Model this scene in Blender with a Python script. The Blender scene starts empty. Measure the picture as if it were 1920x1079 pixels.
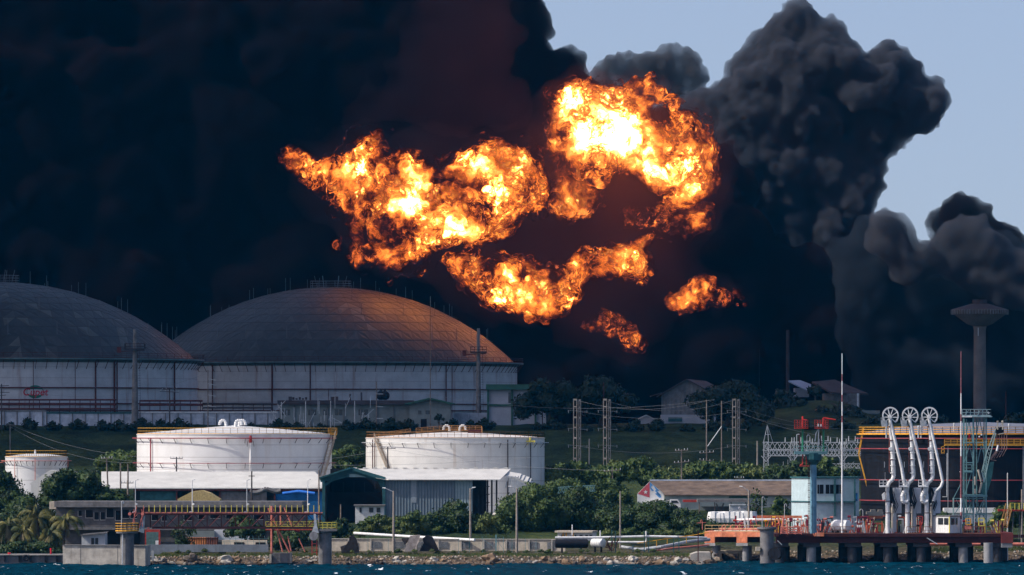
import bpy, bmesh, math, random
import numpy as np
from mathutils import Vector, Matrix, noise
random.seed(7)
S = bpy.context.scene
COL = S.collection
R = math.radians
# ---------------------------------------------------------------- camera, world, sun, exposure
K = 0.00008            # metres per photo pixel per metre of distance
CAMZ, HY = 20.0, 810.0 # eye height above the water, photo row of the horizon
cam_d = bpy.data.cameras.new('camera')
cam = bpy.data.objects.new('camera', cam_d)
COL.objects.link(cam)
cam.location = (0, 0, CAMZ)
cam.rotation_euler = (R(90), 0, 0)
cam_d.sensor_width = 36
cam_d.lens = 36 / (1920 * K)
cam_d.shift_y = (HY - 539.5) / 1920
cam_d.clip_start, cam_d.clip_end = 5, 30000
S.camera = cam
SUN_AZ, SUN_EL = R(76), R(43)
SUNV = Vector((-math.cos(SUN_EL) * math.sin(SUN_AZ), -math.cos(SUN_EL) * math.cos(SUN_AZ), math.sin(SUN_EL)))
w = bpy.data.worlds.new('World')
S.world = w
w.use_nodes = True
nt = w.node_tree
sky = nt.nodes.new('ShaderNodeTexSky')
sky.sky_type = 'NISHITA'
sky.sun_disc = False
sky.sun_elevation = SUN_EL
sky.sun_rotation = math.atan2(SUNV.x, SUNV.y)
sky.air_density, sky.dust_density, sky.ozone_density = 1.0, 2.5, 2.0
bg = nt.nodes['Background']
bg.inputs['Strength'].default_value = 0.131
tc = nt.nodes.new('ShaderNodeTexCoord')
va = nt.nodes.new('ShaderNodeVectorMath'); va.operation = 'ADD'; va.inputs[1].default_value = (0, 0, 0.10)
vn = nt.nodes.new('ShaderNodeVectorMath'); vn.operation = 'NORMALIZE'
nt.links.new(tc.outputs['Generated'], va.inputs[0]); nt.links.new(va.outputs[0], vn.inputs[0]); nt.links.new(vn.outputs[0], sky.inputs['Vector'])
tint = nt.nodes.new('ShaderNodeMix'); tint.data_type = 'RGBA'; tint.blend_type = 'MULTIPLY'
tint.inputs['Factor'].default_value = 1.0
tint.inputs[7].default_value = (1.30, 1.19, 1.25, 1)
nt.links.new(sky.outputs[0], tint.inputs[6])
nt.links.new(tint.outputs[2], bg.inputs['Color'])
sl = bpy.data.lights.new('sun', 'SUN')
sl.energy, sl.angle, sl.color = 4.3, R(0.5), (1.0, 0.94, 0.85)
so = bpy.data.objects.new('sun', sl)
so.rotation_euler = SUNV.to_track_quat('Z', 'Y').to_euler()
COL.objects.link(so)
S.view_settings.view_transform = 'Standard'
S.view_settings.look = 'None'
S.view_settings.exposure = 0.0
S.view_settings.gamma = 1
cy = S.cycles
cy.use_denoising = True
cy.max_bounces = 5
cy.diffuse_bounces = 3
cy.glossy_bounces = 2
cy.transparent_max_bounces = 24
cy.volume_bounces = 0
cy.sample_clamp_indirect = 4
cy.use_adaptive_sampling = True
cy.adaptive_threshold = 0.02

# ---------------------------------------------------------------- helpers
def P(px, py, D):
    """world point seen at photo pixel (px, py) at distance D"""
    k = K * D
    return Vector(((px - 960) * k, D, CAMZ + (HY - py) * k))

class MB:
    """collects simple shapes into one mesh"""
    def __init__(s):
        s.v, s.f, s.m = [], [], []
        s.mi = 0
        s.grp = []
    def add(s, vs, fs):
        n = len(s.v)
        s.v += [tuple(v) for v in vs]
        s.f += [tuple(i + n for i in f) for f in fs]
        s.m += [s.mi] * len(fs)
        s.grp.append((n, len(s.v), len(s.f) - len(fs), len(s.f)))
        return s
    def box(s, x0, x1, y0, y1, z0, z1):
        if x0 > x1: x0, x1 = x1, x0
        if y0 > y1: y0, y1 = y1, y0
        if z0 > z1: z0, z1 = z1, z0
        return s.add([(x0, y0, z0), (x1, y0, z0), (x1, y1, z0), (x0, y1, z0), (x0, y0, z1), (x1, y0, z1), (x1, y1, z1), (x0, y1, z1)],
                     [(0, 3, 2, 1), (4, 5, 6, 7), (0, 1, 5, 4), (1, 2, 6, 5), (2, 3, 7, 6), (3, 0, 4, 7)])
    def bar(s, a, b, w, h=None):
        """square bar from a to b"""
        a, b = Vector(a), Vector(b)
        h = w if h is None else h
        d = (b - a)
        if d.length < 1e-6: return s
        d.normalize()
        up = Vector((0, 0, 1)) if abs(d.z) < 0.95 else Vector((0, 1, 0))
        u = d.cross(up).normalized() * (w / 2)
        v = d.cross(u).normalized() * (h / 2)
        vs = [p + i * u + j * v for p in (a, b) for i, j in ((-1, -1), (1, -1), (1, 1), (-1, 1))]
        return s.add(vs, [(0, 1, 2, 3), (7, 6, 5, 4), (0, 4, 5, 1), (1, 5, 6, 2), (2, 6, 7, 3), (3, 7, 4, 0)])
    def tube(s, a, b, r0, r1=None, n=8):
        a, b = Vector(a), Vector(b)
        r1 = r0 if r1 is None else r1
        d = b - a
        if d.length < 1e-6: return s
        d.normalize()
        up = Vector((0, 0, 1)) if abs(d.z) < 0.95 else Vector((0, 1, 0))
        u = d.cross(up).normalized()
        v = d.cross(u).normalized()
        vs = []
        for p, r in ((a, r0), (b, r1)):
            for i in range(n):
                t = 2 * math.pi * i / n
                vs.append(p + (u * math.cos(t) + v * math.sin(t)) * r)
        fs = [(i, (i + 1) % n, n + (i + 1) % n, n + i) for i in range(n)]
        fs += [tuple(range(n - 1, -1, -1)), tuple(range(n, 2 * n))]
        return s.add(vs, fs)
    def path(s, pts, r, n=7):
        for a, b in zip(pts[:-1], pts[1:]):
            s.tube(a, b, r, r, n)
        return s
    def lathe(s, c, prof, n=48, a0=0.0, a1=2 * math.pi):
        """prof = [(radius, z)], z absolute"""
        full = abs(a1 - a0 - 2 * math.pi) < 1e-6
        m = n if full else n + 1
        vs = []
        for r, z in prof:
            for i in range(m):
                t = a0 + (a1 - a0) * i / n
                vs.append((c[0] + r * math.cos(t), c[1] + r * math.sin(t), z))
        fs = []
        for j in range(len(prof) - 1):
            for i in range(n):
                i2 = (i + 1) % m
                fs.append((j * m + i, j * m + i2, (j + 1) * m + i2, (j + 1) * m + i))
        return s.add(vs, fs)
    def prism(s, pts, y0, y1):
        """polygon of (x, z) extruded from y0 to y1"""
        n = len(pts)
        vs = [(x, y0, z) for x, z in pts] + [(x, y1, z) for x, z in pts]
        fs = [tuple(range(n)), tuple(range(2 * n - 1, n - 1, -1))]
        fs += [(i, n + i, n + (i + 1) % n, (i + 1) % n) for i in range(n)]
        return s.add(vs, fs)
    def mesh(s, name, mats, off=(0, 0, 0), smooth=False):
        me = bpy.data.meshes.new(name)
        o = Vector(off)
        me.from_pydata([tuple(Vector(v) - o) for v in s.v], [], s.f)
        if not isinstance(mats, (list, tuple)): mats = [mats]
        for m in mats: me.materials.append(m)
        if len(mats) > 1: me.polygons.foreach_set('material_index', s.m)
        bm = bmesh.new(); bm.from_mesh(me)
        bmesh.ops.recalc_face_normals(bm, faces=bm.faces)
        if smooth:
            for e in bm.edges:
                e.smooth = not (len(e.link_faces) == 2 and e.calc_face_angle(0) > R(38))
            for f in bm.faces: f.smooth = True
        bm.to_mesh(me); bm.free()
        return me

def tag(o, label=None, cat=None, group=None, kind=None):
    if label: o['label'] = label
    if cat: o['category'] = cat
    if group: o['group'] = group
    if kind: o['kind'] = kind
    return o

def empty(name, label, cat, loc, group=None):
    o = bpy.data.objects.new(name, None)
    o.empty_display_size = 1
    o.location = loc
    COL.objects.link(o)
    return tag(o, label, cat, group)

def woff(o):
    v = Vector((0, 0, 0))
    while o is not None:
        v += Vector(o.location); o = o.parent
    return v

def pieces_of(mb, tol=0.12):
    """split the collected shapes into bodies that do not touch"""
    G = mb.grp
    n = len(G)
    if n < 2 or n > 420: return [mb]
    V = np.array(mb.v, dtype=float)
    lo = np.array([V[g[0]:g[1]].min(0) for g in G]) - tol
    hi = np.array([V[g[0]:g[1]].max(0) for g in G]) + tol
    lab = list(range(n))
    def find(i):
        while lab[i] != i: lab[i] = lab[lab[i]]; i = lab[i]
        return i
    for i in range(n):
        for j in np.nonzero(((lo[i] <= hi[i + 1:]) & (lo[i + 1:] <= hi[i])).all(1))[0]:
            a, b = find(i), find(i + 1 + int(j))
            if a != b: lab[b] = a
    roots = {}
    for i in range(n): roots.setdefault(find(i), []).append(i)
    if len(roots) < 2 or len(roots) > 100: return [mb]
    out = []
    for idx in roots.values():
        q = MB()
        for i in idx:
            v0, v1, f0, f1 = G[i]
            q.mi = mb.m[f0] if f1 > f0 else 0
            q.add(mb.v[v0:v1], [tuple(k - v0 for k in f) for f in mb.f[f0:f1]])
        out.append(q)
    return out
def single(name):
    return name[:-3] + 'y' if name.endswith('ies') else (name[:-2] if name.endswith('ches') else (name[:-1] if name.endswith('s') and not name.endswith(('ss', 'glass')) else name))

def part(name, mb, mats, parent=None, smooth=False, label=None):
    """link a mesh as a part (world coordinates in mb are made local to the parent); loose bodies become parts of their own"""
    ps = pieces_of(mb)
    if len(ps) > 1: name = single(name)
    first = None
    for q in ps:
        me = q.mesh(name, mats, woff(parent) if parent else (0, 0, 0), smooth)
        o = bpy.data.objects.new(name, me)
        COL.objects.link(o)
        if parent: o.parent = parent
        if label: o['label'] = label
        first = first or o
    return first

CHILD = dict(teal_fence='fence_post', wire_fence='fence_post', gas_bottles='bottle', gooseneck_pipes='pipe', substation_gear='bus_bar', white_launch='roof_block',
             edge_pipes='pipe', satellite_dishes='dish', ladder_cage='rung', rope_coil='rope_turn', white_header='pipe', old_jetty_slab='slab_piece', orange_beam='beam', gangway_lamp='lamp_piece')
def solo(name, mb, mats, label, cat, loc, group=None, smooth=False, kind=None):
    ps = pieces_of(mb) if kind is None and name in CHILD else [mb]
    if len(ps) > 1:
        r = empty(name, label, cat, loc, group)
        for q in ps: 
            o = bpy.data.objects.new(CHILD[name], q.mesh(CHILD[name], mats, loc, smooth)); COL.objects.link(o); o.parent = r
        return r
    me = mb.mesh(name, mats, loc, smooth)
    o = bpy.data.objects.new(name, me)
    o.location = loc
    COL.objects.link(o)
    return tag(o, label, cat, group, kind)

def copy_tree(o, parent=None):
    c = o.copy(); COL.objects.link(c); c.parent = parent
    for ch in [x for x in bpy.data.objects if x.parent == o and x != c]:
        copy_tree(ch, c)
    return c

def dup(o, loc, label=None, group=None, rz=None, scale=None):
    c = copy_tree(o)
    c.location = loc
    if label: c['label'] = label
    if group: c['group'] = group
    if rz is not None: c.rotation_euler = (0, 0, rz)
    if scale is not None: c.scale = scale if hasattr(scale, '__len__') else (scale,) * 3
    return c

def ico_template(sub):
    bm = bmesh.new()
    bmesh.ops.create_icosphere(bm, subdivisions=sub, radius=1)
    v = np.array([x.co[:] for x in bm.verts]); f = np.array([[a.index for a in x.verts] for x in bm.faces])
    bm.free()
    return v, f
ICO2, ICO3 = ico_template(2), ico_template(3)

# ---------------------------------------------------------------- materials
MATS = {}
def nodes_of(m):
    m.use_nodes = True
    return m.node_tree, m.node_tree.nodes, m.node_tree.links

def mat(name, col, rough=0.7, metal=0.0, var=0.25, scale=0.6, streak=None, streak_amt=0.0, stretch=(1, 1, 1), bump=0.0,
        col2=None, spec=0.15, sscale=1.2):
    """painted / raw surface: base colour with procedural wear, optional vertical stains"""
    if name in MATS: return MATS[name]
    m = bpy.data.materials.new(name)
    t, N, L = nodes_of(m)
    b = N['Principled BSDF']
    b.inputs['Roughness'].default_value = rough
    b.inputs['Metallic'].default_value = metal
    b.inputs['Specular IOR Level'].default_value = spec
    geo = N.new('ShaderNodeNewGeometry')
    mp = N.new('ShaderNodeMapping'); mp.inputs['Scale'].default_value = stretch
    L.new(geo.outputs['Position'], mp.inputs['Vector'])
    n1 = N.new('ShaderNodeTexNoise'); n1.inputs['Scale'].default_value = scale
    n1.inputs['Detail'].default_value = 6; n1.inputs['Roughness'].default_value = 0.65
    L.new(mp.outputs[0], n1.inputs['Vector'])
    cr = N.new('ShaderNodeValToRGB')
    c2 = col2 if col2 else tuple(max(0, c * (1 - var)) for c in col)
    c1 = col if col2 else tuple(min(1, c * (1 + var * 0.4)) for c in col)
    cr.color_ramp.elements[0].position, cr.color_ramp.elements[1].position = 0.33, 0.66
    cr.color_ramp.elements[0].color = (*c2, 1); cr.color_ramp.elements[1].color = (*c1, 1)
    L.new(n1.outputs['Fac'], cr.inputs[0])
    out = cr.outputs[0]
    if streak:
        mp2 = N.new('ShaderNodeMapping'); mp2.inputs['Scale'].default_value = (1, 1, 0.07)
        L.new(geo.outputs['Position'], mp2.inputs['Vector'])
        n2 = N.new('ShaderNodeTexNoise'); n2.inputs['Scale'].default_value = sscale
        n2.inputs['Detail'].default_value = 5; n2.inputs['Roughness'].default_value = 0.7
        L.new(mp2.outputs[0], n2.inputs['Vector'])
        r2 = N.new('ShaderNodeMapRange')
        r2.inputs['From Min'].default_value = 0.55; r2.inputs['From Max'].default_value = 0.75
        r2.inputs['To Max'].default_value = streak_amt
        L.new(n2.outputs['Fac'], r2.inputs['Value'])
        mx = N.new('ShaderNodeMix'); mx.data_type = 'RGBA'
        L.new(r2.outputs[0], mx.inputs['Factor']); L.new(out, mx.inputs[6])
        mx.inputs[7].default_value = (*streak, 1)
        out = mx.outputs[2]
    L.new(out, b.inputs['Base Color'])
    if bump:
        bp = N.new('ShaderNodeBump'); bp.inputs['Strength'].default_value = 1.0
        bp.inputs['Distance'].default_value = bump
        L.new(n1.outputs['Fac'], bp.inputs['Height']); L.new(bp.outputs[0], b.inputs['Normal'])
    MATS[name] = m
    return m
# ---------------------------------------------------------------- materials used all over
M_WHITE = mat('white_paint', (0.76, 0.76, 0.74), 0.45, var=0.22, scale=1.6, streak=(.38, .26, .18), streak_amt=.45, sscale=3)
M_TANK = mat('tank_white', (0.65, 0.65, 0.645), 0.5, var=0.09, scale=0.25, streak=(0.45, 0.36, 0.27), streak_amt=0.4, sscale=0.5)
M_TANKD = mat('tank_white_stained', (0.66, 0.65, 0.62), 0.5, var=0.12, scale=0.3, streak=(0.36, 0.24, 0.14), streak_amt=0.65, sscale=0.9)
M_OLDW = mat('old_tank_white', (0.42, 0.43, 0.44), 0.6, var=0.2, scale=0.3, streak=(0.20, 0.09, 0.05), streak_amt=0.8, sscale=0.7)
M_ROOFW = mat('white_sheet_roof', (0.60, 0.59, 0.55), 0.5, var=0.16, scale=0.35, streak=(0.42, 0.32, 0.22), streak_amt=0.3)
M_YEL = mat('yellow_rail', (0.72, 0.36, 0.04), 0.5, var=0.3, scale=2)
M_YEL2 = mat('lemon_rail', (0.72, 0.60, 0.10), 0.5, var=0.3, scale=2)
M_REDP = mat('red_pipe', (0.30, 0.055, 0.065), 0.5, var=0.3, scale=1)
M_RUST = mat('rusty_pipe', (0.10, 0.030, 0.028), 0.8, var=0.5, scale=1.5)
M_RED = mat('red_paint', (0.38, 0.05, 0.035), 0.5, var=0.3, scale=2)
M_PINK = mat('faded_red_paint', (0.62, 0.20, 0.15), 0.6, var=0.35, scale=1.5)
M_ORNG = mat('orange_and_sunlit_deck', (0.62, 0.20, 0.10), 0.7, var=0.45, scale=1.2, streak=(0.75, 0.55, 0.45), streak_amt=0.5, sscale=2)  # orange paint, and the sunlit tone of the pier's deck paint
M_BRWN = mat('brown_and_shaded_deck', (0.050, 0.015, 0.016), 0.7, var=0.45, scale=1.2)  # dark maroon paint, and the shaded tone of the pier's deck paint
M_CONC = mat('concrete', (0.42, 0.39, 0.34), 0.9, var=0.35, scale=0.8, streak=(0.15, 0.13, 0.11), streak_amt=0.6, bump=0.05)
M_CONG = mat('grey_concrete', (0.17, 0.165, 0.165), 0.9, var=0.4, scale=0.9, streak=(0.06, 0.055, 0.05), streak_amt=0.7)
M_PALE = mat('pale_concrete', (0.50, 0.44, 0.35), 0.9, var=0.3, scale=1.0, streak=(0.22, 0.18, 0.13), streak_amt=0.5)
M_PYL = mat('pylon_concrete', (0.30, 0.26, 0.22), 0.9, var=0.35, scale=1.4)
M_WOOD = mat('weathered_pole', (0.20, 0.165, 0.14), 0.9, var=0.4, scale=2)
M_DKW = mat('dark_pole', (0.07, 0.06, 0.06), 0.9, var=0.3, scale=2)
M_STEEL = mat('galvanised_steel', (0.50, 0.52, 0.53), 0.5, metal=0.2, var=0.3, scale=2)
M_TEAL = mat('teal_steel', (0.16, 0.30, 0.31), 0.55, var=0.35, scale=1.6)
M_TEALD = mat('dark_teal_steel', (0.03, 0.10, 0.11), 0.6, var=0.4, scale=1.0)
M_BLACK = mat('black_paint', (0.012, 0.013, 0.018), 0.55, var=0.4, scale=0.6)
M_GLASS = mat('dark_glass', (0.02, 0.025, 0.03), 0.15, var=0.2, scale=1, spec=0.6)
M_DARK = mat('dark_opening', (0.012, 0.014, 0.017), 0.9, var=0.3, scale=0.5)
M_WIRE = mat('wire', (0.25, 0.25, 0.26), 0.6, var=0.1)
M_BLUE = mat('blue_sheet', (0.02, 0.14, 0.36), 0.6, var=0.3, scale=0.6)
M_FADE = mat('faded_red_roof', (0.05, 0.038, 0.04), 0.85, var=0.3, scale=0.4)
M_DKROOF = mat('dark_roof', (0.06, 0.05, 0.055), 0.85, var=0.3, scale=0.4)
M_GWALL = mat('grey_green_wall', (0.19, 0.22, 0.215), 0.85, var=0.25, scale=0.5, streak=(0.12, 0.13, 0.13), streak_amt=0.4)
M_GREEN = mat('green_trim', (0.04, 0.11, 0.08), 0.7, var=0.3, scale=1)
def corrugated(name, col, pitch=0.45, rough=0.6, depth=0.06, var=0.2, axis='X', streak=None, amt=0.0):
    m = mat(name, col, rough, var=var, scale=0.5, streak=streak, streak_amt=amt)
    t, N, L = nodes_of(m)
    wv = N.new('ShaderNodeTexWave'); wv.bands_direction = axis
    wv.inputs['Scale'].default_value = 0.314 / pitch
    g = N.new('ShaderNodeNewGeometry')
    L.new(g.outputs['Position'], wv.inputs['Vector'])
    bp = N.new('ShaderNodeBump'); bp.inputs['Distance'].default_value = depth
    L.new(wv.outputs['Fac'], bp.inputs['Height'])
    L.new(bp.outputs[0], N['Principled BSDF'].inputs['Normal'])
    return m
M_HWALL = corrugated('hangar_sheet', (0.13, 0.17, 0.20), 0.5)
M_HWALL2 = corrugated('hangar_sheet_pale', (0.22, 0.29, 0.31), 0.5)
M_WOODW = corrugated('weathered_boards', (0.17, 0.17, 0.17), 0.9, var=0.5, streak=(0.10, 0.09, 0.09), amt=0.8)
M_CABIN = corrugated('pale_blue_cabin', (0.36, 0.52, 0.56), 0.35)
M_TILE = corrugated('brown_tile_roof', (0.16, 0.115, 0.085), 0.8, var=0.5, axis='Z', streak=(0.28, 0.22, 0.17), amt=0.7)
M_HUT = corrugated('white_planks', (0.74, 0.74, 0.72), 0.3)

# ---------------------------------------------------------------- ground and water
def smooth(a, b, x):
    t = max(0.0, min(1.0, (x - a) / (b - a)))
    return t * t * (3 - 2 * t)
def shore_y(x):
    return 1003 + 36 * smooth(29.0, 34.0, x) + 10 * (1 - smooth(-68.5, -66.5, x))
def ground_z(x, y):
    s = shore_y(x)
    z = -1.6 + 2.7 * smooth(s - 1, s + 7, y) + 0.5 * smooth(s + 6, s + 22, y)
    z += 3.1 * smooth(1042, 1088, y)
    z += 2.1 * smooth(1096, 1118, y) * smooth(5, 12, x) * (1 - smooth(46, 54, x)) * (1 - smooth(1180, 1235, y))
    z += 6.0 * smooth(1236, 1268, y) + 10.6 * smooth(1255, 1338, y)
    if y > 1340:
        px = 960 + x / (K * y)
        z += 5.5 * math.exp(-((px - 1530) / 120.0) ** 2) * smooth(1400, 1450, y)
        z -= 14 * smooth(1530, 1600, y)
    z += 0.35 * noise.noise((x * 0.06, y * 0.06, 0)) * smooth(1010, 1060, y) * 2
    if y > 1236: z += 0.5 * noise.noise((x * 0.15, y * 0.15, 3))
    return z
def build_ground():
    xs = [-9000, -3000, -1200, -500, -260] + [-150 + i * 3.0 for i in range(101)] + [260, 500, 1200, 3000, 9000]
    ys = [-300, 600, 985, 995] + [999 + i * 1.5 for i in range(36)] + [1056 + i * 6 for i in range(30)] + [1236 + i * 3.0 for i in range(36)] + [1345 + i * 8 for i in range(36)] + [1700, 2400, 5000, 14000]
    V, F = [], []
    for y in ys:
        for x in xs:
            V.append((x, y, ground_z(x, y)))
    nx = len(xs)
    for j in range(len(ys) - 1):
        for i in range(nx - 1):
            F.append((j * nx + i, j * nx + i + 1, (j + 1) * nx + i + 1, (j + 1) * nx + i))
    me = bpy.data.meshes.new('ground'); me.from_pydata(V, [], F)
    me.polygons.foreach_set('use_smooth', np.ones(len(F), dtype=bool))
    o = bpy.data.objects.new('ground', me); COL.objects.link(o)
    m = bpy.data.materials.new('ground'); t, N, L = nodes_of(m)
    b = N['Principled BSDF']; b.inputs['Roughness'].default_value = 1; b.inputs['Specular IOR Level'].default_value = 0.1
    g = N.new('ShaderNodeNewGeometry')
    n1 = N.new('ShaderNodeTexNoise'); n1.inputs['Scale'].default_value = 0.09; n1.inputs['Detail'].default_value = 8; n1.inputs['Roughness'].default_value = .7
    L.new(g.outputs['Position'], n1.inputs['Vector'])
    cr = N.new('ShaderNodeValToRGB'); e = cr.color_ramp.elements
    e[0].position, e[0].color = .32, (.007, .013, .006, 1)
    e[1].position, e[1].color = .72, (.075, .092, .032, 1)
    q = e.new(.5); q.color = (.024, .040, .014, 1)
    L.new(n1.outputs['Fac'], cr.inputs[0])
    # bare earth and gravel close to the shore
    sx = N.new('ShaderNodeSeparateXYZ'); L.new(g.outputs['Position'], sx.inputs[0])
    r = N.new('ShaderNodeMapRange'); r.inputs['From Min'].default_value = 0.4; r.inputs['From Max'].default_value = 2.6
    L.new(sx.outputs['Z'], r.inputs['Value'])
    mx = N.new('ShaderNodeMix'); mx.data_type = 'RGBA'
    n2 = N.new('ShaderNodeTexNoise'); n2.inputs['Scale'].default_value = 1.5; n2.inputs['Detail'].default_value = 8
    L.new(g.outputs['Position'], n2.inputs['Vector'])
    c2 = N.new('ShaderNodeValToRGB'); c2.color_ramp.elements[0].color = (.025, .018, .013, 1); c2.color_ramp.elements[1].color = (.17, .125, .09, 1)
    c2.color_ramp.elements[0].position = .35; c2.color_ramp.elements[1].position = .65
    L.new(n2.outputs['Fac'], c2.inputs[0])
    L.new(r.outputs[0], mx.inputs['Factor']); L.new(c2.outputs[0], mx.inputs[6]); L.new(cr.outputs[0], mx.inputs[7])
    L.new(mx.outputs[2], b.inputs['Base Color'])
    bp = N.new('ShaderNodeBump'); bp.inputs['Distance'].default_value = .5
    n3 = N.new('ShaderNodeTexNoise'); n3.inputs['Scale'].default_value = 1.2; n3.inputs['Detail'].default_value = 6
    L.new(g.outputs['Position'], n3.inputs['Vector']); L.new(n3.outputs['Fac'], bp.inputs['Height']); L.new(bp.outputs[0], b.inputs['Normal'])
    me.materials.append(m)
    o['kind'] = 'structure'
build_ground()

def build_water():
    # finely meshed where the photograph looks, coarse further out
    xs = [-9000, -2500, -600, -180] + [-90 + i * 0.45 for i in range(401)] + [180, 600, 2500, 9000]
    ys = [-3000, -200, 500, 800] + [880 + i * 0.8 for i in range(215)] + [1100, 1300]
    nx = len(xs)
    V = []
    for y in ys:
        for x in xs:
            z = 0.0
            if abs(x) <= 91 and 879 < y < 1053:
                p = Vector((x * 0.30, y * 0.16, 0))
                z = 0.34 * noise.noise(p) + 0.2 * noise.noise(Vector((x * 0.8, y * 0.36, 5))) + 0.10 * noise.noise(Vector((x * 1.9, y * 0.9, 9)))
                z *= 1 - smooth(990, 1050, y) * 0.55
            V.append((x, y, z))
    F = [(j * nx + i, j * nx + i + 1, (j + 1) * nx + i + 1, (j + 1) * nx + i) for j in range(len(ys) - 1) for i in range(nx - 1)]
    me = bpy.data.meshes.new('water'); me.from_pydata(V, [], F)
    me.polygons.foreach_set('use_smooth', np.ones(len(F), dtype=bool))
    o = bpy.data.objects.new('water', me); COL.objects.link(o); o['kind'] = 'structure'
    m = bpy.data.materials.new('sea'); t, N, L = nodes_of(m)
    b = N.new('ShaderNodeBsdfDiffuse')
    g = N.new('ShaderNodeNewGeometry')
    n1 = N.new('ShaderNodeTexNoise'); n1.inputs['Scale'].default_value = 0.5; n1.inputs['Detail'].default_value = 5
    mp = N.new('ShaderNodeMapping'); mp.inputs['Scale'].default_value = (1, .35, 1)
    L.new(g.outputs['Position'], mp.inputs['Vector']); L.new(mp.outputs[0], n1.inputs['Vector'])
    cr = N.new('ShaderNodeValToRGB'); e = cr.color_ramp.elements
    e[0].position, e[0].color = .3, (.0002, .012, .022, 1)
    e[1].position, e[1].color = .7, (.0006, .035, .060, 1)
    L.new(n1.outputs['Fac'], cr.inputs[0])
    # white flecks painted for highlights on crests, where a stretched noise peaks
    mp2 = N.new('ShaderNodeMapping'); mp2.inputs['Scale'].default_value = (.55, .16, 1)
    L.new(g.outputs['Position'], mp2.inputs['Vector'])
    n2 = N.new('ShaderNodeTexNoise'); n2.inputs['Scale'].default_value = 1.0; n2.inputs['Detail'].default_value = 7; n2.inputs['Roughness'].default_value = .6
    L.new(mp2.outputs[0], n2.inputs['Vector'])
    r = N.new('ShaderNodeMapRange'); r.inputs['From Min'].default_value = .645; r.inputs['From Max'].default_value = .70
    L.new(n2.outputs['Fac'], r.inputs['Value'])
    mx = N.new('ShaderNodeMix'); mx.data_type = 'RGBA'; mx.inputs[7].default_value = (.75, .8, .82, 1)
    L.new(r.outputs[0], mx.inputs['Factor']); L.new(cr.outputs[0], mx.inputs[6])
    L.new(mx.outputs[2], b.inputs['Color'])
    bp = N.new('ShaderNodeBump'); bp.inputs['Distance'].default_value = .25
    n3 = N.new('ShaderNodeTexNoise'); n3.inputs['Scale'].default_value = 1.6; n3.inputs['Detail'].default_value = 5
    L.new(mp.outputs[0], n3.inputs['Vector']); L.new(n3.outputs['Fac'], bp.inputs['Height']); L.new(bp.outputs[0], b.inputs['Normal'])
    gl = N.new('ShaderNodeBsdfGlossy'); gl.inputs['Roughness'].default_value = .25; L.new(bp.outputs[0], gl.inputs['Normal'])
    ms = N.new('ShaderNodeMixShader'); ms.inputs[0].default_value = .02
    L.new(b.outputs[0], ms.inputs[1]); L.new(gl.outputs[0], ms.inputs[2]); L.new(ms.outputs[0], N['Material Output'].inputs['Surface'])
    me.materials.append(m)
build_water()

# ---------------------------------------------------------------- shared builders
def pbox(mb, x0, x1, y0, y1, D, dep):
    """box whose front face fills the photo rectangle at distance D"""
    k = K * D
    return mb.box((x0 - 960) * k, (x1 - 960) * k, D, D + dep, CAMZ + (HY - y0) * k, CAMZ + (HY - y1) * k)
def gbase(px, D):
    x = (px - 960) * K * D
    return Vector((x, D, ground_z(x, D)))

def rail(mb, pts, h=1.1, step=1.4, r=0.035, rows=3):
    """guard rail along a polyline of deck points"""
    for a, b in zip(pts[:-1], pts[1:]):
        a, b = Vector(a), Vector(b)
        for i in range(1, rows + 1):
            o = Vector((0, 0, h * i / rows)); mb.bar(a + o, b + o, r * 2)
        mb.bar(a + Vector((0, 0, .05)), b + Vector((0, 0, .05)), r * 2.6, r * 4)
        n = max(1, int((b - a).length / step))
        for i in range(n + 1):
            p = a + (b - a) * i / n
            mb.bar(p, p + Vector((0, 0, h)), r * 2)
def ring(c, R_, z, n=64, a0=0, a1=2 * math.pi):
    return [Vector((c[0] + R_ * math.cos(a0 + (a1 - a0) * i / n), c[1] + R_ * math.sin(a0 + (a1 - a0) * i / n), z)) for i in range(n + 1)]

LEAF = {}
def leafmat(name, c0, c1, scale=0.8):
    m = bpy.data.materials.new(name); t, N, L = nodes_of(m)
    b = N['Principled BSDF']; b.inputs['Roughness'].default_value = .6; b.inputs['Specular IOR Level'].default_value = .25
    g = N.new('ShaderNodeNewGeometry')
    n1 = N.new('ShaderNodeTexNoise'); n1.inputs['Scale'].default_value = scale; n1.inputs['Detail'].default_value = 4
    L.new(g.outputs['Position'], n1.inputs['Vector'])
    cr = N.new('ShaderNodeValToRGB'); e = cr.color_ramp.elements
    e[0].position, e[0].color = .36, (*c0, 1); e[1].position, e[1].color = .66, (*c1, 1)
    L.new(n1.outputs['Fac'], cr.inputs[0]); L.new(cr.outputs[0], b.inputs['Base Color'])
    return m
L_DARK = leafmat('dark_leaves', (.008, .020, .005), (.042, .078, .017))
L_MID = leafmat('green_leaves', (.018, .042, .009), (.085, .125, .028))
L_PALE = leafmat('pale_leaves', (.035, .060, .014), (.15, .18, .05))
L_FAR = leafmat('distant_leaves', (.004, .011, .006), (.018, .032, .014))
L_PALM = leafmat('palm_leaves', (.018, .036, .008), (.16, .14, .035), .5)
L_DRY = leafmat('dry_leaves', (.12, .10, .05), (.30, .25, .13))
M_BARK = mat('bark', (.09, .07, .055), .95, var=.4, scale=3)

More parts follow.
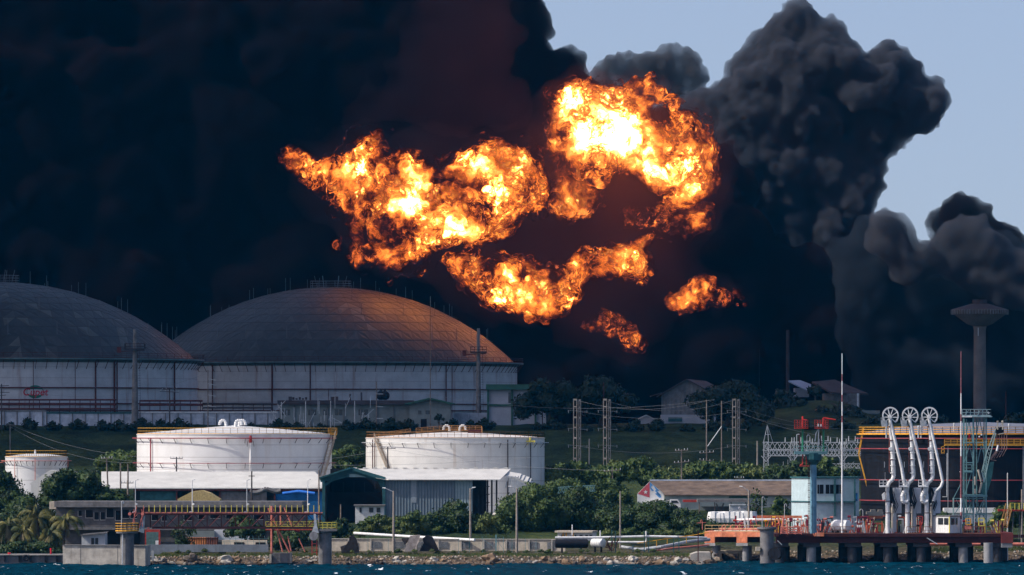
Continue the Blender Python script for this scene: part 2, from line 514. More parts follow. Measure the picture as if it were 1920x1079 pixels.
def crown_mesh(name, lobes, leaf, dens, seed, m, core=.78):
    """leaf clumps spread through a set of ellipsoid lobes"""
    rs = np.random.RandomState(seed)
    Vs, Fs, o = [], [], 0
    for (cx, cy, cz, rx, ry, rz) in lobes:
        area = 4 * math.pi * ((rx * ry) ** 1.6 / 3 + (rx * rz) ** 1.6 / 3 + (ry * rz) ** 1.6 / 3) ** (1 / 1.6)
        n = int(area * dens / (leaf * leaf))
        d = rs.normal(size=(n, 3)); d /= np.linalg.norm(d, axis=1)[:, None]
        rad = 1 - np.abs(rs.normal(size=n)) * .16 + (rs.rand(n) < .12) * rs.rand(n) * .22
        # uneven outline
        bump = np.array([noise.noise(Vector(q) * 2.3 + Vector((seed, cx, cz))) for q in d]) * .28 + 1
        c = d * (rad * bump)[:, None] * np.array([rx, ry, rz]) + np.array([cx, cy, cz])
        nn = d + rs.normal(size=(n, 3)) * .75; nn /= np.linalg.norm(nn, axis=1)[:, None]
        t1 = np.cross(nn, rs.normal(size=(n, 3))); t1 /= np.linalg.norm(t1, axis=1)[:, None]
        t2 = np.cross(nn, t1)
        s = leaf * (.55 + .9 * rs.rand(n))[:, None]
        v = np.stack([c - t1 * s * .9, c - t2 * s * .42, c + t1 * s, c + t2 * s * .42], axis=1).reshape(-1, 3)
        Vs.append(v); Fs.append((np.arange(n * 4).reshape(-1, 4) + o)); o += n * 4
    V = np.concatenate(Vs); F = np.concatenate(Fs)
    V, F = V.tolist(), F.tolist()
    if core:
        tv, tf = ICO2
        for (cx, cy, cz, rx, ry, rz) in lobes:
            n0 = len(V)
            for q in tv:
                b = 1 + .28 * noise.noise(Vector(q) * 2.3 + Vector((seed, cx, cz)))
                V.append([cx + q[0] * rx * core * b, cy + q[1] * ry * core * b, cz + q[2] * rz * core * b])
            F += [[a + n0 for a in f] for f in tf.tolist()]
    me = bpy.data.meshes.new(name); me.from_pydata(V, [], F); me.materials.append(m)
    return me
def lobes_for(w, h, dep, n, seed, base=0.0):
    """n lobes inside a dome w wide, h high"""
    rnd = random.Random(seed)
    L_ = [(0, 0, base + h * .45, w * .34, dep * .34, h * .42)]
    for i in range(n):
        t = rnd.uniform(-1, 1)
        y = rnd.uniform(-.55, .35) * dep * .5
        top = math.sqrt(max(0.02, 1 - t * t))
        r = w * rnd.uniform(.12, .2)
        z = base + h * (.15 + rnd.uniform(.1, .72) * top)
        L_.append((t * w * .40, y, z, r, r, min(r, h * .3) * rnd.uniform(.7, 1)))
    return L_
def tree(name, label, cat, px0, px1, pyt, pyb, D, m, n=10, leaf=.38, dens=.8, seed=1, trunk=True, group=None, core=.78):
    """crown fills photo x px0..px1, y pyt..pyb; trunk runs down to the ground"""
    k = K * D; w = (px1 - px0) * k; h = (pyb - pyt) * k
    cx = ((px0 + px1) / 2 - 960) * k; zb = CAMZ + (HY - pyb) * k
    g = ground_z(cx, D)
    root = empty(name, label, cat, (cx, D, g), group)
    me = crown_mesh('crown', lobes_for(w, h, min(w, h * 1.6), n, seed, zb - g), leaf, dens, seed, m, core)
    o = bpy.data.objects.new('crown', me); COL.objects.link(o); o.parent = root
    if trunk:
        t = MB(); hh = max(zb - g, 0) + h * .5
        t.tube((0, 0, -.5), (w * .01, 0, hh * .5), .028 * w + .12, .02 * w + .08, 8)
        for i in range(5):
            a = i * 1.3 + seed
            t.tube((w * .01, 0, hh * .45), (math.cos(a) * w * .22, math.sin(a) * w * .15, hh * (.85 + .05 * i)), .012 * w + .06, .03, 6)
        me = t.mesh('trunk', M_BARK); tr = bpy.data.objects.new('trunk', me); COL.objects.link(tr); tr.parent = root
    return root

POLES = {}
def pole(px, yt, yb, D, r=0.13, label='', arms=(), m=None, name='utility_pole', cat='pole', tilt=0, group=None, ins=True, taper=.65):
    """arms: list of (photo y, half width in metres, tilt)"""
    m = m or M_WOOD
    a = P(px, yb, D); b = P(px + tilt, yt, D)
    g = ground_z(a.x, D)
    if a.z < g + .3 or True: a.z = g - .2
    root = empty(name, label, cat, (a.x, D, g), group)
    s = MB(); s.tube(a, b, r, r * taper, 8); part('shaft', s, m, root)
    for (ya, hw, ti) in arms:
        c = P(px + tilt * .9, ya, D); c.y -= r + .07
        s = MB(); s.bar(c + Vector((-hw, 0, -ti)), c + Vector((hw, 0, ti)), .12)
        cr = part('crossarm', s, m, root)
        if ins:
            s = MB()
            for q in (-.95, -.45, .45, .95):
                p = c + Vector((hw * q, 0, ti * q + .06)); s.tube(p, p + Vector((0, 0, .28)), .07, .05, 6)
            part('insulators', s, M_STEEL, cr)
    return root
def wire(p, q, sag, label, r=.02, m=None, n=14):
    p, q = Vector(p), Vector(q)
    pts = []
    for i in range(n + 1):
        t = i / n
        v = p.lerp(q, t); v.z -= sag * 4 * t * (1 - t); pts.append(v)
    s = MB(); s.path(pts, r, 4)
    solo('power_line', s, m or M_WIRE, label, 'cable', p, 'power lines')

# unseen pale slab added to bounce sunlight onto the white tanks
s = MB(); s.box(-78.0, 10.0, 1164, 1236, 3.2, 5.35)
solo('bounce_slab', s, mat('bounce_slab_pale', (.62, .58, .50), .9, var=.2, scale=.4), None, None, (0, 1200, 3.2), kind='structure')

# plate courses of the welded tanks
def plate_seams(m, pitch=2.2):
    t, N, L = nodes_of(m); b = N['Principled BSDF']; src = b.inputs['Base Color'].links[0].from_socket
    g = N.new('ShaderNodeNewGeometry'); sx = N.new('ShaderNodeSeparateXYZ'); L.new(g.outputs['Position'], sx.inputs[0])
    d = N.new('ShaderNodeMath'); d.operation = 'DIVIDE'; d.inputs[1].default_value = pitch; L.new(sx.outputs['Z'], d.inputs[0])
    f = N.new('ShaderNodeMath'); f.operation = 'FRACT'; L.new(d.outputs[0], f.inputs[0])
    c = N.new('ShaderNodeMath'); c.operation = 'LESS_THAN'; c.inputs[1].default_value = .06; L.new(f.outputs[0], c.inputs[0])
    k = N.new('ShaderNodeMath'); k.operation = 'MULTIPLY'; k.inputs[1].default_value = .4; L.new(c.outputs[0], k.inputs[0])
    mx = N.new('ShaderNodeMix'); mx.data_type = 'RGBA'; mx.inputs[7].default_value = (.2, .18, .17, 1)
    L.new(k.outputs[0], mx.inputs['Factor']); L.new(src, mx.inputs[6]); L.new(mx.outputs[2], b.inputs['Base Color'])
for m_ in (M_TANK, M_TANKD, M_OLDW): plate_seams(m_)
# ---------------------------------------------------------------- the two domed tanks
M_DOME = [mat('dome_panel_%s' % n, c, .5, metal=.15, var=.35, scale=.5, spec=.55, bump=.04) for n, c in
          (('a', (.024, .025, .025)), ('b', (.020, .021, .022)), ('c', (.038, .038, .036)), ('d', (.075, .074, .066)))]
M_RODS = mat('dull_rods', (.16, .17, .18), .7, var=.3)
def domed_tank(cpx, D, Rr, z_top, h, label, seed, pale, rods, extra_v, z_bot=20):
    rnd = random.Random(seed)
    cx = (cpx - 960) * K * D
    root = empty('domed_tank', label, 'storage tank', (cx, D, z_bot))
    s = MB(); s.lathe((cx, D), [(Rr, z_bot), (Rr, z_top)], 128)
    sh = part('shell', s, M_OLDW, root, smooth=True)
    # stiffening rings and the walkway girder
    s = MB()
    for z in (z_top - 6.0, z_top - 9.2, z_top - 10.6):
        s.lathe((cx, D), [(Rr, z - .12), (Rr + .35, z - .12), (Rr + .35, z + .12), (Rr, z + .12)], 96)
    part('stiffening_rings', s, M_RUST, root)
    s = MB(); s.lathe((cx, D), [(Rr, z_top - .9), (Rr + .5, z_top - .55), (Rr + 1.4, z_top - .3), (Rr + 1.4, z_top), (Rr - .3, z_top + .1)], 128)
    s.mi = 1
    for i in range(120):
        a = 2 * math.pi * i / 120
        c, q = math.cos(a), math.sin(a)
        s.bar((cx + (Rr + .02) * c, D + (Rr + .02) * q, z_top - 2.2), (cx + (Rr + 1.3) * c, D + (Rr + 1.3) * q, z_top - .45), .09)
    part('wind_girder', s, [mat('girder_green', (.10, .15, .15), .7, var=.4, scale=.6), M_RUST], root)
    s = MB(); rail(s, ring((cx, D), Rr + 1.3, z_top, 90), 1.0, 3, .03, 2)
    part('walkway_railing', s, M_RUST, root)
    # geodesic dome: rings of triangular panels
    rs = ((Rr - .6) ** 2 + h * h) / (2 * h); NR, SEC = 13, 8
    def node(j, i):
        cnt = SEC * j
        rr = (Rr - .6) * math.sin(j / NR * math.asin((Rr - .6) / rs)) / math.sin(math.asin((Rr - .6) / rs))
        a = 2 * math.pi * (i % max(cnt, 1)) / max(cnt, 1) + .2
        return Vector((cx + rr * math.cos(a), D + rr * math.sin(a), z_top + .1 + math.sqrt(rs * rs - rr * rr) - (rs - h)))
    s = MB(); seam = MB()
    tris = []
    for j in range(1, NR + 1):
        for sec in range(SEC):
            for i in range(j):
                a, b = node(j, sec * j + i), node(j, sec * j + i + 1)
                c = node(j - 1, sec * (j - 1) + min(i, j - 1)) if j > 1 else node(0, 0)
                tris.append((a, b, c, j))
                seam.bar(a, b, .09, .06); seam.bar(a, c, .06, .05)
                if i < j - 1:
                    d = node(j - 1, sec * (j - 1) + i + 1)
                    tris.append((c, b, d, j)); seam.bar(b, c, .06, .05)
    for (a, b, c, j) in tris:
        rr = rnd.random()
        if pale: s.mi = 3 if rr < (.12 if j > 7 else .02) else (2 if rr < .3 else (1 if rr < .6 else 0))
        else: s.mi = 2 if rr < .15 else (1 if rr < .6 else 0)
        kk = K * (a.y + b.y + c.y) / 3
        qx, qy = 960 + (a.x + b.x + c.x) / 3 / kk, HY - ((a.z + b.z + c.z) / 3 - CAMZ) / kk
        if not pale and a.y < D and any(abs(qx - u) < 9 and abs(qy - v) < 6 for u, v in ((645, 580), (665, 586), (680, 598), (690, 610), (655, 572))): s.mi = 3  # paler panels paint in the strip that reflects the fire
        # every panel is pillowed a little its own way
        m_ = (a + b + c) / 3
        nn = (m_ - Vector((cx, D, z_top + h - rs))).normalized()
        m_ += nn * rnd.uniform(.0, .10)
        s.add([a, b, c, m_], [(0, 1, 3), (1, 2, 3), (2, 0, 3)])
    dm = part('dome', s, M_DOME, root)
    part('panel_seams', seam, mat('seam', (.07, .07, .07), .8, var=.2), dm)
    # lightning rods standing on the dome, the crown rail
    for (ja, cnt) in rods:
        for i in range(cnt):
            if ja == 0: continue
            rr = (Rr - .6) * ja
            a = 2 * math.pi * (i + .5 * rnd.random()) / cnt
            z = z_top + math.sqrt(rs * rs - rr * rr) - (rs - h)
            t = MB(); p = Vector((cx + rr * math.cos(a), D + rr * math.sin(a), z))
            t.bar(p, p + Vector((0, 0, rnd.uniform(2.4, 3.2))), .075)
            t.bar(p + Vector((0, 0, .3)), p + Vector((rnd.choice((-1, 1)) * 1.2, 0, -.2)), .04)
            part('lightning_rod', t, M_RODS, root)
    t = MB(); rail(t, ring((cx, D), 4.5, z_top + h - .15, 14), 1.6, 1.2, .03, 3)
    for i in range(6):
        a = i * 1.05; p = Vector((cx + 3 * math.cos(a), D + 3 * math.sin(a), z_top + h)); t.bar(p, p + Vector((.6 * math.cos(a), 0, 2.6)), .08)
    part('crown_railing', t, M_RODS, root)
    def front(px):
        X = 0; Y = D
        for _ in range(30):
            Xw = (px - 960) * K * Y
            Y = D - math.sqrt(max(0, Rr * Rr - (Xw - cx) ** 2))
        return Xw, Y
    for px, w_, full in extra_v:
        X, Y = front(px); ang = math.atan2(Y - D, X - cx)
        q = Vector((cx + (Rr + .3) * math.cos(ang), D + (Rr + .3) * math.sin(ang), 0))
        t = MB(); t.tube((q.x, q.y, z_bot), (q.x, q.y, z_top - (0.3 if full else 6)), w_, w_, 6)
        part('riser_pipe', t, M_RUST, root)
    return root, cx, front
T1, T1x, T1f = domed_tank(-5, 1380, 41.4, 34.9, 16.0, 'domed tank at the left edge with a red and green emblem on its wall', 3, True,
                          ((.25, 7), (.45, 13), (.66, 19), (.86, 26)), ((178, .16, 1), (213, .18, 1), (218, .12, 1), (325, .16, 1), (62, .06, 1), (140, .06, 1)))
T2, T2x, T2f = domed_tank(620, 1480, 41.4, 35.2, 16.8, 'domed tank glowing orange under the fireball between the first tank and the white building', 9, False,
                          ((.25, 7), (.45, 13), (.66, 19), (.86, 26)), ((511, .18, 1), (582, .14, 1), (400, .14, 1), (835, .12, 1), (846, .06, 1), (616, .06, 0)))
# the oval company emblem on the wall of the left tank
def emblem():
    Rr, cx, D = 41.4, T1x, 1380
    X, Y = T1f(66); a0 = math.atan2(Y - D, X - cx)
    zc = CAMZ + (HY - 735) * K * Y
    def wrap(u, v, out):
        a = a0 + u / Rr
        return (cx + (Rr + out) * math.cos(a), D + (Rr + out) * math.sin(a), zc + v)
    root = empty('oval_emblem', 'oval oil company emblem with red lettering painted on the left domed tank', 'sign', wrap(0, 0, .02))
    def oval(rx, ry, out, z0=-9, z1=9):
        s = MB(); n = 40; vs = [wrap(0, 0, out)]
        for i in range(n):
            t = 2 * math.pi * i / n
            vs.append(wrap(rx * math.cos(t), max(z0, min(z1, ry * math.sin(t))), out))
        s.add(vs, [(0, 1 + i, 1 + (i + 1) % n) for i in range(n)]); return s
    part('green_field', oval(1.75, 1.32, .03), mat('emblem_green', (.02, .15, .10), .6, var=.2), root)
    part('white_band', oval(1.68, .95, .045, -.62, .52), M_OLDW, root)
    cu = bpy.data.curves.new('t', 'FONT'); cu.body = 'Cupet'; cu.size = 2.05; cu.align_x = 'CENTER'; cu.align_y = 'CENTER'; cu.shear = .15; cu.offset = .03
    ob = bpy.data.objects.new('t', cu); COL.objects.link(ob)
    dg = bpy.context.evaluated_depsgraph_get(); dg.update()
    me = bpy.data.meshes.new_from_object(ob.evaluated_get(dg)); bpy.data.objects.remove(ob)
    ro = Vector(root.location)
    for v in me.vertices: v.co = Vector(wrap(v.co.x, v.co.y - .1, .06)) - ro
    me.name = 'lettering'; me.materials.clear(); me.materials.append(mat('emblem_red', (.45, .03, .05), .6, var=.2))
    o = bpy.data.objects.new('lettering', me); COL.objects.link(o); o.parent = root
emblem()

# long retaining wall, pipe racks and pipes under the domed tanks
def wall_run(px0, px1, y0, y1, D, label, m=None, cap=None):
    s = MB(); pbox(s, px0, px1, y0, y1, D, .4); s.mi = 1
    for i in range(int((px1 - px0) / 24) + 1): pbox(s, px0 + i * 24 - 1, px0 + i * 24 + 1, y0 - 1, y1, D - .15, .14)
    r = empty('retaining_wall', label, 'wall', P((px0 + px1) / 2, y1, D))
    part('panel', s, [m or M_GWALL, M_CONG], r)
    s = MB(); pbox(s, px0 - 1, px1 + 1, y0 - 3, y0, D - .2, .8); part('coping', s, cap or M_CONG, r)
M_PANEL = mat('whitewashed_wall', (.40, .44, .50), .9, var=.4, scale=.6, streak=(.10, .10, .12), streak_amt=.8, sscale=1.5)
wall_run(-40, 86, 772, 800, 1334, 'whitewashed wall under the left tank, left of its dark topped neighbour', M_PANEL)
wall_run(88, 248, 776, 800, 1334, 'stained white wall with a dark top below the left domed tank', M_PANEL, M_TEALD)
wall_run(262, 520, 775, 802, 1336, 'pale panelled wall running between the two pylons under the domed tanks', M_PANEL, M_STEEL)
def pipe_rack(px0, px1, ys, D, label, step=19, m=None):
    r = empty('pipe_rack', label, 'pipes', P((px0 + px1) / 2, ys[-1], D))
    for y in ys:
        s = MB(); s.tube(P(px0, y, D), P(px1, y, D), .17, .17, 8); part('pipe', s, m or M_RUST, r)
    s = MB(); x = px0
    while x < px1:
        s.bar(P(x, ys[0] - 1, D + .3), P(x, 800, D + .3), .14); x += step
    part('supports', s, M_RUST, r)
pipe_rack(-40, 218, (750, 759, 767), 1337, 'red brown pipes on posts along the left domed tank')
pipe_rack(262, 380, (752, 760), 1338, 'thin red brown pipes right of the dark mast beside the left domed tank')
pipe_rack(380, 512, (757, 765, 772), 1342, 'grey pipe rack between the utility pole and the low substation', m=M_DKROOF)

def tower_mast(px, yt, yb, D, plat, label, w=1.0):
    r = empty('steel_mast', label, 'mast', P(px, yb, D))
    s = MB(); a, b = P(px, yb + 4, D), P(px, yt, D)
    s.tube(a, b, w * .62, w * .30, 10); part('shaft', s, M_CONG, r)
    s = MB(); c = P(px, plat, D); hw = w * 1.7
    s.box(c.x - hw, c.x + hw, D - hw, D + hw, c.z - .15, c.z)
    rail(s, [(c.x - hw, D - hw, c.z), (c.x + hw, D - hw, c.z), (c.x + hw, D + hw, c.z), (c.x - hw, D + hw, c.z), (c.x - hw, D - hw, c.z)], 1.1, .8, .04, 2)
    part('platform', s, M_DKROOF, r)
    s = MB()
    for dx in (-.25, .25): s.bar(a + Vector((dx + w * .8, -w * .6, 0)), Vector((c.x + dx + w * .6, D - w * .5, c.z)), .06)
    L_ = (c.z - a.z); n = int(L_ / .5)
    for i in range(n):
        z = a.z + i * .5; s.bar((a.x + w * .8 - .25, D - w * .6, z), (a.x + w * .8 + .25, D - w * .6, z), .04)
    part('ladder', s, M_DKROOF, r)
    s = MB(); s.bar(c + Vector((-hw - 1.2, 0, -.5)), c + Vector((hw, 0, -.2)), .15); s.box(c.x - hw - 1.6, c.x - hw - .8, D - .3, D + .3, c.z - .7, c.z + .4)
    part('floodlight', s, M_RUST, r)
tower_mast(253, 618, 790, 1330, 655, 'thick dark mast with a small platform in front of the left domed tank', 1.15)
tower_mast(897, 616, 792, 1345, 661, 'thick dark mast with a platform before the right end of the glowing domed tank', .95)
pole(3, 720, 800, 1325, .16, 'dark pole with three short arms at the left edge before the tank emblem', ((724, 1.5, .1), (736, 1.6, .0), (742, .9, .1)), M_DKW)
pole(318, 728, 800, 1325, .16, 'pole with a double crossarm before the right side of the left domed tank', ((730, 1.5, .15), (735, 1.9, -.1)), M_DKW)
pole(390, 694, 806, 1322, .13, 'slim pale pole with four side brackets between the two domed tanks', (), M_WOOD, ins=False)
s = MB()
for y in (711, 720, 741, 761, 782):
    a = P(390, y, 1321.7); s.bar(a, a + Vector((1.6, 0, -.25)), .1)
r_ = bpy.data.objects['utility_pole.002'] if 'utility_pole.002' in bpy.data.objects else None
part('side_brackets', s, M_STEEL, r_)
pole(706, 716, 806, 1322, .13, 'slim pole with side brackets standing before the low substation', (), M_WOOD, ins=False)
s = MB()
for y in (739, 763, 785):
    a = P(706, y, 1321.7); s.bar(a, a + Vector((1.3, 0, 0)), .1)
part('side_brackets', s, M_STEEL, bpy.data.objects['utility_pole.003'])
pole(807, 556, 800, 1326, .10, 'tall needle thin mast in front of the glowing dome', (), M_WOOD, name='antenna_mast', cat='mast', ins=False)
pole(1017, 712, 800, 1330, .11, 'thin rusty pole beside the white building with green frame', (), M_RUST, ins=False)
pole(1132, 717, 800, 1330, .11, 'thin rusty pole rising behind the second concrete pylon', (), M_RUST, ins=False)
pole(1886, 735, 800, 1420, .10, 'thin far pole at the right of the water tower', (), M_RUST, ins=False)
pole(19, 795, 862, 1290, .13, 'lamp pole on the grassy hill at the far left', ((797, .8, 0),), M_CONG, ins=False)
for i, px in enumerate((527.5, 573, 620, 665)):
    pole(px, 752 if i else 754, 803, 1324, .12, ('first', 'second', 'third', 'fourth')[i] + ' white post from the left before the low substation', (), M_STEEL, name='post', ins=False, group='white posts')

# low substation building with the roof equipment
def low_building():
    D = 1334
    r = empty('substation_building', 'long low grey green building with flat dark roof under the glowing tank', 'building', P(650, 803, D))
    s = MB(); pbox(s, 524, 768, 757, 808, D, 9); s.mi = 1
    for x in range(552, 768, 31): pbox(s, x - .6, x + .6, 759, 803, D - .25, .24)
    part('wall', s, [M_GWALL, M_CONG], r)
    s = MB(); pbox(s, 520, 775, 751, 759, D - 1.2, 11.5); part('roof', s, M_DKROOF, r)
    for x0, x1 in ((527, 544), (578, 593), (606, 616), (628, 642), (672, 690)):
        s = MB(); pbox(s, x0, x1, 768, 779, D - .05, .3); f = part('window', s, M_GLASS, r)
        s = MB(); pbox(s, (x0 + x1) / 2 - .4, (x0 + x1) / 2 + .4, 768, 779, D - .12, .06); part('mullion', s, M_GWALL, f)
    s = MB()
    for x0, x1, y0 in ((541, 547, 744), (620, 634, 744), (655, 658, 739), (676, 679, 736)): pbox(s, x0, x1, y0, 752, D + 1, 1.5)
    for x in range(548, 575, 6): pbox(s, x, x + 4, 745 + (x % 4), 750, D + 2, .8)
    part('roof_equipment', s, M_DKROOF, r)
    s = MB(); rnd = random.Random(5)
    for i in range(60):
        x = rnd.uniform(505, 700); y = rnd.uniform(765, 803); a = P(x, y, D - 3 - rnd.random() * 2)
        b = a + Vector((rnd.choice((0, 0, rnd.uniform(-3, 3))), 0, rnd.choice((0, 2.5, -2, 1))))
        s.bar(a, b, .1)
    solo('substation_gear', s, M_STEEL, 'tangle of steel bus bars and breakers before the low building', 'equipment', P(600, 803, D - 4))
    s = MB()
    for x in (714, 722): s.lathe((P(x, 745, 1340).x, 1340), [(0, CAMZ + (HY - 745) * K * 1340 + 1.8)] + [(.95 * math.sin(a * .35), CAMZ + (HY - 751) * K * 1340 + .95 + .95 * math.cos(a * .35)) for a in range(1, 9)], 12)
    solo('satellite_dishes', s, M_BLACK, 'pair of round black domes on the low roof', 'dish', P(718, 750, 1340))
low_building()

def gable(name, label, cat, D, px0, px1, y_eave, y_ridge, y_base, length, wallm, roofm, over=.6, ridge_px=None, doors=(), windows=(), trim=None, lean=0):
    """house whose gable faces the camera; length runs away from it, lean shifts the far end sideways"""
    k = K * D
    r = empty(name, label, cat, P((px0 + px1) / 2, y_base, D))
    x0, x1 = (px0 - 960) * k, (px1 - 960) * k
    xr = ((ridge_px if ridge_px else (px0 + px1) / 2) - 960) * k
    ze, zr, zb = [CAMZ + (HY - y) * k for y in (y_eave, y_ridge, y_base)]
    s = MB(); pts = [(x0, zb - .5), (x1, zb - .5), (x1, ze), (xr, zr), (x0, ze)]
    n = 5
    s.add([(x, D, z) for x, z in pts] + [(x + lean, D + length, z) for x, z in pts],
          [tuple(range(5)), tuple(range(9, 4, -1))] + [(i, n + i, n + (i + 1) % n, (i + 1) % n) for i in range(n)])
    part('wall', s, wallm, r)
    s = MB(); t = .18
    for (xa, za, xb, zb_) in ((x0, ze, xr, zr), (xr, zr, x1, ze)):
        d = Vector((xb - xa, 0, zb_ - za)).normalized()
        if xa == x0: A = Vector((xa, 0, za)) - d * over; B = Vector((xb, 0, zb_))
        else: A = Vector((xa, 0, za)); B = Vector((xb, 0, zb_)) + d * over
        up = Vector((-d.z, 0, d.x)); up = up if up.z > 0 else -up
        A += up * .03; B += up * .03
        q = [A, B, B + up * t, A + up * t]
        y0, y1 = D - over, D + length + over
        s.add([(v.x - lean * over / length, y0, v.z) for v in q] + [(v.x + lean * (1 + over / length), y1, v.z) for v in q], [(0, 1, 2, 3), (7, 6, 5, 4), (0, 4, 5, 1), (1, 5, 6, 2), (2, 6, 7, 3), (3, 7, 4, 0)])
    part('roof', s, roofm, r)
    if trim:
        s = MB(); s.bar((x0 - .3, D - over - .08, ze - .15), (xr, D - over - .08, zr), .22); s.bar((xr, D - over - .08, zr), (x1 + .3, D - over - .08, ze - .15), .22)
        part('fascia', s, trim, r)
    for (a, b, c, d) in doors:
        s = MB(); pbox(s, a, b, c, d, D - .06, .1); part('door', s, M_DARK, r)
    for (a, b, c, d) in windows:
        s = MB(); pbox(s, a, b, c, d, D - .06, .1); f = part('window', s, M_GLASS, r)
        s = MB(); pbox(s, a - .6, b + .6, d, d + .8, D - .14, .2); part('sill', s, wallm, f)
    return r
gable('gatehouse', 'small pale green gabled house at the right end of the low building', 'house', 1328, 768, 845, 757, 748, 806, 14, M_GWALL, M_GREEN, 1.0, 806, doors=((789, 800, 786, 806),), windows=((784, 790, 770, 777), (798, 806, 770, 777)), trim=M_GREEN)
tree('small_tree', 'small round dark tree before the gabled gatehouse', 'tree', 814, 832, 774, 790, 1322, L_FAR, 6, .3, .8, 3)
# white building with a green steel frame
r = empty('framed_building', 'two storey white building with green steel frame right of the second mast', 'building', P(965, 803, 1338))
s = MB(); pbox(s, 914, 1024, 729, 808, 1338, 12); part('wall', s, mat('far_white_wall', (.36, .38, .42), .8, var=.15, scale=.4, streak=(.3, .3, .32), streak_amt=.4), r)
s = MB(); pbox(s, 911, 1027, 721, 731, 1336.6, 15); part('roof', s, M_GREEN, r)
for x in (915, 960, 1004):
    s = MB(); pbox(s, x - 1.8, x + 1.8, 731, 806, 1337.5, .4); part('column', s, M_GREEN, r)
s = MB(); pbox(s, 917, 1024, 758, 762, 1337.7, .4); part('beam', s, M_GREEN, r)
s = MB(); pbox(s, 953, 958, 736, 756, 1337.9, .3); part('window', s, M_GLASS, r)
s = MB(); pbox(s, 850, 913, 775, 800, 1340, 4); solo('low_shed', s, M_PANEL, 'low white shed between gatehouse and framed building', 'shed', P(880, 800, 1340))
# weathered warehouse
gable('warehouse', 'tall weathered board warehouse with a gable above a white lower storey', 'warehouse', 1345, 1240, 1342, 741, 713, 778, 45, M_WOODW, M_DKROOF, 1.0, 1288, lean=5)
s = MB(); pbox(s, 1240, 1342, 778, 800, 1344.6, 8); solo('lower_storey', s, mat('far_white_wall', (.5, .5, .5)), 'whitewashed lower storey under the weathered warehouse', 'wall', P(1290, 800, 1344.6))
s = MB(); pbox(s, 1253, 1279, 783, 791, 1344.4, .1); o = part('window', s, M_TEALD, [q for q in bpy.data.objects if q.name.startswith('warehouse') and q.type == 'EMPTY'][0])
s = MB(); a, b = P(1221, 742, 1344), P(1241, 736, 1344); s.add([a, b, b + Vector((0, 14, 0)), a + Vector((0, 14, 0)), a - Vector((0, 0, .2)), b - Vector((0, 0, .2)), b + Vector((0, 14, -.2)), a + Vector((0, 14, -.2))], [(0, 1, 2, 3), (7, 6, 5, 4), (0, 4, 5, 1), (1, 5, 6, 2), (2, 6, 7, 3), (3, 7, 4, 0)])
solo('lean_to', s, M_DKROOF, 'narrow lean-to roof on the left side of the weathered warehouse', 'roof', a)
gable('white_cottage', 'small white cottage left of the weathered warehouse', 'house', 1350, 1200, 1224, 786, 780, 798, 6, mat('far_white_wall', (.5, .5, .5)), M_STEEL, .3)
s = MB(); pbox(s, 1224, 1240, 784, 798, 1352, 3); solo('garden_wall', s, M_GWALL, 'short grey wall between the white cottage and the warehouse', 'wall', P(1232, 798, 1352))
# far right: pale roof, dim shed, chimney, water tower
s = MB(); a = [P(1478, 714, 1470), P(1500, 713, 1482), P(1521, 721, 1484), P(1519, 734, 1470)]
s.add(a + [v - Vector((0, 0, .3)) for v in a], [(0, 1, 2, 3), (7, 6, 5, 4), (0, 4, 5, 1), (1, 5, 6, 2), (2, 6, 7, 3), (3, 7, 4, 0)])
pbox(s, 1490, 1517, 728, 745, 1474, 6)
solo('pale_roofed_house', s, mat('pale_far_roof', (.30, .33, .40), .7, var=.1), 'far house with a bright pale blue roof on the dark hill', 'house', P(1500, 745, 1475))
r = empty('far_shed', 'dim long shed with a sloping brown roof behind the striped mast', 'shed', P(1590, 790, 1460))
s = MB(); a = [P(1522, 716, 1475), P(1565, 712, 1490), P(1628, 738, 1478), P(1560, 736, 1458)]
s.add(a + [v - Vector((0, 0, .4)) for v in a], [(0, 1, 2, 3), (7, 6, 5, 4), (0, 4, 5, 1), (1, 5, 6, 2), (2, 6, 7, 3), (3, 7, 4, 0)]); part('roof', s, M_FADE, r)
s = MB(); pbox(s, 1545, 1612, 738, 770, 1466, 9); part('wall', s, M_CONG, r)
s = MB(); pbox(s, 1607, 1610, 738, 790, 1462, .4); part('column', s, M_STEEL, r)
s = MB(); pbox(s, 1618, 1650, 770, 776, 1440, 5); pbox(s, 1622, 1646, 776, 792, 1441, 4); solo('far_hut', s, M_GWALL, 'faint low hut at the foot of the dark hill', 'hut', P(1634, 792, 1440))
pole(1477, 619, 735, 1500, .42, 'dim far chimney rising over the pale roofed house', (), M_FADE, name='chimney', cat='chimney', ins=False, taper=.85)
pole(1424, 655, 735, 1540, .05, 'very faint thin far mast', (), M_FADE, name='antenna_mast', cat='mast', ins=False)
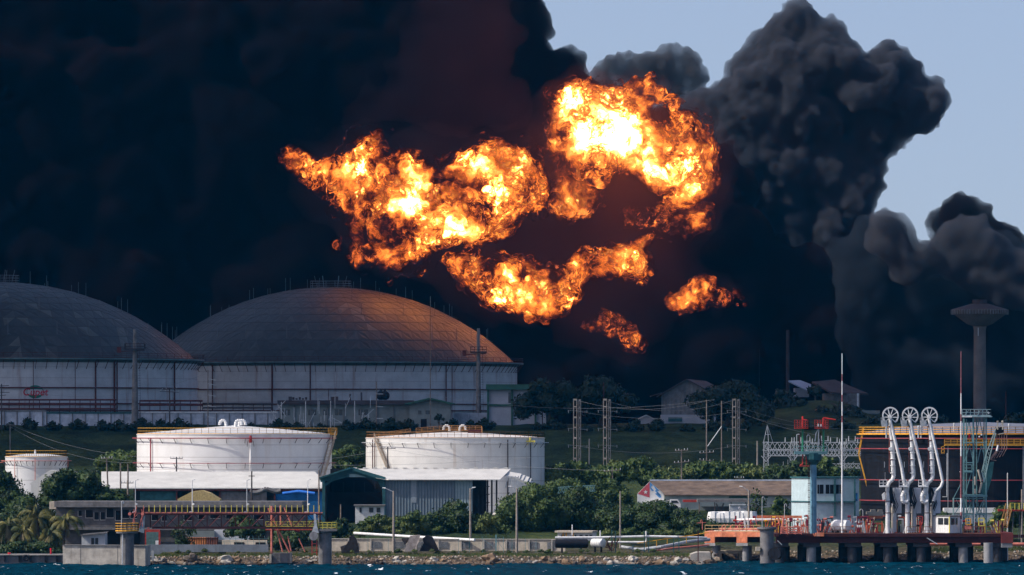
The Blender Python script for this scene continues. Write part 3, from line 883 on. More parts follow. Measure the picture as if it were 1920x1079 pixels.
def water_tower():
    D = 1450; k = K * D; c = ((1837 - 960) * k, D)
    z = lambda y: CAMZ + (HY - y) * k
    r = empty('water_tower', 'concrete water tower with a wide inverted cone bowl at the right', 'water tower', (c[0], D, z(790)))
    s = MB(); s.lathe(c, [(12.3 * k, z(805)), (11.2 * k, z(620)), (13 * k, z(612))], 24); part('shaft', s, mat('tower_concrete', (.15, .135, .13), .9, var=.25, scale=.3, streak=(.1, .09, .09), streak_amt=.5), r, True)
    s = MB(); s.lathe(c, [(13 * k, z(612)), (24 * k, z(608)), (47 * k, z(591)), (48 * k, z(589)), (0, z(589.2))], 40); part('bowl', s, mat('tower_concrete', (.3, .3, .3)), r, True)
    s = MB(); s.lathe(c, [(46 * k, z(590)), (53 * k, z(590)), (53.5 * k, z(582)), (52 * k, z(580.5)), (46 * k, z(580.5))], 40); rr = part('gallery', s, mat('gallery_concrete', (.10, .085, .08), .9, var=.4, scale=2), r)
    s = MB()
    for i in range(60):
        a = 2 * math.pi * i / 60; s.bar((c[0] + 53.8 * k * math.cos(a), D + 53.8 * k * math.sin(a), z(590.5)), (c[0] + 53.8 * k * math.cos(a), D + 53.8 * k * math.sin(a), z(581)), .16)
    part('fins', s, M_CONG, rr)
    s = MB(); s.lathe(c, [(52 * k, z(580.5)), (16 * k, z(570)), (0, z(569.5))], 40); part('roof', s, M_FADE, r, True)
    s = MB(); s.lathe(c, [(13.5 * k, z(571)), (14 * k, z(562.5)), (0, z(562))], 24); part('lantern', s, M_FADE, r)
    s = MB(); pbox(s, 1833.5, 1835, 615, 630, D - 12 * k - .1, .2); part('vent', s, M_STEEL, r)
water_tower()

# dark trees on top of the hill
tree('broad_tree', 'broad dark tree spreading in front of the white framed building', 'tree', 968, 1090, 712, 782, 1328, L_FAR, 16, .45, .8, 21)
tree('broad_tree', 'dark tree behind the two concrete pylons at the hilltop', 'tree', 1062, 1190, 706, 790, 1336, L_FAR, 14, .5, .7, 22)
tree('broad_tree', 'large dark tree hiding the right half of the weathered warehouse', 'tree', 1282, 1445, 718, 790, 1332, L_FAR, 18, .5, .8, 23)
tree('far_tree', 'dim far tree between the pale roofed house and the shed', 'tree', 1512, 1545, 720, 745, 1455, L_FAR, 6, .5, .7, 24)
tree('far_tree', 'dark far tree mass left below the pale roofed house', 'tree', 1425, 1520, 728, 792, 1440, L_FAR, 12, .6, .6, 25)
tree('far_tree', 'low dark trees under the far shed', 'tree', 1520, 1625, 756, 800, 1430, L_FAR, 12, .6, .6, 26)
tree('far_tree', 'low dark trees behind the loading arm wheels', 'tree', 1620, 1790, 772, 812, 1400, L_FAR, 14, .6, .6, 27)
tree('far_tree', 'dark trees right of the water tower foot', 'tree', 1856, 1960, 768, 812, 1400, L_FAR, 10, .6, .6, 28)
rb = random.Random(77)
b0 = None
spots = [(-20, 812), (20, 810), (52, 808), (96, 806), (150, 803), (190, 800), (228, 798), (262, 796), (300, 806), (340, 806), (470, 808), (520, 808), (560, 808), (600, 808), (650, 810), (690, 808), (730, 808), (762, 806),
         (850, 806), (880, 806), (905, 804), (1010, 804), (1040, 804), (1100, 803), (1150, 803), (1190, 804), (1235, 803), (1290, 804), (1340, 803), (1400, 806), (1460, 806), (1520, 808), (1580, 808)]
for i, (px, py) in enumerate(spots):
    D = 1322
    g = gbase(px, D)
    if b0 is None:
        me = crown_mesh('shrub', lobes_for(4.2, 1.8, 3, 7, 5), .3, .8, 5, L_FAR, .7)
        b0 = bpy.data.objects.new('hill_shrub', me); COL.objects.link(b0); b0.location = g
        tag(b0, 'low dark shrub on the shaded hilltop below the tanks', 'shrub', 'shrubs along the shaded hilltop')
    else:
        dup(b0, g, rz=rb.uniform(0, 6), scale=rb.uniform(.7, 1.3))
# ---------------------------------------------------------------- concrete pylons, poles and wires on the hill
def pylon(px, label, D=1262):
    k = K * D
    r = empty('concrete_pylon', label, 'pylon', gbase(px, D), 'concrete pylons')
    def ladder(x0, wd, D_, yt, yb, m):
        s = MB()
        xa, xb = (x0 - 960) * K * D_, (x0 + wd - 960) * K * D_
        zt, zb = CAMZ + (HY - yt) * K * D_, CAMZ + (HY - yb) * K * D_ - 2
        for x in (xa, xb): s.bar((x, D_, zb), (x, D_, zt), .14, .35)
        z = zt
        i = 0
        while z > zb:
            s.box(xa, xb, D_ - .2, D_ + .2, z - (.34 if i % 2 == 0 else .22), z); z -= 1.95 if i else 1.4; i += 1
        return s
    part('front_leg', ladder(px - 3.5, 6, D, 748, 893, M_PYL), M_PYL, r)
    part('rear_leg', ladder(px + 6.5, 3.2, D + 3.5, 749, 893, M_CONG), M_CONG, r)
    for y in (771, 805, 836):
        s = MB(); c = P(px, y, D - .35); s.bar(c + Vector((-1.5, 0, .15)), c + Vector((2.3, 0, -.1)), .06)
        for q in (-1.3, 2.2): s.tube(c + Vector((q, 0, -.4)), c + Vector((q, 0, .1)), .05, .05, 6)
        part('crossarm', s, M_RODS, r)
pylon(1079, 'concrete ladder pylon nearest the stained white tank')
pylon(1135, 'concrete ladder pylon second from the stained white tank')
pylon(1377, 'concrete ladder pylon at the right beside the lattice substation')
pole(1325, 750, 935, 1238, .17, 'tall brown pole of a braced pair with two crossarms low down', ((849, 1.3, .1), (864, 1.3, -.1)), M_WOOD)
pole(1353, 752, 893, 1242, .15, 'tall brown pole right of its braced twin', (), M_WOOD, ins=False)
s = MB(); s.tube(P(1326, 838, 1240), P(1353, 800, 1240), .09, .09, 6); solo('brace_strut', s, M_STEEL, 'pale slanting strut between the two tall brown poles', 'strut', P(1326, 838, 1240))
pole(1105, 823, 880, 1250, .15, 'short bare pole between the first two pylons', (), M_CONG, ins=False)
pole(1420, 827, 892, 1250, .2, 'thick pale post left of the lattice gantry', (), M_PYL, ins=False)
pole(1208, 860, 885, 1232, .14, 'low pole with white insulators among the green shrubs', ((862, 1.1, -.05), (870, .9, 0)), M_WOOD)
pole(1278, 843, 955, 1180, .16, 'brown pole with crossarms at the ridge of the brown roof', ((845, 1.1, .08), (867, 1.3, .15)), M_WOOD)
pole(1150, 877, 925, 1175, .14, 'short pole with tilted green insulators behind the big green trees', ((883, 1.5, .15),), M_WOOD, tilt=-2)
pole(1386, 893, 940, 1160, .13, 'thin dark pole with a small crossarm before the brown roof', ((897, .8, 0),), M_DKW)
pole(1301, 903, 950, 1150, .2, 'thick slightly leaning post before the brown roof', (), M_WOOD, ins=False, tilt=2)
WL = [((690, 716, 1322), (1340, 750, 1240), 3.2, 'pale cable sagging from the low substation to the tall brown pole'),
      ((1085, 752, 1262), (1325, 752, 1238), 1.6, 'cable from the first pylons to the braced pole pair'),
      ((1353, 752, 1242), (1700, 806, 1262), 2.0, 'upper cable falling from the pole pair to the right'),
      ((1325, 750, 1238), (1560, 800, 1262), 1.6, 'lower cable falling from the pole pair to the right'),
      ((1080, 771, 1261), (1380, 772, 1261), 1.4, 'cable between the pylons at their upper crossarm'),
      ((1080, 836, 1261), (1380, 836, 1261), 1.4, 'cable between the pylons at their lower crossarm'),
      ((1380, 771, 1261), (1640, 825, 1255), 1.4, 'cable from the right pylon down over the gantry'),
      ((1137, 752, 1262), (1377, 750, 1262), 2.0, 'cable from the second pylon to the right pylon'),
      ((-10, 722, 1324), (390, 700, 1321), 3.4, 'cable across the wall of the left domed tank'),
      ((318, 732, 1324), (706, 722, 1321), 3.2, 'cable crossing from the left tank to the low substation'),
      ((20, 797, 1289), (330, 858, 1190), 1.8, 'upper pale cable down the shaded hill at the left'),
      ((20, 801, 1289), (250, 868, 1190), 1.8, 'lower pale cable down the shaded hill at the left')]
for a, b, sg, lb in WL: wire(P(*a), P(*b), sg, lb, .014)

# ---------------------------------------------------------------- lattice substation gantry
def truss_beam(s, a, b, h, dep, n, w=.09, zig=2):
    """box truss with crossed webs between a and b (lower chord points)"""
    a, b = Vector(a), Vector(b)
    for dy in (0, dep):
        for dz in (0, h):
            o = Vector((0, dy, dz)); s.bar(a + o, b + o, w * 1.5)
        for i in range(n):
            p, q = a.lerp(b, i / n), a.lerp(b, (i + 1) / n)
            o = Vector((0, dy, 0)); u = Vector((0, dy, h))
            s.bar(p + o, q + u, w); s.bar(p + u, q + o, w)
def lattice_leg(s, x, y, z0, z1, w0, w1, n, t=.10):
    c = []
    for i in range(n + 1):
        f = i / n; w = w0 + (w1 - w0) * f; z = z0 + (z1 - z0) * f
        c.append([Vector((x + sx * w / 2, y + sy * w / 2, z)) for sx, sy in ((-1, -1), (1, -1), (1, 1), (-1, 1))])
    for i in range(n):
        for q in range(4):
            s.bar(c[i][q], c[i + 1][q], t * 1.4)
            s.bar(c[i][q], c[i + 1][(q + 1) % 4], t * .8)
            s.bar(c[i + 1][q], c[i + 1][(q + 1) % 4], t * .8)
def gantry():
    D = 1205; k = K * D
    z = lambda y: CAMZ + (HY - y) * k
    X = lambda x: (x - 960) * k
    r = empty('lattice_gantry', 'white steel lattice gantry of a substation between pylon and black tank', 'gantry', gbase(1500, D))
    s = MB(); truss_beam(s, (X(1440), D, z(855)), (X(1618), D, z(855)), 12 * k, 1.4, 26, .085); part('front_beam', s, M_STEEL, r)
    s = MB(); truss_beam(s, (X(1436), D + 14, z(845)), (X(1618), D + 14, z(845)), 15 * k, 1.2, 20, .06); part('rear_beam', s, M_STEEL, r)
    for x, y0 in ((1436.5, 797), (1486, 829), (1580, 843)):
        s = MB(); g = ground_z(X(x), D)
        lattice_leg(s, X(x), D + .7, g - .5, z(829), .9, .75, 11, .085)
        if x < 1440:
            for dx in (-.4, .4): s.bar((X(x) + dx * 1.1, D + .4, z(829)), (X(x) + .25, D + .4, z(797)), .12)
            s.bar((X(x) + 1.2, D + .6, z(829)), (X(x) + .25, D + .4, z(797)), .08)
            s.bar((X(x) - .2, D, z(815)), (X(x) + .8, D, z(815)), .07)
        for sx in (-1, 1): s.bar((X(x), D, z(866)), (X(x) + sx * 9 * k, D, z(855)), .12)
        part('lattice_column', s, M_STEEL, r)
    s = MB(); rnd = random.Random(9)
    for i in range(9):
        x = 1470 + i * 17
        p = Vector((X(x), D - .4, z(830 + rnd.uniform(-3, 3))))
        s.bar(p, p + Vector((1.6, 0, 0)), .12); s.tube(p + Vector((.2, 0, 0)), p + Vector((.2, 0, .9)), .1, .06, 6); s.tube(p + Vector((1.4, 0, 0)), p + Vector((1.4, 0, .9)), .1, .06, 6)
    for i in range(26):
        x = rnd.uniform(1450, 1616); y = rnd.uniform(858, 893); p = P(x, y, D + rnd.uniform(2, 10))
        s.bar(p, p + Vector((rnd.choice((0, .5, -.7, 1.5)), 0, rnd.uniform(-2.5, .5))), .07)
    part('switchgear', s, M_STEEL, r)
    s = MB()
    for j, (xa, ya) in enumerate(((1560, 868), (1560, 888))):
        truss_beam(s, (X(xa), D + 6, z(ya + 10)), (X(1616), D + 6, z(ya + 10)), 8 * k, 1, 8, .06)
    for i in range(9): s.tube(P(1566 + i * 6, 896, D + 4), P(1566 + i * 6, 887, D + 4), .13, .13, 6)
    part('bus_frame', s, M_STEEL, r)
gantry()

# ---------------------------------------------------------------- the small white tanks
def white_tank(px0, px1, y_rim, D, h_roof, label, m, y_rail, yb=930, seed=1, hoops=(), apex_px=None, rail_m=None, dome=False):
    k = K * D
    Rr = (px1 - px0) / 2 * k; cx = ((px0 + px1) / 2 - 960) * k
    zt = CAMZ + (HY - y_rim) * k; zb = ground_z(cx, D) - 1
    root = empty('white_tank', label, 'storage tank', (cx, D, zb))
    s = MB(); s.lathe((cx, D), [(Rr, zb), (Rr, zt)], 128); part('shell', s, m, root, True)
    s = MB()
    prof = [(Rr + .08, zt - .12), (Rr + .12, zt + .02), (Rr - .02, zt + .06)]
    for i in range(1, 9):
        f = i / 8
        prof.append((Rr * (1 - f) + .01, zt + .06 + h_roof * (f ** .9 if not dome else math.sin(f * math.pi / 2))))
    s.lathe((cx, D), prof, 96); part('roof', s, m, root, True)
    s = MB(); rail(s, ring((cx, D), Rr - .12, zt + .05, 84), (y_rim - y_rail) * k * .96, 4, .032, 2)
    part('roof_railing', s, rail_m or M_YEL, root)
    for z_, rr_, mm in hoops:
        zz = CAMZ + (HY - z_) * K * (D - Rr)
        s = MB(); s.path(ring((cx, D), Rr + .75, zz, 72), rr_, 6); p_ = part('cooling_ring', s, mm, root)
        s = MB()
        for i in range(34):
            a = 2 * math.pi * (i + .3) / 34; c, q = math.cos(a), math.sin(a)
            s.bar((cx + (Rr + .02) * c, D + (Rr + .02) * q, zz - .9), (cx + (Rr + .75) * c, D + (Rr + .75) * q, zz), .08)
            s.bar((cx + (Rr + .02) * c, D + (Rr + .02) * q, zz - .05), (cx + (Rr + .75) * c, D + (Rr + .75) * q, zz - .05), .08)
        part('ring_brackets', s, M_DKW, p_)
    def front(px, out=.35):
        X, Y = 0, D
        for _ in range(30):
            X = (px - 960) * K * Y; Y = D - math.sqrt(max(0, Rr * Rr - (X - cx) ** 2))
        a = math.atan2(Y - D, X - cx)
        return Vector((cx + (Rr + out) * math.cos(a), D + (Rr + out) * math.sin(a), 0))
    return root, cx, Rr, zt, zb, front
def vent_hook(root, p, h=1.1, r=.28, sgn=1, label=None):
    """gooseneck roof vent"""
    s = MB(); pts = [p, p + Vector((0, 0, h * .5))]
    for i in range(1, 7):
        a = math.pi * i / 6; pts.append(p + Vector((sgn * .55 * (1 - math.cos(a)), 0, h * .5 + .6 * math.sin(a))))
    pts.append(pts[-1] - Vector((0, 0, .25)))
    s.path(pts, r, 10); part('gooseneck_vent', s, M_WHITE, root, True)
W1, cx, Rr, zt, zb, fr = white_tank(257, 622, 814.5, 1203, 1.55, 'largest clean white tank with a yellow roof railing behind the long white roof', M_TANK, 803,
                                    hoops=((822, .11, M_REDP), (869, .07, M_REDP)))
D = 1203
for px, sg in ((424, -1), (443, 1), (449, 1)): 
    vent_hook(W1, Vector(((px - 960) * K * D, D - 1 - (px == 443) * 2, zt + 1.35)), sgn=sg)
p = fr(285.5); s = MB(); s.tube((p.x, p.y, zb), (p.x, p.y, zt - .8), .12, .12, 8); part('riser_pipe', s, M_REDP, W1)
p = fr(469, .5); s = MB(); s.tube((p.x, p.y, zb), (p.x, p.y, zt - 1.4), .19, .19, 10); part('foam_riser', s, M_WHITE, W1, True)
s = MB(); s.tube((p.x, p.y, zt - 1.5), (p.x, p.y, zt - .25), .28, .22, 10); part('foam_chamber', s, M_RED, W1)
s = MB()
for dx in (-.62, .62): s.bar((p.x + dx * .75, p.y - .1, zt - 1.2), (p.x + dx, p.y - .1, zt - 2.2), .08); s.bar((p.x + dx * .75, p.y - .1, zt - 1.2), (p.x, p.y - .1, zt - 1.2), .08)
part('chamber_frame', s, M_DKW, W1)
def spiral_stair(root, fr, pa, pb, za, zb_, m, w=.9):
    s = MB(); n = 40; pr = None
    for i in range(n + 1):
        f = i / n; p = fr(pa + (pb - pa) * f, .15); o = fr(pa + (pb - pa) * f, .15 + w); z = za + (zb_ - za) * f
        if pr:
            s.bar(pr[0], (p.x, p.y, z), .07, .28); s.bar(pr[1], (o.x, o.y, z), .07, .28); s.bar(Vector(pr[1]) + Vector((0, 0, 1)), (o.x, o.y, z + 1), .06)
        s.bar((p.x, p.y, z), (o.x, o.y, z), .1); s.bar((o.x, o.y, z), (o.x, o.y, z + 1), .05)
        pr = ((p.x, p.y, z), (o.x, o.y, z))
    part('stairway', s, m, root)
M_STAIR = mat('stair_steel', (.42, .34, .26), .8, var=.4, scale=2)
spiral_stair(W1, fr, 592, 619, zb + 5.5, zt - .2, M_STAIR)
s = MB(); p = fr(620, .2); s.box(p.x - .6, p.x + .9, p.y - 1, p.y + 1, zt - .1, zt + .05); rail(s, [(p.x - .6, p.y - 1, zt), (p.x + .9, p.y - 1, zt), (p.x + .9, p.y + 1, zt)], 1.1, .8, .04, 3)
s.bar((p.x + .2, p.y - 1, zt - 1.3), (p.x + .9, p.y - 1, zt), .12); part('stair_landing', s, M_YEL, W1)

W2, cx, Rr, zt, zb, fr = white_tank(686, 1021, 821.5, 1222, 1.15, 'rust stained white tank with brown roof railings behind the green hangar', M_TANKD, 810.5,
                                    hoops=((830.5, .06, M_STEEL),), rail_m=mat('rusty_rail', (.42, .20, .07), .8, var=.4, scale=2))
D = 1222
M_RR = MATS['rusty_rail']
for px, sg in ((843, -1), (862, 1)): vent_hook(W2, Vector(((px - 960) * K * D, D - 1, zt + 1.25)), .9, .22, sg)
s = MB(); rail(s, [P(780, 812, D - 3), P(835, 807, D - 2), P(903, 808, D - 3), P(904, 812, D - 6)], .85, 1, .035, 3); rail(s, [P(700, 820, D - 4), P(770, 810.5, D - 1)], .6, 1, .03, 3)
part('roof_walkway', s, M_RR, W2)
s = MB(); s.box(P(878, 0, D).x, P(903, 0, D).x, D - 4, D - 2, zt + .9, zt + 1.5); part('roof_hatch', s, M_RUST, W2)
for px in (702, 706, 950, 992):
    p = fr(px); s = MB(); s.tube((p.x, p.y, zb), (p.x, p.y, zt - .3), .1 if px != 950 else .16, .1, 8); part('riser_pipe', s, M_RUST if px < 800 else M_DKW, W2)
spiral_stair(W2, fr, 748, 709, zb + 5.5, zt - .1, M_STAIR, .7)
s = MB(); p = fr(990, .5); s.bar((p.x - .9, p.y, zt - .6), (p.x + .9, p.y, zt - .6), .25, .3); s.tube((p.x, p.y, zt - .9), (p.x, p.y, zt + .1), .2, .2, 8)
for dx in (-.5, .5): s.bar((p.x + dx, p.y, zt - 1.3), (p.x + dx + .3, p.y, zt - .7), .07)
part('foam_chamber', s, M_YEL2, W2)

W3, cx, Rr, zt, zb, fr = white_tank(10, 126, 857, 1235, .55, 'small grey white tank with yellow railing behind the trees at the left', M_TANK, 845.5,
                                    hoops=((864.5, .06, M_PINK),), dome=True)
s = MB(); s.tube((cx - .2, 1235, zt + .4), (cx - .2, 1235, zt + 1.3), .22, .12, 8); part('roof_vent', s, M_WHITE, W3)
for px in (30, 66, 124):
    p = fr(px); s = MB(); s.tube((p.x, p.y, zb), (p.x, p.y, zt - .2), .06, .06, 6); part('riser_pipe', s, M_PINK, W3)
s = MB(); p = P(-8, 870, 1233); s.tube(p, P(12, 865, 1233), .06, .06, 6); part('side_pipe', s, M_PINK, W3)
solo('low_roof', MB().prism([(P(x, 0, 1180).x, CAMZ + (HY - y) * K * 1180) for x, y in ((55, 908), (93, 882), (112, 884), (140, 884), (150, 908), (148, 909), (148, 975), (58, 975), (58, 909))], 1180, 1186), M_ROOFW,
     'pale sheet roof peeking between the trees below the small tank', 'roof', P(95, 905, 1180))

# big black tank at the right
def black_tank():
    D = 1128; k = K * D
    Rr = 228 * k; cx = (1842 - 960) * k; zt = CAMZ + (HY - 814) * k; zb = 1.2
    root = empty('black_tank', 'huge black tank behind the white loading arms at the right', 'storage tank', (cx, D, zb))
    s = MB(); s.lathe((cx, D), [(Rr, zb), (Rr, zt)], 128); part('shell', s, mat('tank_black', (.010, .011, .015), .7, var=.3, scale=.3, streak=(.030, .030, .034), streak_amt=.6, sscale=.8, spec=.05), root, True)
    s = MB(); s.lathe((cx, D), [(Rr + .1, zt - .1), (Rr + .1, zt + .05), (Rr * .8, zt + .9), (Rr * .4, zt + 1.7), (0, zt + 2)], 96); part('roof', s, mat('grey_roof', (.16, .17, .21), .6, var=.2, scale=.4), root, True)
    s = MB(); rail(s, ring((cx, D), Rr + .25, zt, 96), 1.15, 3, .045, 3); s.lathe((cx, D), [(Rr, zt - .12), (Rr + .7, zt - .12), (Rr + .7, zt + .04), (Rr, zt + .04)], 96); part('roof_railing', s, M_YEL, root)
    for y in (822.5, 842, 901, 940):
        zz = CAMZ + (HY - y) * K * (D - Rr)
        s = MB(); s.path(ring((cx, D), Rr + .8, zz, 64), .09, 6); part('cooling_ring', s, M_REDP, root)
    for x, y0 in ((1662, 800), (1668, 800), (1722, 802), (1727, 802), (1789, 797), (1892, 798)):
        s = MB(); p = P(x, 822, D - Rr + 3); s.tube(p, P(x, y0, D - Rr + 3), .14, .14, 8); s.tube(P(x, y0, D - Rr + 3), P(x + .6, y0 - 3.4, D - Rr + 3), .2, .16, 8); part('roof_vent', s, M_STEEL, root)
    s = MB(); a = cx - Rr * .97
    zz = [zt, zt - 3.5, zt - 8]
    s.bar((a - .4, D - Rr * .2, zt + 1), (a - 1.2, D - Rr * .22, zt - 3.4), .28); s.bar((a - 1.2, D - Rr * .22, zt - 3.4), (a + .2, D - Rr * .25, zt - 9), .22)
    part('stair_frame', s, M_YEL, root)
black_tank()
def yellow_platform(px0, px1, y0, y1, D, label):
    r = empty('yellow_platform', label, 'platform', P((px0 + px1) / 2, y1, D))
    s = MB(); a, b = P(px0, y1, D), P(px1, y1, D); s.box(a.x, b.x, D, D + 1.2, a.z - .12, a.z + .03); part('deck', s, M_YEL, r)
    s = MB(); rail(s, [a, b], (y1 - y0) * K * D, 1.0, .04, 3); part('railing', s, M_YEL, r)
    s = MB(); pbox(s, px0 + 6, px0 + 7, y1, 960, D + .5, .1); pbox(s, px1 - 7, px1 - 6, y1, 960, D + .5, .1); part('legs', s, M_STEEL, r)
yellow_platform(1771, 1925, 824, 835, 1082, 'long yellow railed platform against the black tank behind the striped mast')
s = MB()
for y in (837, 843, 849): pbox(s, 1765, 1771, y, y + 1.3, 1081, .3)
for x in (1765, 1770): pbox(s, x, x + 1, 837, 851, 1081, .3)
solo('ladder_cage', s, M_YEL, 'small yellow ladder cage left of the railed platform', 'ladder', P(1768, 850, 1081))
s = MB(); s.path([P(1776, 850, 1080), P(1775.5, 932, 1080), P(1767, 932, 1080)], .07, 6); solo('bent_pipe', s, M_STEEL, 'thin pale bent pipe hanging before the black tank', 'pipe', P(1776, 850, 1080))

# ---------------------------------------------------------------- green shrubs at the foot of the hill
shr = []
for i, (w_, h_, sd, m) in enumerate(((5.5, 3.2, 1, L_MID), (4.2, 2.6, 2, L_DARK), (6, 3.6, 3, L_MID), (4.5, 3, 4, L_PALE))):
    shr.append(crown_mesh('shrub', lobes_for(w_, h_, 4, 9, 40 + i), .3, .75, 40 + i, m, .72))
def scatter(name, label, group, pts, D, dpx=6, base=None, sc=(.75, 1.25), kinds=(0, 1, 2, 3), seed=3):
    rnd = random.Random(seed)
    for (px, py) in pts:
        d = D + rnd.uniform(-4, 4); x = (px + rnd.uniform(-dpx, dpx) - 960) * K * d
        z = CAMZ + (HY - py) * K * d if py else ground_z(x, d)
        o = bpy.data.objects.new(name, shr[rnd.choice(kinds)]); COL.objects.link(o)
        o.location = (x, d, z); q = rnd.uniform(*sc); o.scale = (q, q, q * rnd.uniform(.8, 1.1)); o.rotation_euler = (0, 0, rnd.uniform(-.6, .6))
        tag(o, label, 'shrub', group)
scatter('hill_shrub', 'bright green shrub in the belt of shrubs at the foot of the hill', 'green shrubs at the foot of the hill',
        [(1030 + i * 17.5, 908 - 8 * math.sin(i * .9)) for i in range(24)], 1226, sc=(.9, 1.4), kinds=(0, 2, 3, 0))
scatter('hill_shrub', 'green shrub higher up in the shrub belt by the pylons', 'green shrubs on the lower slope',
        [(1030 + i * 21, 896 - 5 * math.sin(i * 1.3)) for i in range(20)], 1240, sc=(.7, 1.15), kinds=(0, 3, 1), seed=4)
scatter('hill_shrub', 'tall green shrub in the gap between the two large white tanks', 'green shrubs between the white tanks',
        [(630, 905), (648, 902), (666, 905), (682, 900), (636, 888), (656, 884), (676, 886), (632, 868), (652, 866), (672, 866), (690, 868)], 1246, sc=(.9, 1.2), kinds=(0, 1, 2), seed=5)
scatter('hill_shrub', 'dark green shrub between the small tank and the largest white tank', 'green shrubs left of the largest tank',
        [(192, 892), (208, 890), (226, 892), (244, 894), (258, 892), (200, 876), (218, 874), (238, 876), (252, 872)], 1222, sc=(.8, 1.1), kinds=(1, 1, 0), seed=6)
scatter('hill_shrub', 'green shrub above the gantry foot beside the black tank', 'green shrubs by the gantry',
        [(1440, 903), (1458, 903), (1478, 902), (1498, 900), (1520, 898), (1540, 902), (1560, 905), (1600, 905)], 1190, sc=(1, 1.5), kinds=(1, 1, 0), seed=8)
for i in range(4): pass

# ---------------------------------------------------------------- long white roof, hangar, flag building
def long_roof():
    D = 1150; k = K * D
    z = lambda y: CAMZ + (HY - y) * k
    X = lambda x: (x - 960) * k
    r = empty('long_warehouse', 'long low warehouse with a bright white roof in front of the largest tank', 'warehouse', (X(400), D, 1.8))
    s = MB()
    # sloping sheet roof: eave in front, ridge behind
    ye, yr = D, D + 13
    kr = K * yr
    a, b = Vector((X(190), ye, z(915))), Vector((X(622), ye, z(915)))
    c, d = Vector(((574 - 960) * kr + 1.5, yr, CAMZ + (HY - 884.5) * kr)), Vector(((190 - 960) * kr, yr, CAMZ + (HY - 884.5) * kr))
    t = Vector((0, 0, -.18))
    s.add([a, b, c, d, a + t, b + t, c + t, d + t], [(0, 1, 2, 3), (7, 6, 5, 4), (0, 4, 5, 1), (1, 5, 6, 2), (2, 6, 7, 3), (3, 7, 4, 0)])
    part('roof', s, M_ROOFW, r)
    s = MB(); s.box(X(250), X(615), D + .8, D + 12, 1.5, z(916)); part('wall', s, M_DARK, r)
    s = MB(); s.box(X(250), X(620), D + .1, D + .5, z(921), z(916.5)); part('fascia', s, M_RUST, r)
    for x0, x1, m in ((262, 330, M_TEALD), (516, 608, M_BLUE), (413, 500, M_CONG)):
        s = MB(); s.box(X(x0), X(x1), D + .55, D + .75, 1.5, z(922)); part('door', s, m, r)
    for x in (331, 412, 515):
        s = MB(); s.box(X(x) - .12, X(x) + .12, D + .3, D + .54, 1.5, z(917)); part('column', s, M_RUST, r)
long_roof()
s = MB(); s.prism([(P(x, 0, 1125).x, CAMZ + (HY - y) * K * 1125) for x, y in ((333, 990), (333, 936), (360, 922), (378, 920), (393, 925), (412, 937), (412, 990))], 1125, 1133)
solo('thatched_gable', s, mat('straw', (.50, .38, .17), .95, var=.35, scale=3, streak=(.2, .14, .07), streak_amt=.5, sscale=3), 'straw coloured gable between the long white roof and the grey block', 'gable', P(372, 945, 1125))
s = MB(); pts = [P(530, 926, 1146), P(560, 922, 1146), P(590, 926, 1146)]; s.path(pts, .28, 8)
solo('blue_tarpaulin', s, mat('bright_blue', (.05, .22, .75), .5), 'rolled bright blue tarpaulin under the eave of the long white roof', 'tarpaulin', pts[0])
s = MB(); pts = [P(468 + i * 4.5, 922 + 2.5 * math.sin(i * .7) - (i > 5) * 2, 1140) for i in range(14)]; s.path(pts, .4, 7)
solo('junk_pile', s, M_CONG, 'grey brown heap of scrap below the white eave', 'scrap', pts[0])
for px, y0, y1, lb, ti in ((240, 870, 925, 'weathered pole crossing the left end of the largest tank', 0), (226, 869, 930, 'weathered bare pole right of the big left tree', 0), (205, 858, 945, 'leaning pole with a crossarm over the big left tree', -5),
                       (472, 884, 930, 'dark pole with black fittings before the white roof', 0), (598, 882, 950, 'thick weathered pole at the corner of the hangar', 0)):
    pole(px, y0, y1, 1100, .17, lb, ((860, .9, .05),) if px == 205 else (((893, .5, 0),) if px == 472 else ()), M_WOOD if px != 472 else M_DKW, ins=(px == 205), tilt=ti)
pole(239, 901, 935, 1110, .14, 'short pole with two insulators before the white roof', ((906, 1.0, 0),), M_WOOD)
pole(331, 857, 885, 1172, .16, 'pole with four upright insulators against the largest tank', ((860, 1.1, 0),), M_DKW)
pole(727, 838, 885, 1190, .16, 'dark pole with a row of insulators against the stained tank', ((841, 1.4, -.05),), M_DKW)
wire(P(190, 858, 1150), P(727, 842, 1189), 2.2, 'thin upper cable crossing the largest white tank', .02)
wire(P(331, 862, 1171), P(1000, 858, 1160), 1.2, 'thin lower cable crossing both large white tanks', .018)
wire(P(727, 843, 1189), P(1150, 883, 1174), .8, 'thin cable crossing the stained white tank', .018)

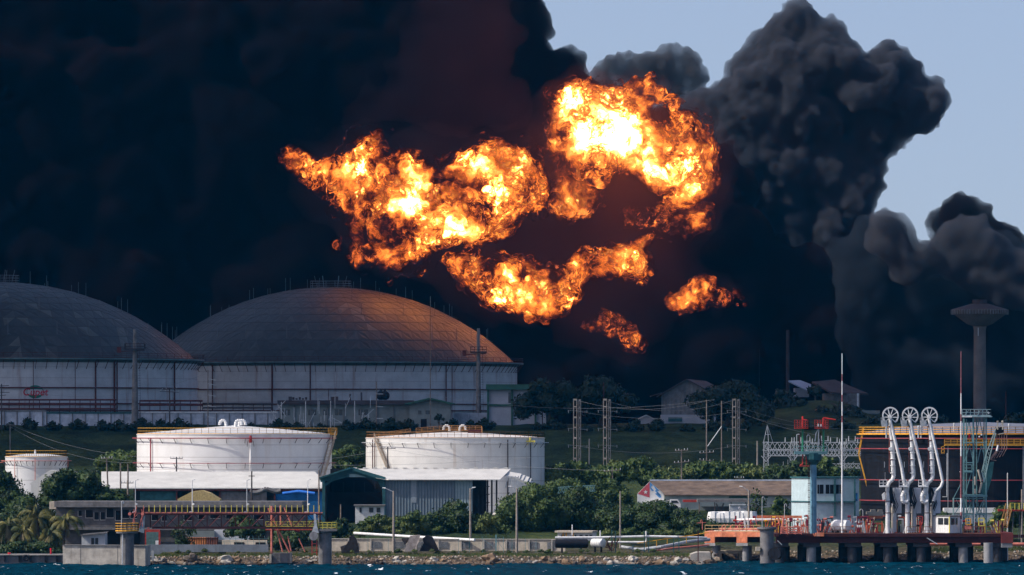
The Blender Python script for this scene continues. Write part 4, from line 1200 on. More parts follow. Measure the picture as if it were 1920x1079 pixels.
def hangar():
    D = 1118; k = K * D
    z = lambda y, d=D: CAMZ + (HY - y) * K * d
    X = lambda x, d=D: (x - 960) * K * d
    r = empty('hangar', 'open dark green hangar with a white sheet roof in front of the stained tank', 'hangar', (X(780), D, 1.6))
    # open gable end on the left, the long side wall to its right
    s = MB()
    xl, xp, xr = X(600), X(658), X(722)
    ze, zp = z(900), z(881)
    frame = [(xl, D, ze), (xp, D, zp), (xr, D, ze)]
    s.bar(frame[0], frame[1], .35, .9); s.bar(frame[1], frame[2], .35, .9)
    s.bar((xl + .6, D, 1), (xl + .6, D, ze), .5); s.bar((xr - .2, D, 1), (xr - .2, D, ze), .5)
    # inner arched soffit
    pts = [(X(607), D + .2, z(930)), (X(609), D + .2, z(910)), (X(622), D + .2, z(900)), (X(648), D + .2, z(893)), (X(662), D + .2, z(891)), (X(690), D + .2, z(894)), (X(710), D + .2, z(901)), (X(716), D + .2, z(912)), (X(719), D + .2, z(930))]
    for a, b in zip(pts[:-1], pts[1:]): s.bar(a, b, .18, .5)
    part('portal_frame', s, M_TEALD, r)
    s = MB()
    top = [(xl + .3, ze - .1), (xp, zp - .1), (xr, ze - .1)]
    s.add([(X(607), D + .3, z(903)), (xl + .8, D + .3, ze - .2), (xp, D + .3, zp - .25), (xr - .4, D + .3, ze - .2), (X(716), D + .3, z(903)), (X(690), D + .3, z(895)), (X(662), D + .3, z(892)), (X(622), D + .3, z(901))], [tuple(range(8))])
    part('gable_panel', s, mat('teal_panel', (.10, .20, .21), .6, var=.3, scale=.8), r)
    s = MB(); s.box(X(655), X(695), D + .1, D + .25, z(895), z(889)); part('gable_louvre', s, mat('pale_teal', (.25, .36, .37), .6), r)
    # interior: back and side walls
    s = MB(); s.box(xl + .8, xl + 1, D + 1, D + 26, 1, ze - .2); s.box(xl + 1, xr, D + 26, D + 26.2, 1, zp); part('inner_wall', s, M_DARK, r)
    s = MB(); s.add([(xl, D - .6, ze + .15), (xp, D - .6, zp + .15), (xp, D + 27, zp + .15), (xl, D + 27, ze + .15), (xl, D - .6, ze + .3), (xp, D - .6, zp + .3), (xp, D + 27, zp + .3), (xl, D + 27, ze + .3)], [(0, 3, 2, 1), (4, 5, 6, 7), (0, 1, 5, 4), (1, 2, 6, 5), (2, 3, 7, 6), (3, 0, 4, 7)])
    part('left_roof_slope', s, M_TEALD, r)
    # right slope: wide white roof whose ridge runs away to the right
    s = MB()
    D2 = D + 11
    a, b = Vector((X(728), D - .8, z(900.5))), Vector((X(938), D - .8, z(900.5)))
    c, d = Vector((X(958, D2), D2, z(880.5, D2))), Vector((X(656, D2), D2, z(880.5, D2)))
    t = Vector((0, 0, .12)); s.add([a, b, c, d, a + t, b + t, c + t, d + t], [(0, 3, 2, 1), (4, 5, 6, 7), (0, 1, 5, 4), (1, 2, 6, 5), (2, 3, 7, 6), (3, 0, 4, 7)])
    a2 = Vector((X(706), D - .8, z(897))); s.add([a2, a, d, Vector((X(664), D - .7, z(883)))], [(0, 1, 2, 3)])
    for i in range(16):
        f = (i + .5) / 16; p = d.lerp(c, f) + Vector((0, -.2, .12)); s.box(p.x - .35, p.x + .35, p.y - .3, p.y + .1, p.z, p.z + .22)
    part('roof', s, M_ROOFW, r)
    s = MB()
    for px_, yy, w_ in ((945, 884, 3), (956, 887, 2.6), (966, 890, 2.4), (975, 893, 2), (983, 896, 1.5)):
        p = Vector((X(px_, D2), D2 - 2, z(yy, D2))); s.add([p, p + Vector((w_, -.5, -.5)), p + Vector((w_ - .4, -4, -1.3)), p + Vector((-.6, -4, -.7)), p + Vector((0, 0, .1)), p + Vector((w_, -.5, -.4)), p + Vector((w_ - .4, -4, -1.2)), p + Vector((-.6, -4, -.6))], [(0, 3, 2, 1), (4, 5, 6, 7), (0, 1, 5, 4), (1, 2, 6, 5), (2, 3, 7, 6), (3, 0, 4, 7)])
    part('torn_sheets', s, M_ROOFW, r)
    s = MB(); s.box(X(720), X(853), D, D + 11, 1, z(900.8)); part('wall', s, M_HWALL, r)
    s = MB(); s.box(X(853) + .02, X(886), D + .05, D + 11, 1, z(901)); part('pale_wall', s, M_HWALL2, r)
    s = MB(); s.box(X(771), X(781), D - .06, D + .03, z(943), z(901)); part('pale_strip', s, mat('pale_strip', (.24, .28, .31), .6), r)
    s = MB()
    for i, x in enumerate((888, 897, 905, 914, 922, 931)): s.bar((X(x), D + 4, 1), (X(x), D + 4, z(901)), .3)
    for yy in (915, 930, 945): s.bar((X(886), D + 4, z(yy)), (X(918), D + 4, z(yy - 2)), .15)
    s.box(X(886), X(912), D + 5, D + 5.2, 1, z(901))
    part('bare_frame', s, M_DKW, r)
    s = MB()
    for x in (948, 955, 962, 968): s.bar((X(x), D + 2, z(915)), (X(x) + .4, D + 2, z(893)), .14)
    s.bar((X(945), D + 2, z(893)), (X(972), D + 2, z(896)), .16); part('broken_rafters', s, M_STEEL, r)
    s = MB(); s.box(X(608), X(719), D + 14, D + 14.2, 1, z(925))
    for x in (620, 640, 660, 680, 700): s.bar((X(x), D + 13.8, 1), (X(x), D + 13.8, z(905)), .12)
    part('rear_screen', s, M_DKROOF, r)
hangar()
r = empty('guard_hut', 'small white block hut with three dark windows inside the hangar mouth', 'hut', P(690, 980, 1108))
s = MB(); pbox(s, 666, 720, 949.5, 985, 1108, 5); part('wall', s, mat('hut_white', (.62, .62, .60), .8, var=.2, scale=1), r)
s = MB(); pbox(s, 663, 722, 947, 949.5, 1107.5, 6); part('roof', s, M_CONG, r)
for x0, x1 in ((674, 678), (692, 700), (706, 713)):
    s = MB(); pbox(s, x0, x1, 952, 961, 1107.9, .15); part('window', s, M_GLASS, r)

# building with the flag painted on its gable
def flag_house():
    D = 1135; k = K * D
    z = lambda y, d=D: CAMZ + (HY - y) * K * d
    X = lambda x, d=D: (x - 960) * K * d
    r = empty('flag_house', 'brown roofed building with a flag painted on its left gable', 'building', (X(1330), D, 1.8))
    W_ = mat('gable_white', (.70, .70, .68), .8, var=.12, scale=1.5, streak=(.45, .42, .38), streak_amt=.4)
    D2 = D + 9
    s = MB(); A, B_, C_ = Vector((X(1194), D + 4, z(927, D + 4))), Vector((X(1219), D + 2, z(903.5, D + 2))), Vector((X(1245), D, z(927)))
    tri = [Vector((X(1195), D, z(926))), Vector((X(1218), D, z(903.5))), Vector((X(1245), D, z(930))), Vector((X(1245), D, z(935))), Vector((X(1219), D, z(935)))]
    gab = [(X(1195), z(980)), (X(1195), z(926.5)), (X(1218), z(903.5)), (X(1240), z(922)), (X(1244.5), z(927)), (X(1244.5), z(980))]
    s.prism(gab, D, D + .5); part('gable', s, W_, r)
    def plate(name, pts, m, out=.03):
        s = MB(); s.prism([(X(x), z(y)) for x, y in pts], D - out, D - out + .02); return part(name, s, m, r)
    RF = mat('flag_red', (.52, .10, .12), .8, var=.25, scale=2); BF = mat('flag_blue', (.12, .31, .60), .8, var=.25, scale=2)
    plate('red_triangle', [(1195.6, 926.3), (1218, 904.2), (1218, 933.4), (1210, 930.8)], RF)
    st = []
    for i in range(10):
        a = math.pi / 2 + i * math.pi / 5; rr = 4.3 if i % 2 == 0 else 1.8; st.append((1210.5 + rr * math.cos(a), 923 - rr * math.sin(a)))
    plate('star', st, W_, .06)
    plate('blue_stripe', [(1218.2, 904), (1224, 909), (1220, 914), (1226, 920), (1222, 921), (1218.2, 915)], BF)
    plate('blue_stripe', [(1224, 909.2), (1230, 914), (1236, 920), (1232, 921), (1240, 929), (1236, 930), (1228, 921), (1230, 919)], BF)
    plate('blue_stripe', [(1228, 926), (1233, 924.5), (1240, 931.5), (1238, 934.3), (1234, 932)], BF)
    s = MB()
    a, b = Vector((X(1247), D - .3, z(929.5))), Vector((X(1494), D - .3, z(929.5)))
    c, d = Vector((X(1494, D2), D2, z(903.5, D2))), Vector((X(1218.5, D2), D2, z(903.5, D2)))
    a = Vector((X(1245.5), D - .3, z(929.5)))
    t = Vector((0, 0, .14)); s.add([a, b, c, d, a + t, b + t, c + t, d + t], [(0, 3, 2, 1), (4, 5, 6, 7), (0, 1, 5, 4), (1, 2, 6, 5), (2, 3, 7, 6), (3, 0, 4, 7)])
    s.add([Vector((X(1218.5), D, z(903.5))), a, d], [(0, 1, 2)])
    part('roof', s, M_TILE, r)
    s = MB(); s.bar(d + Vector((0, -.1, .25)), c + Vector((0, -.1, .25)), .25); part('ridge_cap', s, mat('ridge_blue', (.45, .52, .60), .6), r)
    s = MB(); s.box(X(1246), X(1494), D + .3, D + 8, 1, z(930)); part('wall', s, mat('pale_green_wall', (.34, .38, .35), .8, var=.25, scale=.6), r)
    s = MB(); s.box(X(1367), X(1440), D + .2, D + .28, z(934), z(931)); part('window_band', s, M_GREEN, r)
    s = MB(); s.box(X(1218), X(1250), D - 1, D + .5, 1, z(938)); part('low_wing', s, W_, r)
flag_house()
r = empty('white_truck', 'white truck cab partly hidden behind the trees before the flag gable', 'truck', P(1265, 960, 1120))
s = MB(); s.prism([(P(x, 0, 1120).x, CAMZ + (HY - y) * K * 1120) for x, y in ((1229, 952), (1229, 939), (1257, 939), (1257, 937), (1271, 937), (1276, 945), (1276, 952))], 1120, 1122.4); part('body', s, M_WHITE, r)
s = MB(); s.prism([(P(x, 0, 1120).x, CAMZ + (HY - y) * K * 1120) for x, y in ((1258.5, 943.5), (1258.5, 939), (1269.5, 939), (1272.5, 943.5))], 1119.95, 1120); part('windscreen', s, M_GLASS, r)
for x in (1238, 1266):
    s = MB(); c = P(x, 953, 1120); s.tube(c + Vector((0, -.05, 0)), c + Vector((0, .35, 0)), .5, .5, 14); part('wheel', s, M_BLACK, r)
s = MB(); pbox(s, 1281, 1309, 937.5, 942, 1118, 2.5); solo('red_awning', s, M_RED, 'short red awning before the brown roofed building', 'awning', P(1295, 942, 1118))
def canopy_shed():
    D = 1112
    r = empty('open_shed', 'open shed with a thin grey roof slab on posts right of the red awning', 'shed', P(1355, 965, D))
    s = MB(); pbox(s, 1308, 1401, 936.5, 942, D, 7); part('roof', s, M_CONG, r)
    for x in (1311, 1340, 1371, 1398):
        s = MB(); pbox(s, x - 1, x + 1, 942, 1000, D + .5, .2); part('post', s, M_WOOD, r)
    s = MB()
    for xa, xb in ((1343, 1350), (1357, 1350)): s.bar(P(xa, 944, D + 2), P(xb, 962, D + 2), .2)
    part('braces', s, M_WOOD, r)
    s = MB(); pbox(s, 1310, 1400, 950, 1000, D + 6, .3); part('rear_wall', s, M_GWALL, r)
    s = MB(); pbox(s, 1368, 1400, 948, 968, D - 3, 2); pbox(s, 1368, 1403, 946, 948, D - 3.2, 2.4); solo('small_kiosk', s, M_STEEL, 'grey kiosk under the right end of the open shed', 'kiosk', P(1384, 968, D - 3))
canopy_shed()
rnd = random.Random(12)
for i in range(9):
    px = 1338 + i * 9 + rnd.uniform(-2, 2)
    s = MB(); c = P(px, 972, 1090); s.lathe((c.x, c.y), [(0, c.z - 1), (1.0, c.z - .7), (1.15, c.z), (.9, c.z + .7 + rnd.random() * .5), (.2, c.z + 1.1), (0, c.z + 1.1)], 9)
    solo('covered_bale', s, M_WHITE, 'white wrapped bale in the row before the open shed', 'bale', c, 'white bales before the open shed')
s = MB(); truss_beam(s, P(1046, 925, 1150), P(1116, 921, 1150), 1.0, .8, 14, .08); solo('pipe_bridge', s, M_TEAL, 'pale green lattice pipe bridge behind the central trees', 'bridge', P(1046, 925, 1150))
s = MB(); pbox(s, 1080, 1103, 926, 940, 1150, 2); solo('white_shed', s, M_WHITE, 'small white shed under the pale green pipe bridge', 'shed', P(1090, 940, 1150))
def plan(s, pts, z0, z1):
    """extrude a plan polygon of (x, y) between two heights"""
    n = len(pts)
    return s.add([(x, y, z0) for x, y in pts] + [(x, y, z1) for x, y in pts],
                 [tuple(range(n - 1, -1, -1)), tuple(range(n, 2 * n))] + [(i, (i + 1) % n, n + (i + 1) % n, n + i) for i in range(n)])
def Z(py, D): return CAMZ + (HY - py) * K * D
def Xp(px, D): return (px - 960) * K * D

# ---------------------------------------------------------------- trees and bushes between shore and warehouses
tree('shade_tree', 'dark rounded tree at the left edge above the palms', 'tree', -30, 62, 882, 975, 1086, L_DARK, 16, .27, .85, 31)
tree('shade_tree', 'big dark spreading tree below the small tank', 'tree', 76, 208, 873, 962, 1092, L_DARK, 20, .27, .85, 32)
tree('shade_tree', 'lower green tree between the big tree and the white roof', 'tree', 168, 262, 918, 960, 1090, L_DARK, 10, .32, .85, 33)
tree('shade_tree', 'dark trees behind the palms at the left', 'tree', -20, 110, 930, 1010, 1072, L_DARK, 14, .27, .85, 34)
tree('leafy_tree', 'bright topped leafy tree at the right end of the hangar', 'tree', 925, 1058, 902, 1003, 1078, L_MID, 20, .25, .85, 35)
tree('leafy_tree', 'wide green tree left of the bare wooden pole', 'tree', 1022, 1178, 918, 1003, 1080, L_DARK, 22, .25, .85, 36)
tree('leafy_tree', 'wide dark green tree sloping down toward the red pier', 'tree', 1130, 1300, 940, 1003, 1076, L_DARK, 20, .25, .85, 37)
tree('leafy_tree', 'low dark tree tapering at the left end of the pier', 'tree', 1235, 1352, 955, 1003, 1072, L_DARK, 12, .25, .85, 38)
tree('leafy_tree', 'sunny green tree behind the wide green trees, under the pipe bridge', 'tree', 1012, 1108, 896, 950, 1176, L_MID, 16, .27, .85, 53)
tree('leafy_tree', 'sunny green tree left of the flag gable', 'tree', 1090, 1184, 896, 955, 1172, L_MID, 16, .27, .85, 54)
tree('leafy_tree', 'dark tree right of the torn end of the hangar roof', 'tree', 968, 1040, 898, 960, 1110, L_DARK, 12, .27, .85, 55)
tree('leafy_tree', 'rounded dark bush tree before the hangar wall', 'tree', 782, 906, 943, 1003, 1070, L_DARK, 16, .25, .85, 39)
tree('leafy_tree', 'dark bush between the hangar mouth and the right dolphin', 'tree', 606, 668, 968, 1012, 1064, L_DARK, 8, .25, .85, 40)
tree('leafy_tree', 'dark green tree at the foot of the lattice gantry', 'tree', 1448, 1560, 868, 910, 1180, L_DARK, 14, .36, .8, 41)
tree('leafy_tree', 'green bush left of the pale blue cabin', 'tree', 1438, 1486, 925, 985, 1066, L_MID, 10, .33, .8, 42)
tree('leafy_tree', 'thin young tree before the brown tiled roof', 'tree', 1398, 1440, 908, 975, 1100, L_DARK, 8, .3, .35, 43, core=0)
tree('leafy_tree', 'green tree under the red walkway at the right edge', 'tree', 1852, 1935, 938, 995, 1060, L_MID, 12, .33, .75, 44)
tree('leafy_tree', 'low green bush behind the small white cabin', 'tree', 1742, 1800, 958, 985, 1062, L_DARK, 6, .3, .8, 45)
tree('leafy_tree', 'slim dark tree behind the truss gangway', 'tree', 318, 372, 962, 1040, 1020, L_DARK, 9, .26, .5, 46, core=0)
tree('leafy_tree', 'dark hanging tree under the middle of the truss gangway', 'tree', 420, 500, 965, 1012, 1036, L_DARK, 10, .3, .7, 47)
tree('leafy_tree', 'dark tree behind the pink struts', 'tree', 498, 600, 985, 1034, 1030, L_DARK, 12, .3, .7, 48)
scatter('slope_shrub', 'pale green shrub on the sunny slope before the hangar', 'sunny shrubs before the hangar',
        [(672 + i * 13, 1008 - (i * 5) % 12) for i in range(12)] + [(690 + i * 17, 992 - (i * 7) % 9) for i in range(7)] + [(905, 1000), (925, 1004), (912, 985), (940, 1003)], 1058, sc=(.5, .8), kinds=(3, 0, 3), seed=21)
scatter('slope_shrub', 'light green shrub behind the long white pipe near the pier', 'sunny shrubs behind the shore pipe',
        [(1145 + i * 15, 1008) for i in range(13)], 1052, sc=(.4, .65), kinds=(3, 3, 0), seed=22)
scatter('bank_shrub', 'small grassy shrub on top of the rocky bank', 'tufts along the rocky bank',
        [(300 + i * 26 + (i * 37) % 11, 1039 - (i * 13) % 4) for i in range(38)], 1013.5, dpx=8, sc=(.14, .26), kinds=(3, 0, 3), seed=23)

tree('undergrowth', 'dense dark undergrowth behind the palms, left half', 'shrub', -30, 70, 980, 1036, 1046, L_DARK, 14, .3, .85, 49)
tree('undergrowth', 'dense dark undergrowth behind the palms, right half', 'shrub', 55, 118, 992, 1038, 1044, L_DARK, 12, .3, .85, 50)
tree('undergrowth', 'dark low hedge directly on the quay under the palms', 'shrub', -20, 112, 1016, 1042, 1026, L_DARK, 12, .25, .8, 52)
def palm(px, pyc, D, label, seed, L0=3.6, n=20):
    rnd = random.Random(seed)
    c = P(px, pyc, D); g = ground_z(c.x, D)
    root = empty('palm_tree', label, 'palm', (c.x, D, g), 'palms on the left quay')
    s = MB(); prev = Vector((c.x + rnd.uniform(-.6, .6), D, g - .3))
    for i in range(6):
        f = (i + 1) / 6; q = prev.lerp(c, 1 / (6 - i)); s.tube(prev, q, .22 - .02 * i, .2 - .02 * i, 8); prev = q
    part('trunk', s, M_BARK, root)
    for grp, m_ in ((0, L_PALM), (1, L_DRY)):
        s = MB()
        for i in range(n if grp == 0 else 5):
            a = rnd.uniform(0, 2 * math.pi); el = rnd.uniform(-.2, 1.2) if grp == 0 else rnd.uniform(-.9, -.4)
            Ln = L0 * rnd.uniform(.75, 1.1) * (1 if grp == 0 else .75)
            d = Vector((math.cos(a) * math.cos(el), math.sin(a) * math.cos(el) * .8, math.sin(el)))
            pts = [c.copy()]; v = d.copy(); ns = 11
            for j in range(ns):
                pts.append(pts[-1] + v * (Ln / ns)); v.z -= .17 + .05 * j / ns * 4; v.normalize()
            for j in range(1, ns):
                p, q = pts[j], pts[j + 1] if j + 1 < len(pts) else pts[j]
                t = (q - p).normalized(); sd = t.cross(Vector((0, 0, 1))).normalized()
                s.bar(p, q, .05)
                ll = .95 * math.sin(math.pi * (j + .6) / (ns + 1)) + .12
                for sg in (-1, 1):
                    for u in (0, .33, .66):
                        b = p.lerp(q, u)
                        tip = b + (sd * sg * .55 + t * .45 + Vector((0, 0, -.55 - .35 * rnd.random()))) * ll
                        s.add([b, b + t * .13, tip], [(0, 1, 2)])
        part('fronds' if grp == 0 else 'dry_fronds', s, m_, root)
palm(14, 985, 1034, 'coconut palm at the very left edge of the quay', 1)
palm(70, 972, 1036, 'tallest coconut palm in the middle of the left group', 2, 4.2, 26)
palm(122, 978, 1034, 'coconut palm right of the group in front of the grey building', 3, 3.7)
palm(42, 1000, 1030, 'short palm with dry skirts low between the other palms', 4, 3.0)
palm(95, 1003, 1031, 'short palm beside the pale retaining block', 5, 2.8)
palm(-14, 965, 1040, 'tall palm half cut by the left edge', 6, 3.8)

# ---------------------------------------------------------------- grey two storey building at the left
def grey_building():
    D = 1052
    r = empty('grey_building', 'long grey flat roofed concrete building behind the palms and gangway', 'building', P(330, 1010, D))
    s = MB(); pbox(s, 104, 262, 951, 1030, D, 9); pbox(s, 262.3, 570, 949, 1030, D + .6, 8); part('wall', s, mat('dull_render', (.11, .105, .105), .9, var=.4, scale=.8, streak=(.08, .075, .07), streak_amt=.6), r)
    s = MB(); pbox(s, 101, 568, 940.5, 951.5, D - .9, 10.5); part('roof', s, M_CONG, r)
    s = MB(); pbox(s, 90, 104, 941, 955, D + 2, 5); part('roof_box', s, M_PALE, r)
    for x0, x1, y0, y1 in ((146, 152, 958, 968), (160, 173, 957, 971), (176, 184, 961, 975), (188, 196, 961, 975), (199, 212, 954, 971), (216, 226, 958, 976), (229, 241, 956, 972), (244, 256, 958, 972),
                           (284, 296, 963, 976), (303, 312, 964, 977), (345, 359, 963, 976), (372, 382, 964, 974), (394, 412, 962, 972), (424, 441, 963, 973), (449, 466, 962, 972), (476, 494, 963, 974), (505, 512, 963, 974)):
        s = MB(); dd = D if x1 < 262 else D + .6; pbox(s, x0, x1, y0, y1, dd - .05, .1); f = part('window', s, M_DARK, r)
        s = MB(); pbox(s, x0 - .8, x1 + .8, y1, y1 + 1.2, dd - .14, .25); pbox(s, x0 - .9, x0, y0, y1, dd - .12, .2); part('frame', s, M_CONC, f)
    s = MB(); pbox(s, 104, 570, 990, 994, D - 1.2, 1.1); part('ledge', s, M_CONG, r)
    s = MB(); pbox(s, 198, 262, 997, 1030, D - .06, .1); pbox(s, 470, 498, 995, 1030, D + .5, .05); part('dark_bay', s, M_DARK, r)  # flat dark panels stand in for shaded recesses
grey_building()
r = empty('white_annex', 'small white annex with a slanting roof left of the dolphin', 'annex', P(175, 1024, 1040))
s = MB(); s.prism([(Xp(x, 1040), Z(y, 1040)) for x, y in ((153, 1032), (153, 1004.5), (191, 1000.5), (197, 1000.5), (197, 1032))], 1040, 1046); part('wall', s, mat('annex_white', (.60, .62, .64), .8, var=.15, scale=1), r)
s = MB(); a, b = P(151, 1004, 1039.6), P(199, 999.6, 1039.6); s.bar(a, b, .12, .2); s.add([a, b, b + Vector((0, 7, .1)), a + Vector((0, 7, .1))], [(0, 1, 2, 3)]); part('roof', s, M_CONG, r)
for x0 in (171, 178.5):
    s = MB(); pbox(s, x0, x0 + 5.5, 1009, 1021, 1039.9, .15); part('window', s, M_GLASS, r)

# ---------------------------------------------------------------- quay, sea wall, rocks
r = empty('quay_wall', 'low dark concrete quay with fenders at the left edge', 'quay', P(50, 1057, 1011))
s = MB(); s.box(Xp(-60, 1010), Xp(116, 1010), 1010, 1030, -1.5, Z(1041.5, 1010)); part('wall', s, M_CONG, r)
s = MB(); s.box(Xp(-60, 1010), Xp(116, 1010), 1009.6, 1011, Z(1041.5, 1010) + .003, Z(1039.8, 1010)); part('coping', s, M_CONC, r)
for x in (9, 36, 57, 85, 106):
    s = MB(); pbox(s, x - 1.5, x + 1.5, 1042.5, 1054, 1009.4, .58); part('fender', s, M_BLACK, r)
def tyre(px, py, D, R0, r0, label, m=M_BLACK):
    s = MB(); c = P(px, py, D); n, q = 20, 8; V, F = [], []
    for i in range(n):
        a = 2 * math.pi * i / n
        for j in range(q):
            b = 2 * math.pi * j / q
            V.append(c + Vector(((R0 + r0 * math.cos(b)) * math.cos(a), r0 * math.sin(b), (R0 + r0 * math.cos(b)) * math.sin(a))))
    for i in range(n):
        for j in range(q): F.append((i * q + j, i * q + (j + 1) % q, ((i + 1) % n) * q + (j + 1) % q, ((i + 1) % n) * q + j))
    s.add(V, F); solo('tyre_fender', s, m, label, 'tyre', c)
tyre(48, 1046.5, 1009.3, .36, .15, 'black tyre hung on the quay wall at the left')
s = MB(); c = P(95.5, 1040, 1013); s.tube(c, c + Vector((0, 0, .85)), .14, .14, 10); s.tube(c + Vector((0, 0, .85)), c + Vector((0, 0, .95)), .18, .18, 10); solo('red_bollard', s, mat('signal_red', (.60, .02, .04), .5), 'upright red post on the quay', 'bollard', c)
s = MB(); c = P(17, 1041, 1013); s.tube(c, c + Vector((0, 0, .3)), .2, .12, 10); s.tube(c + Vector((-.25, 0, .25)), c + Vector((.25, 0, .25)), .1, .1, 8); solo('red_hydrant', s, mat('signal_red', (.6, .02, .04)), 'squat red fitting low on the quay at the left edge', 'hydrant', c)
r = empty('concrete_block', 'long pale concrete block wall rising from the water behind the left dolphin', 'sea wall', P(195, 1060, 1001))
s = MB(); plan(s, [(Xp(115, 1001), 1001), (Xp(275, 1001), 1001), (Xp(275, 1001), 1004), (Xp(113, 1001) - .3, 1003.5)], -1.5, Z(1022.5, 1001)); part('wall', s, M_CONC, r)
s = MB()
for x in (149, 221): pbox(s, x, x + .7, 1023, 1062, 1000.97, .05)
pbox(s, 115.3, 274.7, 1022.2, 1023.4, 1000.8, .18); part('joint', s, M_CONG, r)
s = MB(); s.prism([(Xp(x, 1006), Z(y, 1006)) for x, y in ((276, 1050), (276, 1023), (500, 1023), (500, 1037), (300, 1037), (290, 1046), (284, 1052))], 1013, 1013.6)
solo('low_wall', s, mat('blue_grey_wall', (.20, .23, .26), .9, var=.25, scale=.8, streak=(.1, .11, .12), streak_amt=.5), 'low blue grey wall under the gangway above the rocks', 'wall', P(390, 1037, 1013))
s = MB(); pbox(s, 284, 288, 1033, 1052, 1004.5, .8); solo('mooring_stub', s, M_STEEL, 'short pale upright slab at the start of the rocks', 'post', P(286, 1052, 1004.5))

ROCKM = [mat('rock_%d' % i, c, .95, var=.4, scale=1.6, bump=.08) for i, c in enumerate(((.24, .165, .105), (.36, .28, .205), (.15, .125, .105), (.46, .42, .36)))]
for m_ in ROCKM:
    t_, N_, L_n = nodes_of(m_)
    b_ = N_['Principled BSDF']; src = b_.inputs['Base Color'].links[0].from_socket
    g_ = N_.new('ShaderNodeNewGeometry'); sx_ = N_.new('ShaderNodeSeparateXYZ'); L_n.new(g_.outputs['Position'], sx_.inputs[0])
    r_ = N_.new('ShaderNodeMapRange'); r_.inputs['From Min'].default_value = .12; r_.inputs['From Max'].default_value = .62; r_.inputs['To Min'].default_value = .28
    L_n.new(sx_.outputs['Z'], r_.inputs['Value'])
    v_ = N_.new('ShaderNodeVectorMath'); v_.operation = 'SCALE'; L_n.new(src, v_.inputs[0]); L_n.new(r_.outputs[0], v_.inputs['Scale']); L_n.new(v_.outputs[0], b_.inputs['Base Color'])
def rock_mesh(i):
    rnd = random.Random(100 + i)
    tv, tf = ICO2
    off = Vector((rnd.random() * 50, rnd.random() * 50, i))
    sx, sy, sz = rnd.uniform(.8, 1.3), rnd.uniform(.7, 1.1), rnd.uniform(.55, .9)
    V = []
    for v in tv:
        p = Vector(v); d = 1 + .8 * noise.noise(p * 1.2 + off) + .35 * noise.noise(p * 2.6 + off)
        V.append((p.x * d * sx, p.y * d * sy, p.z * d * sz))
    me = bpy.data.meshes.new('boulder'); me.from_pydata(V, [], tf.tolist()); me.materials.append(ROCKM[i % 4])
    return me
RM = [rock_mesh(i) for i in range(10)]
rnd = random.Random(31)
def bank_point():
    t = rnd.random()
    if t < .8: px = rnd.uniform(278, 1335)
    else: px = rnd.uniform(1335, 1935)
    x = Xp(px, 1006 if px < 1335 else 1042)
    return px, x, shore_y(x)
for i in range(290):
    px, x, sy = bank_point()
    y = sy + rnd.uniform(-1.4, 5.0)
    if px > 1335: x = Xp(px, sy + 3)
    z = ground_z(x, y)
    o = bpy.data.objects.new('boulder', RM[rnd.randrange(10)]); COL.objects.link(o)
    q = rnd.uniform(.28, .62) * (rnd.uniform(1.3, 1.9) if rnd.random() < .25 else 1)
    o.location = (x, y, max(z, -.15) + q * .15); o.scale = (q,) * 3
    o.rotation_euler = (rnd.uniform(-.4, .4), rnd.uniform(-.4, .4), rnd.uniform(0, 6))
    tag(o, 'brown grey boulder of the rock bank along the waterline', 'boulder', 'boulders of the rocky bank')
s = MB(); tv, tf = ico_template(1); tfl = tf.tolist()
for i in range(2800):
    px, x, sy = bank_point()
    y = sy + rnd.uniform(-1.2, 7.5)
    if px > 1335: x = Xp(px, sy + 3) + rnd.uniform(-1, 1)
    z = max(ground_z(x, y), -.1); q = rnd.uniform(.07, .24)
    s.mi = rnd.randrange(4)
    s.add([(x + v[0] * q * rnd.uniform(.7, 1.3), y + v[1] * q, z + v[2] * q * rnd.uniform(.6, 1.2)) for v in tv], tfl)
solo('rubble', s, ROCKM, 'small stones filling the rocky bank', 'stones', (0, 1008, 0), kind='stuff')
# grass growing on top of the bank
me = None
V, F = [], []
for i in range(9000):
    px = rnd.uniform(285, 1330) if rnd.random() < .85 else rnd.uniform(1700, 1940)
    x = Xp(px, 1012); sy = shore_y(x); y = sy + rnd.uniform(6.5, 13); x = Xp(px, y)
    if noise.noise((x * .3, y * .3, 2)) < -.12: continue
    z = ground_z(x, y); h = rnd.uniform(.15, .5); w_ = rnd.uniform(.04, .12); n = len(V); dx = rnd.uniform(-.15, .15)
    V += [(x - w_, y, z), (x + w_, y, z), (x + dx, y, z + h)]; F.append((n, n + 1, n + 2))
me = bpy.data.meshes.new('grass'); me.from_pydata(V, [], F); me.materials.append(L_PALE)
o = bpy.data.objects.new('grass', me); COL.objects.link(o); tag(o, 'grass on top of the rocky bank', 'grass', kind='stuff')

# ---------------------------------------------------------------- left dolphin, truss gangway, right dolphin
def dolphin(px, r0, y_cap, yb, D, label, cap_hw):
    c = P(px, yb, D); k = K * D
    r = empty('mooring_dolphin', label, 'dolphin', (c.x, D, -1))
    s = MB(); s.lathe((c.x, D), [(r0, -2), (r0, Z(y_cap + 5, D))], 28); part('shaft', s, M_CONG if True else M_CONC, r, True)
    s = MB(); s.lathe((c.x, D), [(r0, Z(y_cap + 6, D)), (cap_hw, Z(y_cap + 4, D)), (cap_hw, Z(y_cap, D)), (0, Z(y_cap, D))], 28); part('cap', s, M_CONG, r)
    return r, c.x, Z(y_cap, D)
M_DOL = mat('dolphin_concrete', (.30, .295, .30), .9, var=.35, scale=1, streak=(.10, .09, .09), streak_amt=.6)
DL, x0, z0 = dolphin(238.5, 1.02, 996, 1061, 997, 'left concrete dolphin with a round yellow railed platform', 1.65)
s = MB(); rail(s, ring((x0, 997), 1.72, z0, 16), 1.15, 1, .045, 3); part('platform_railing', s, M_YEL, DL)
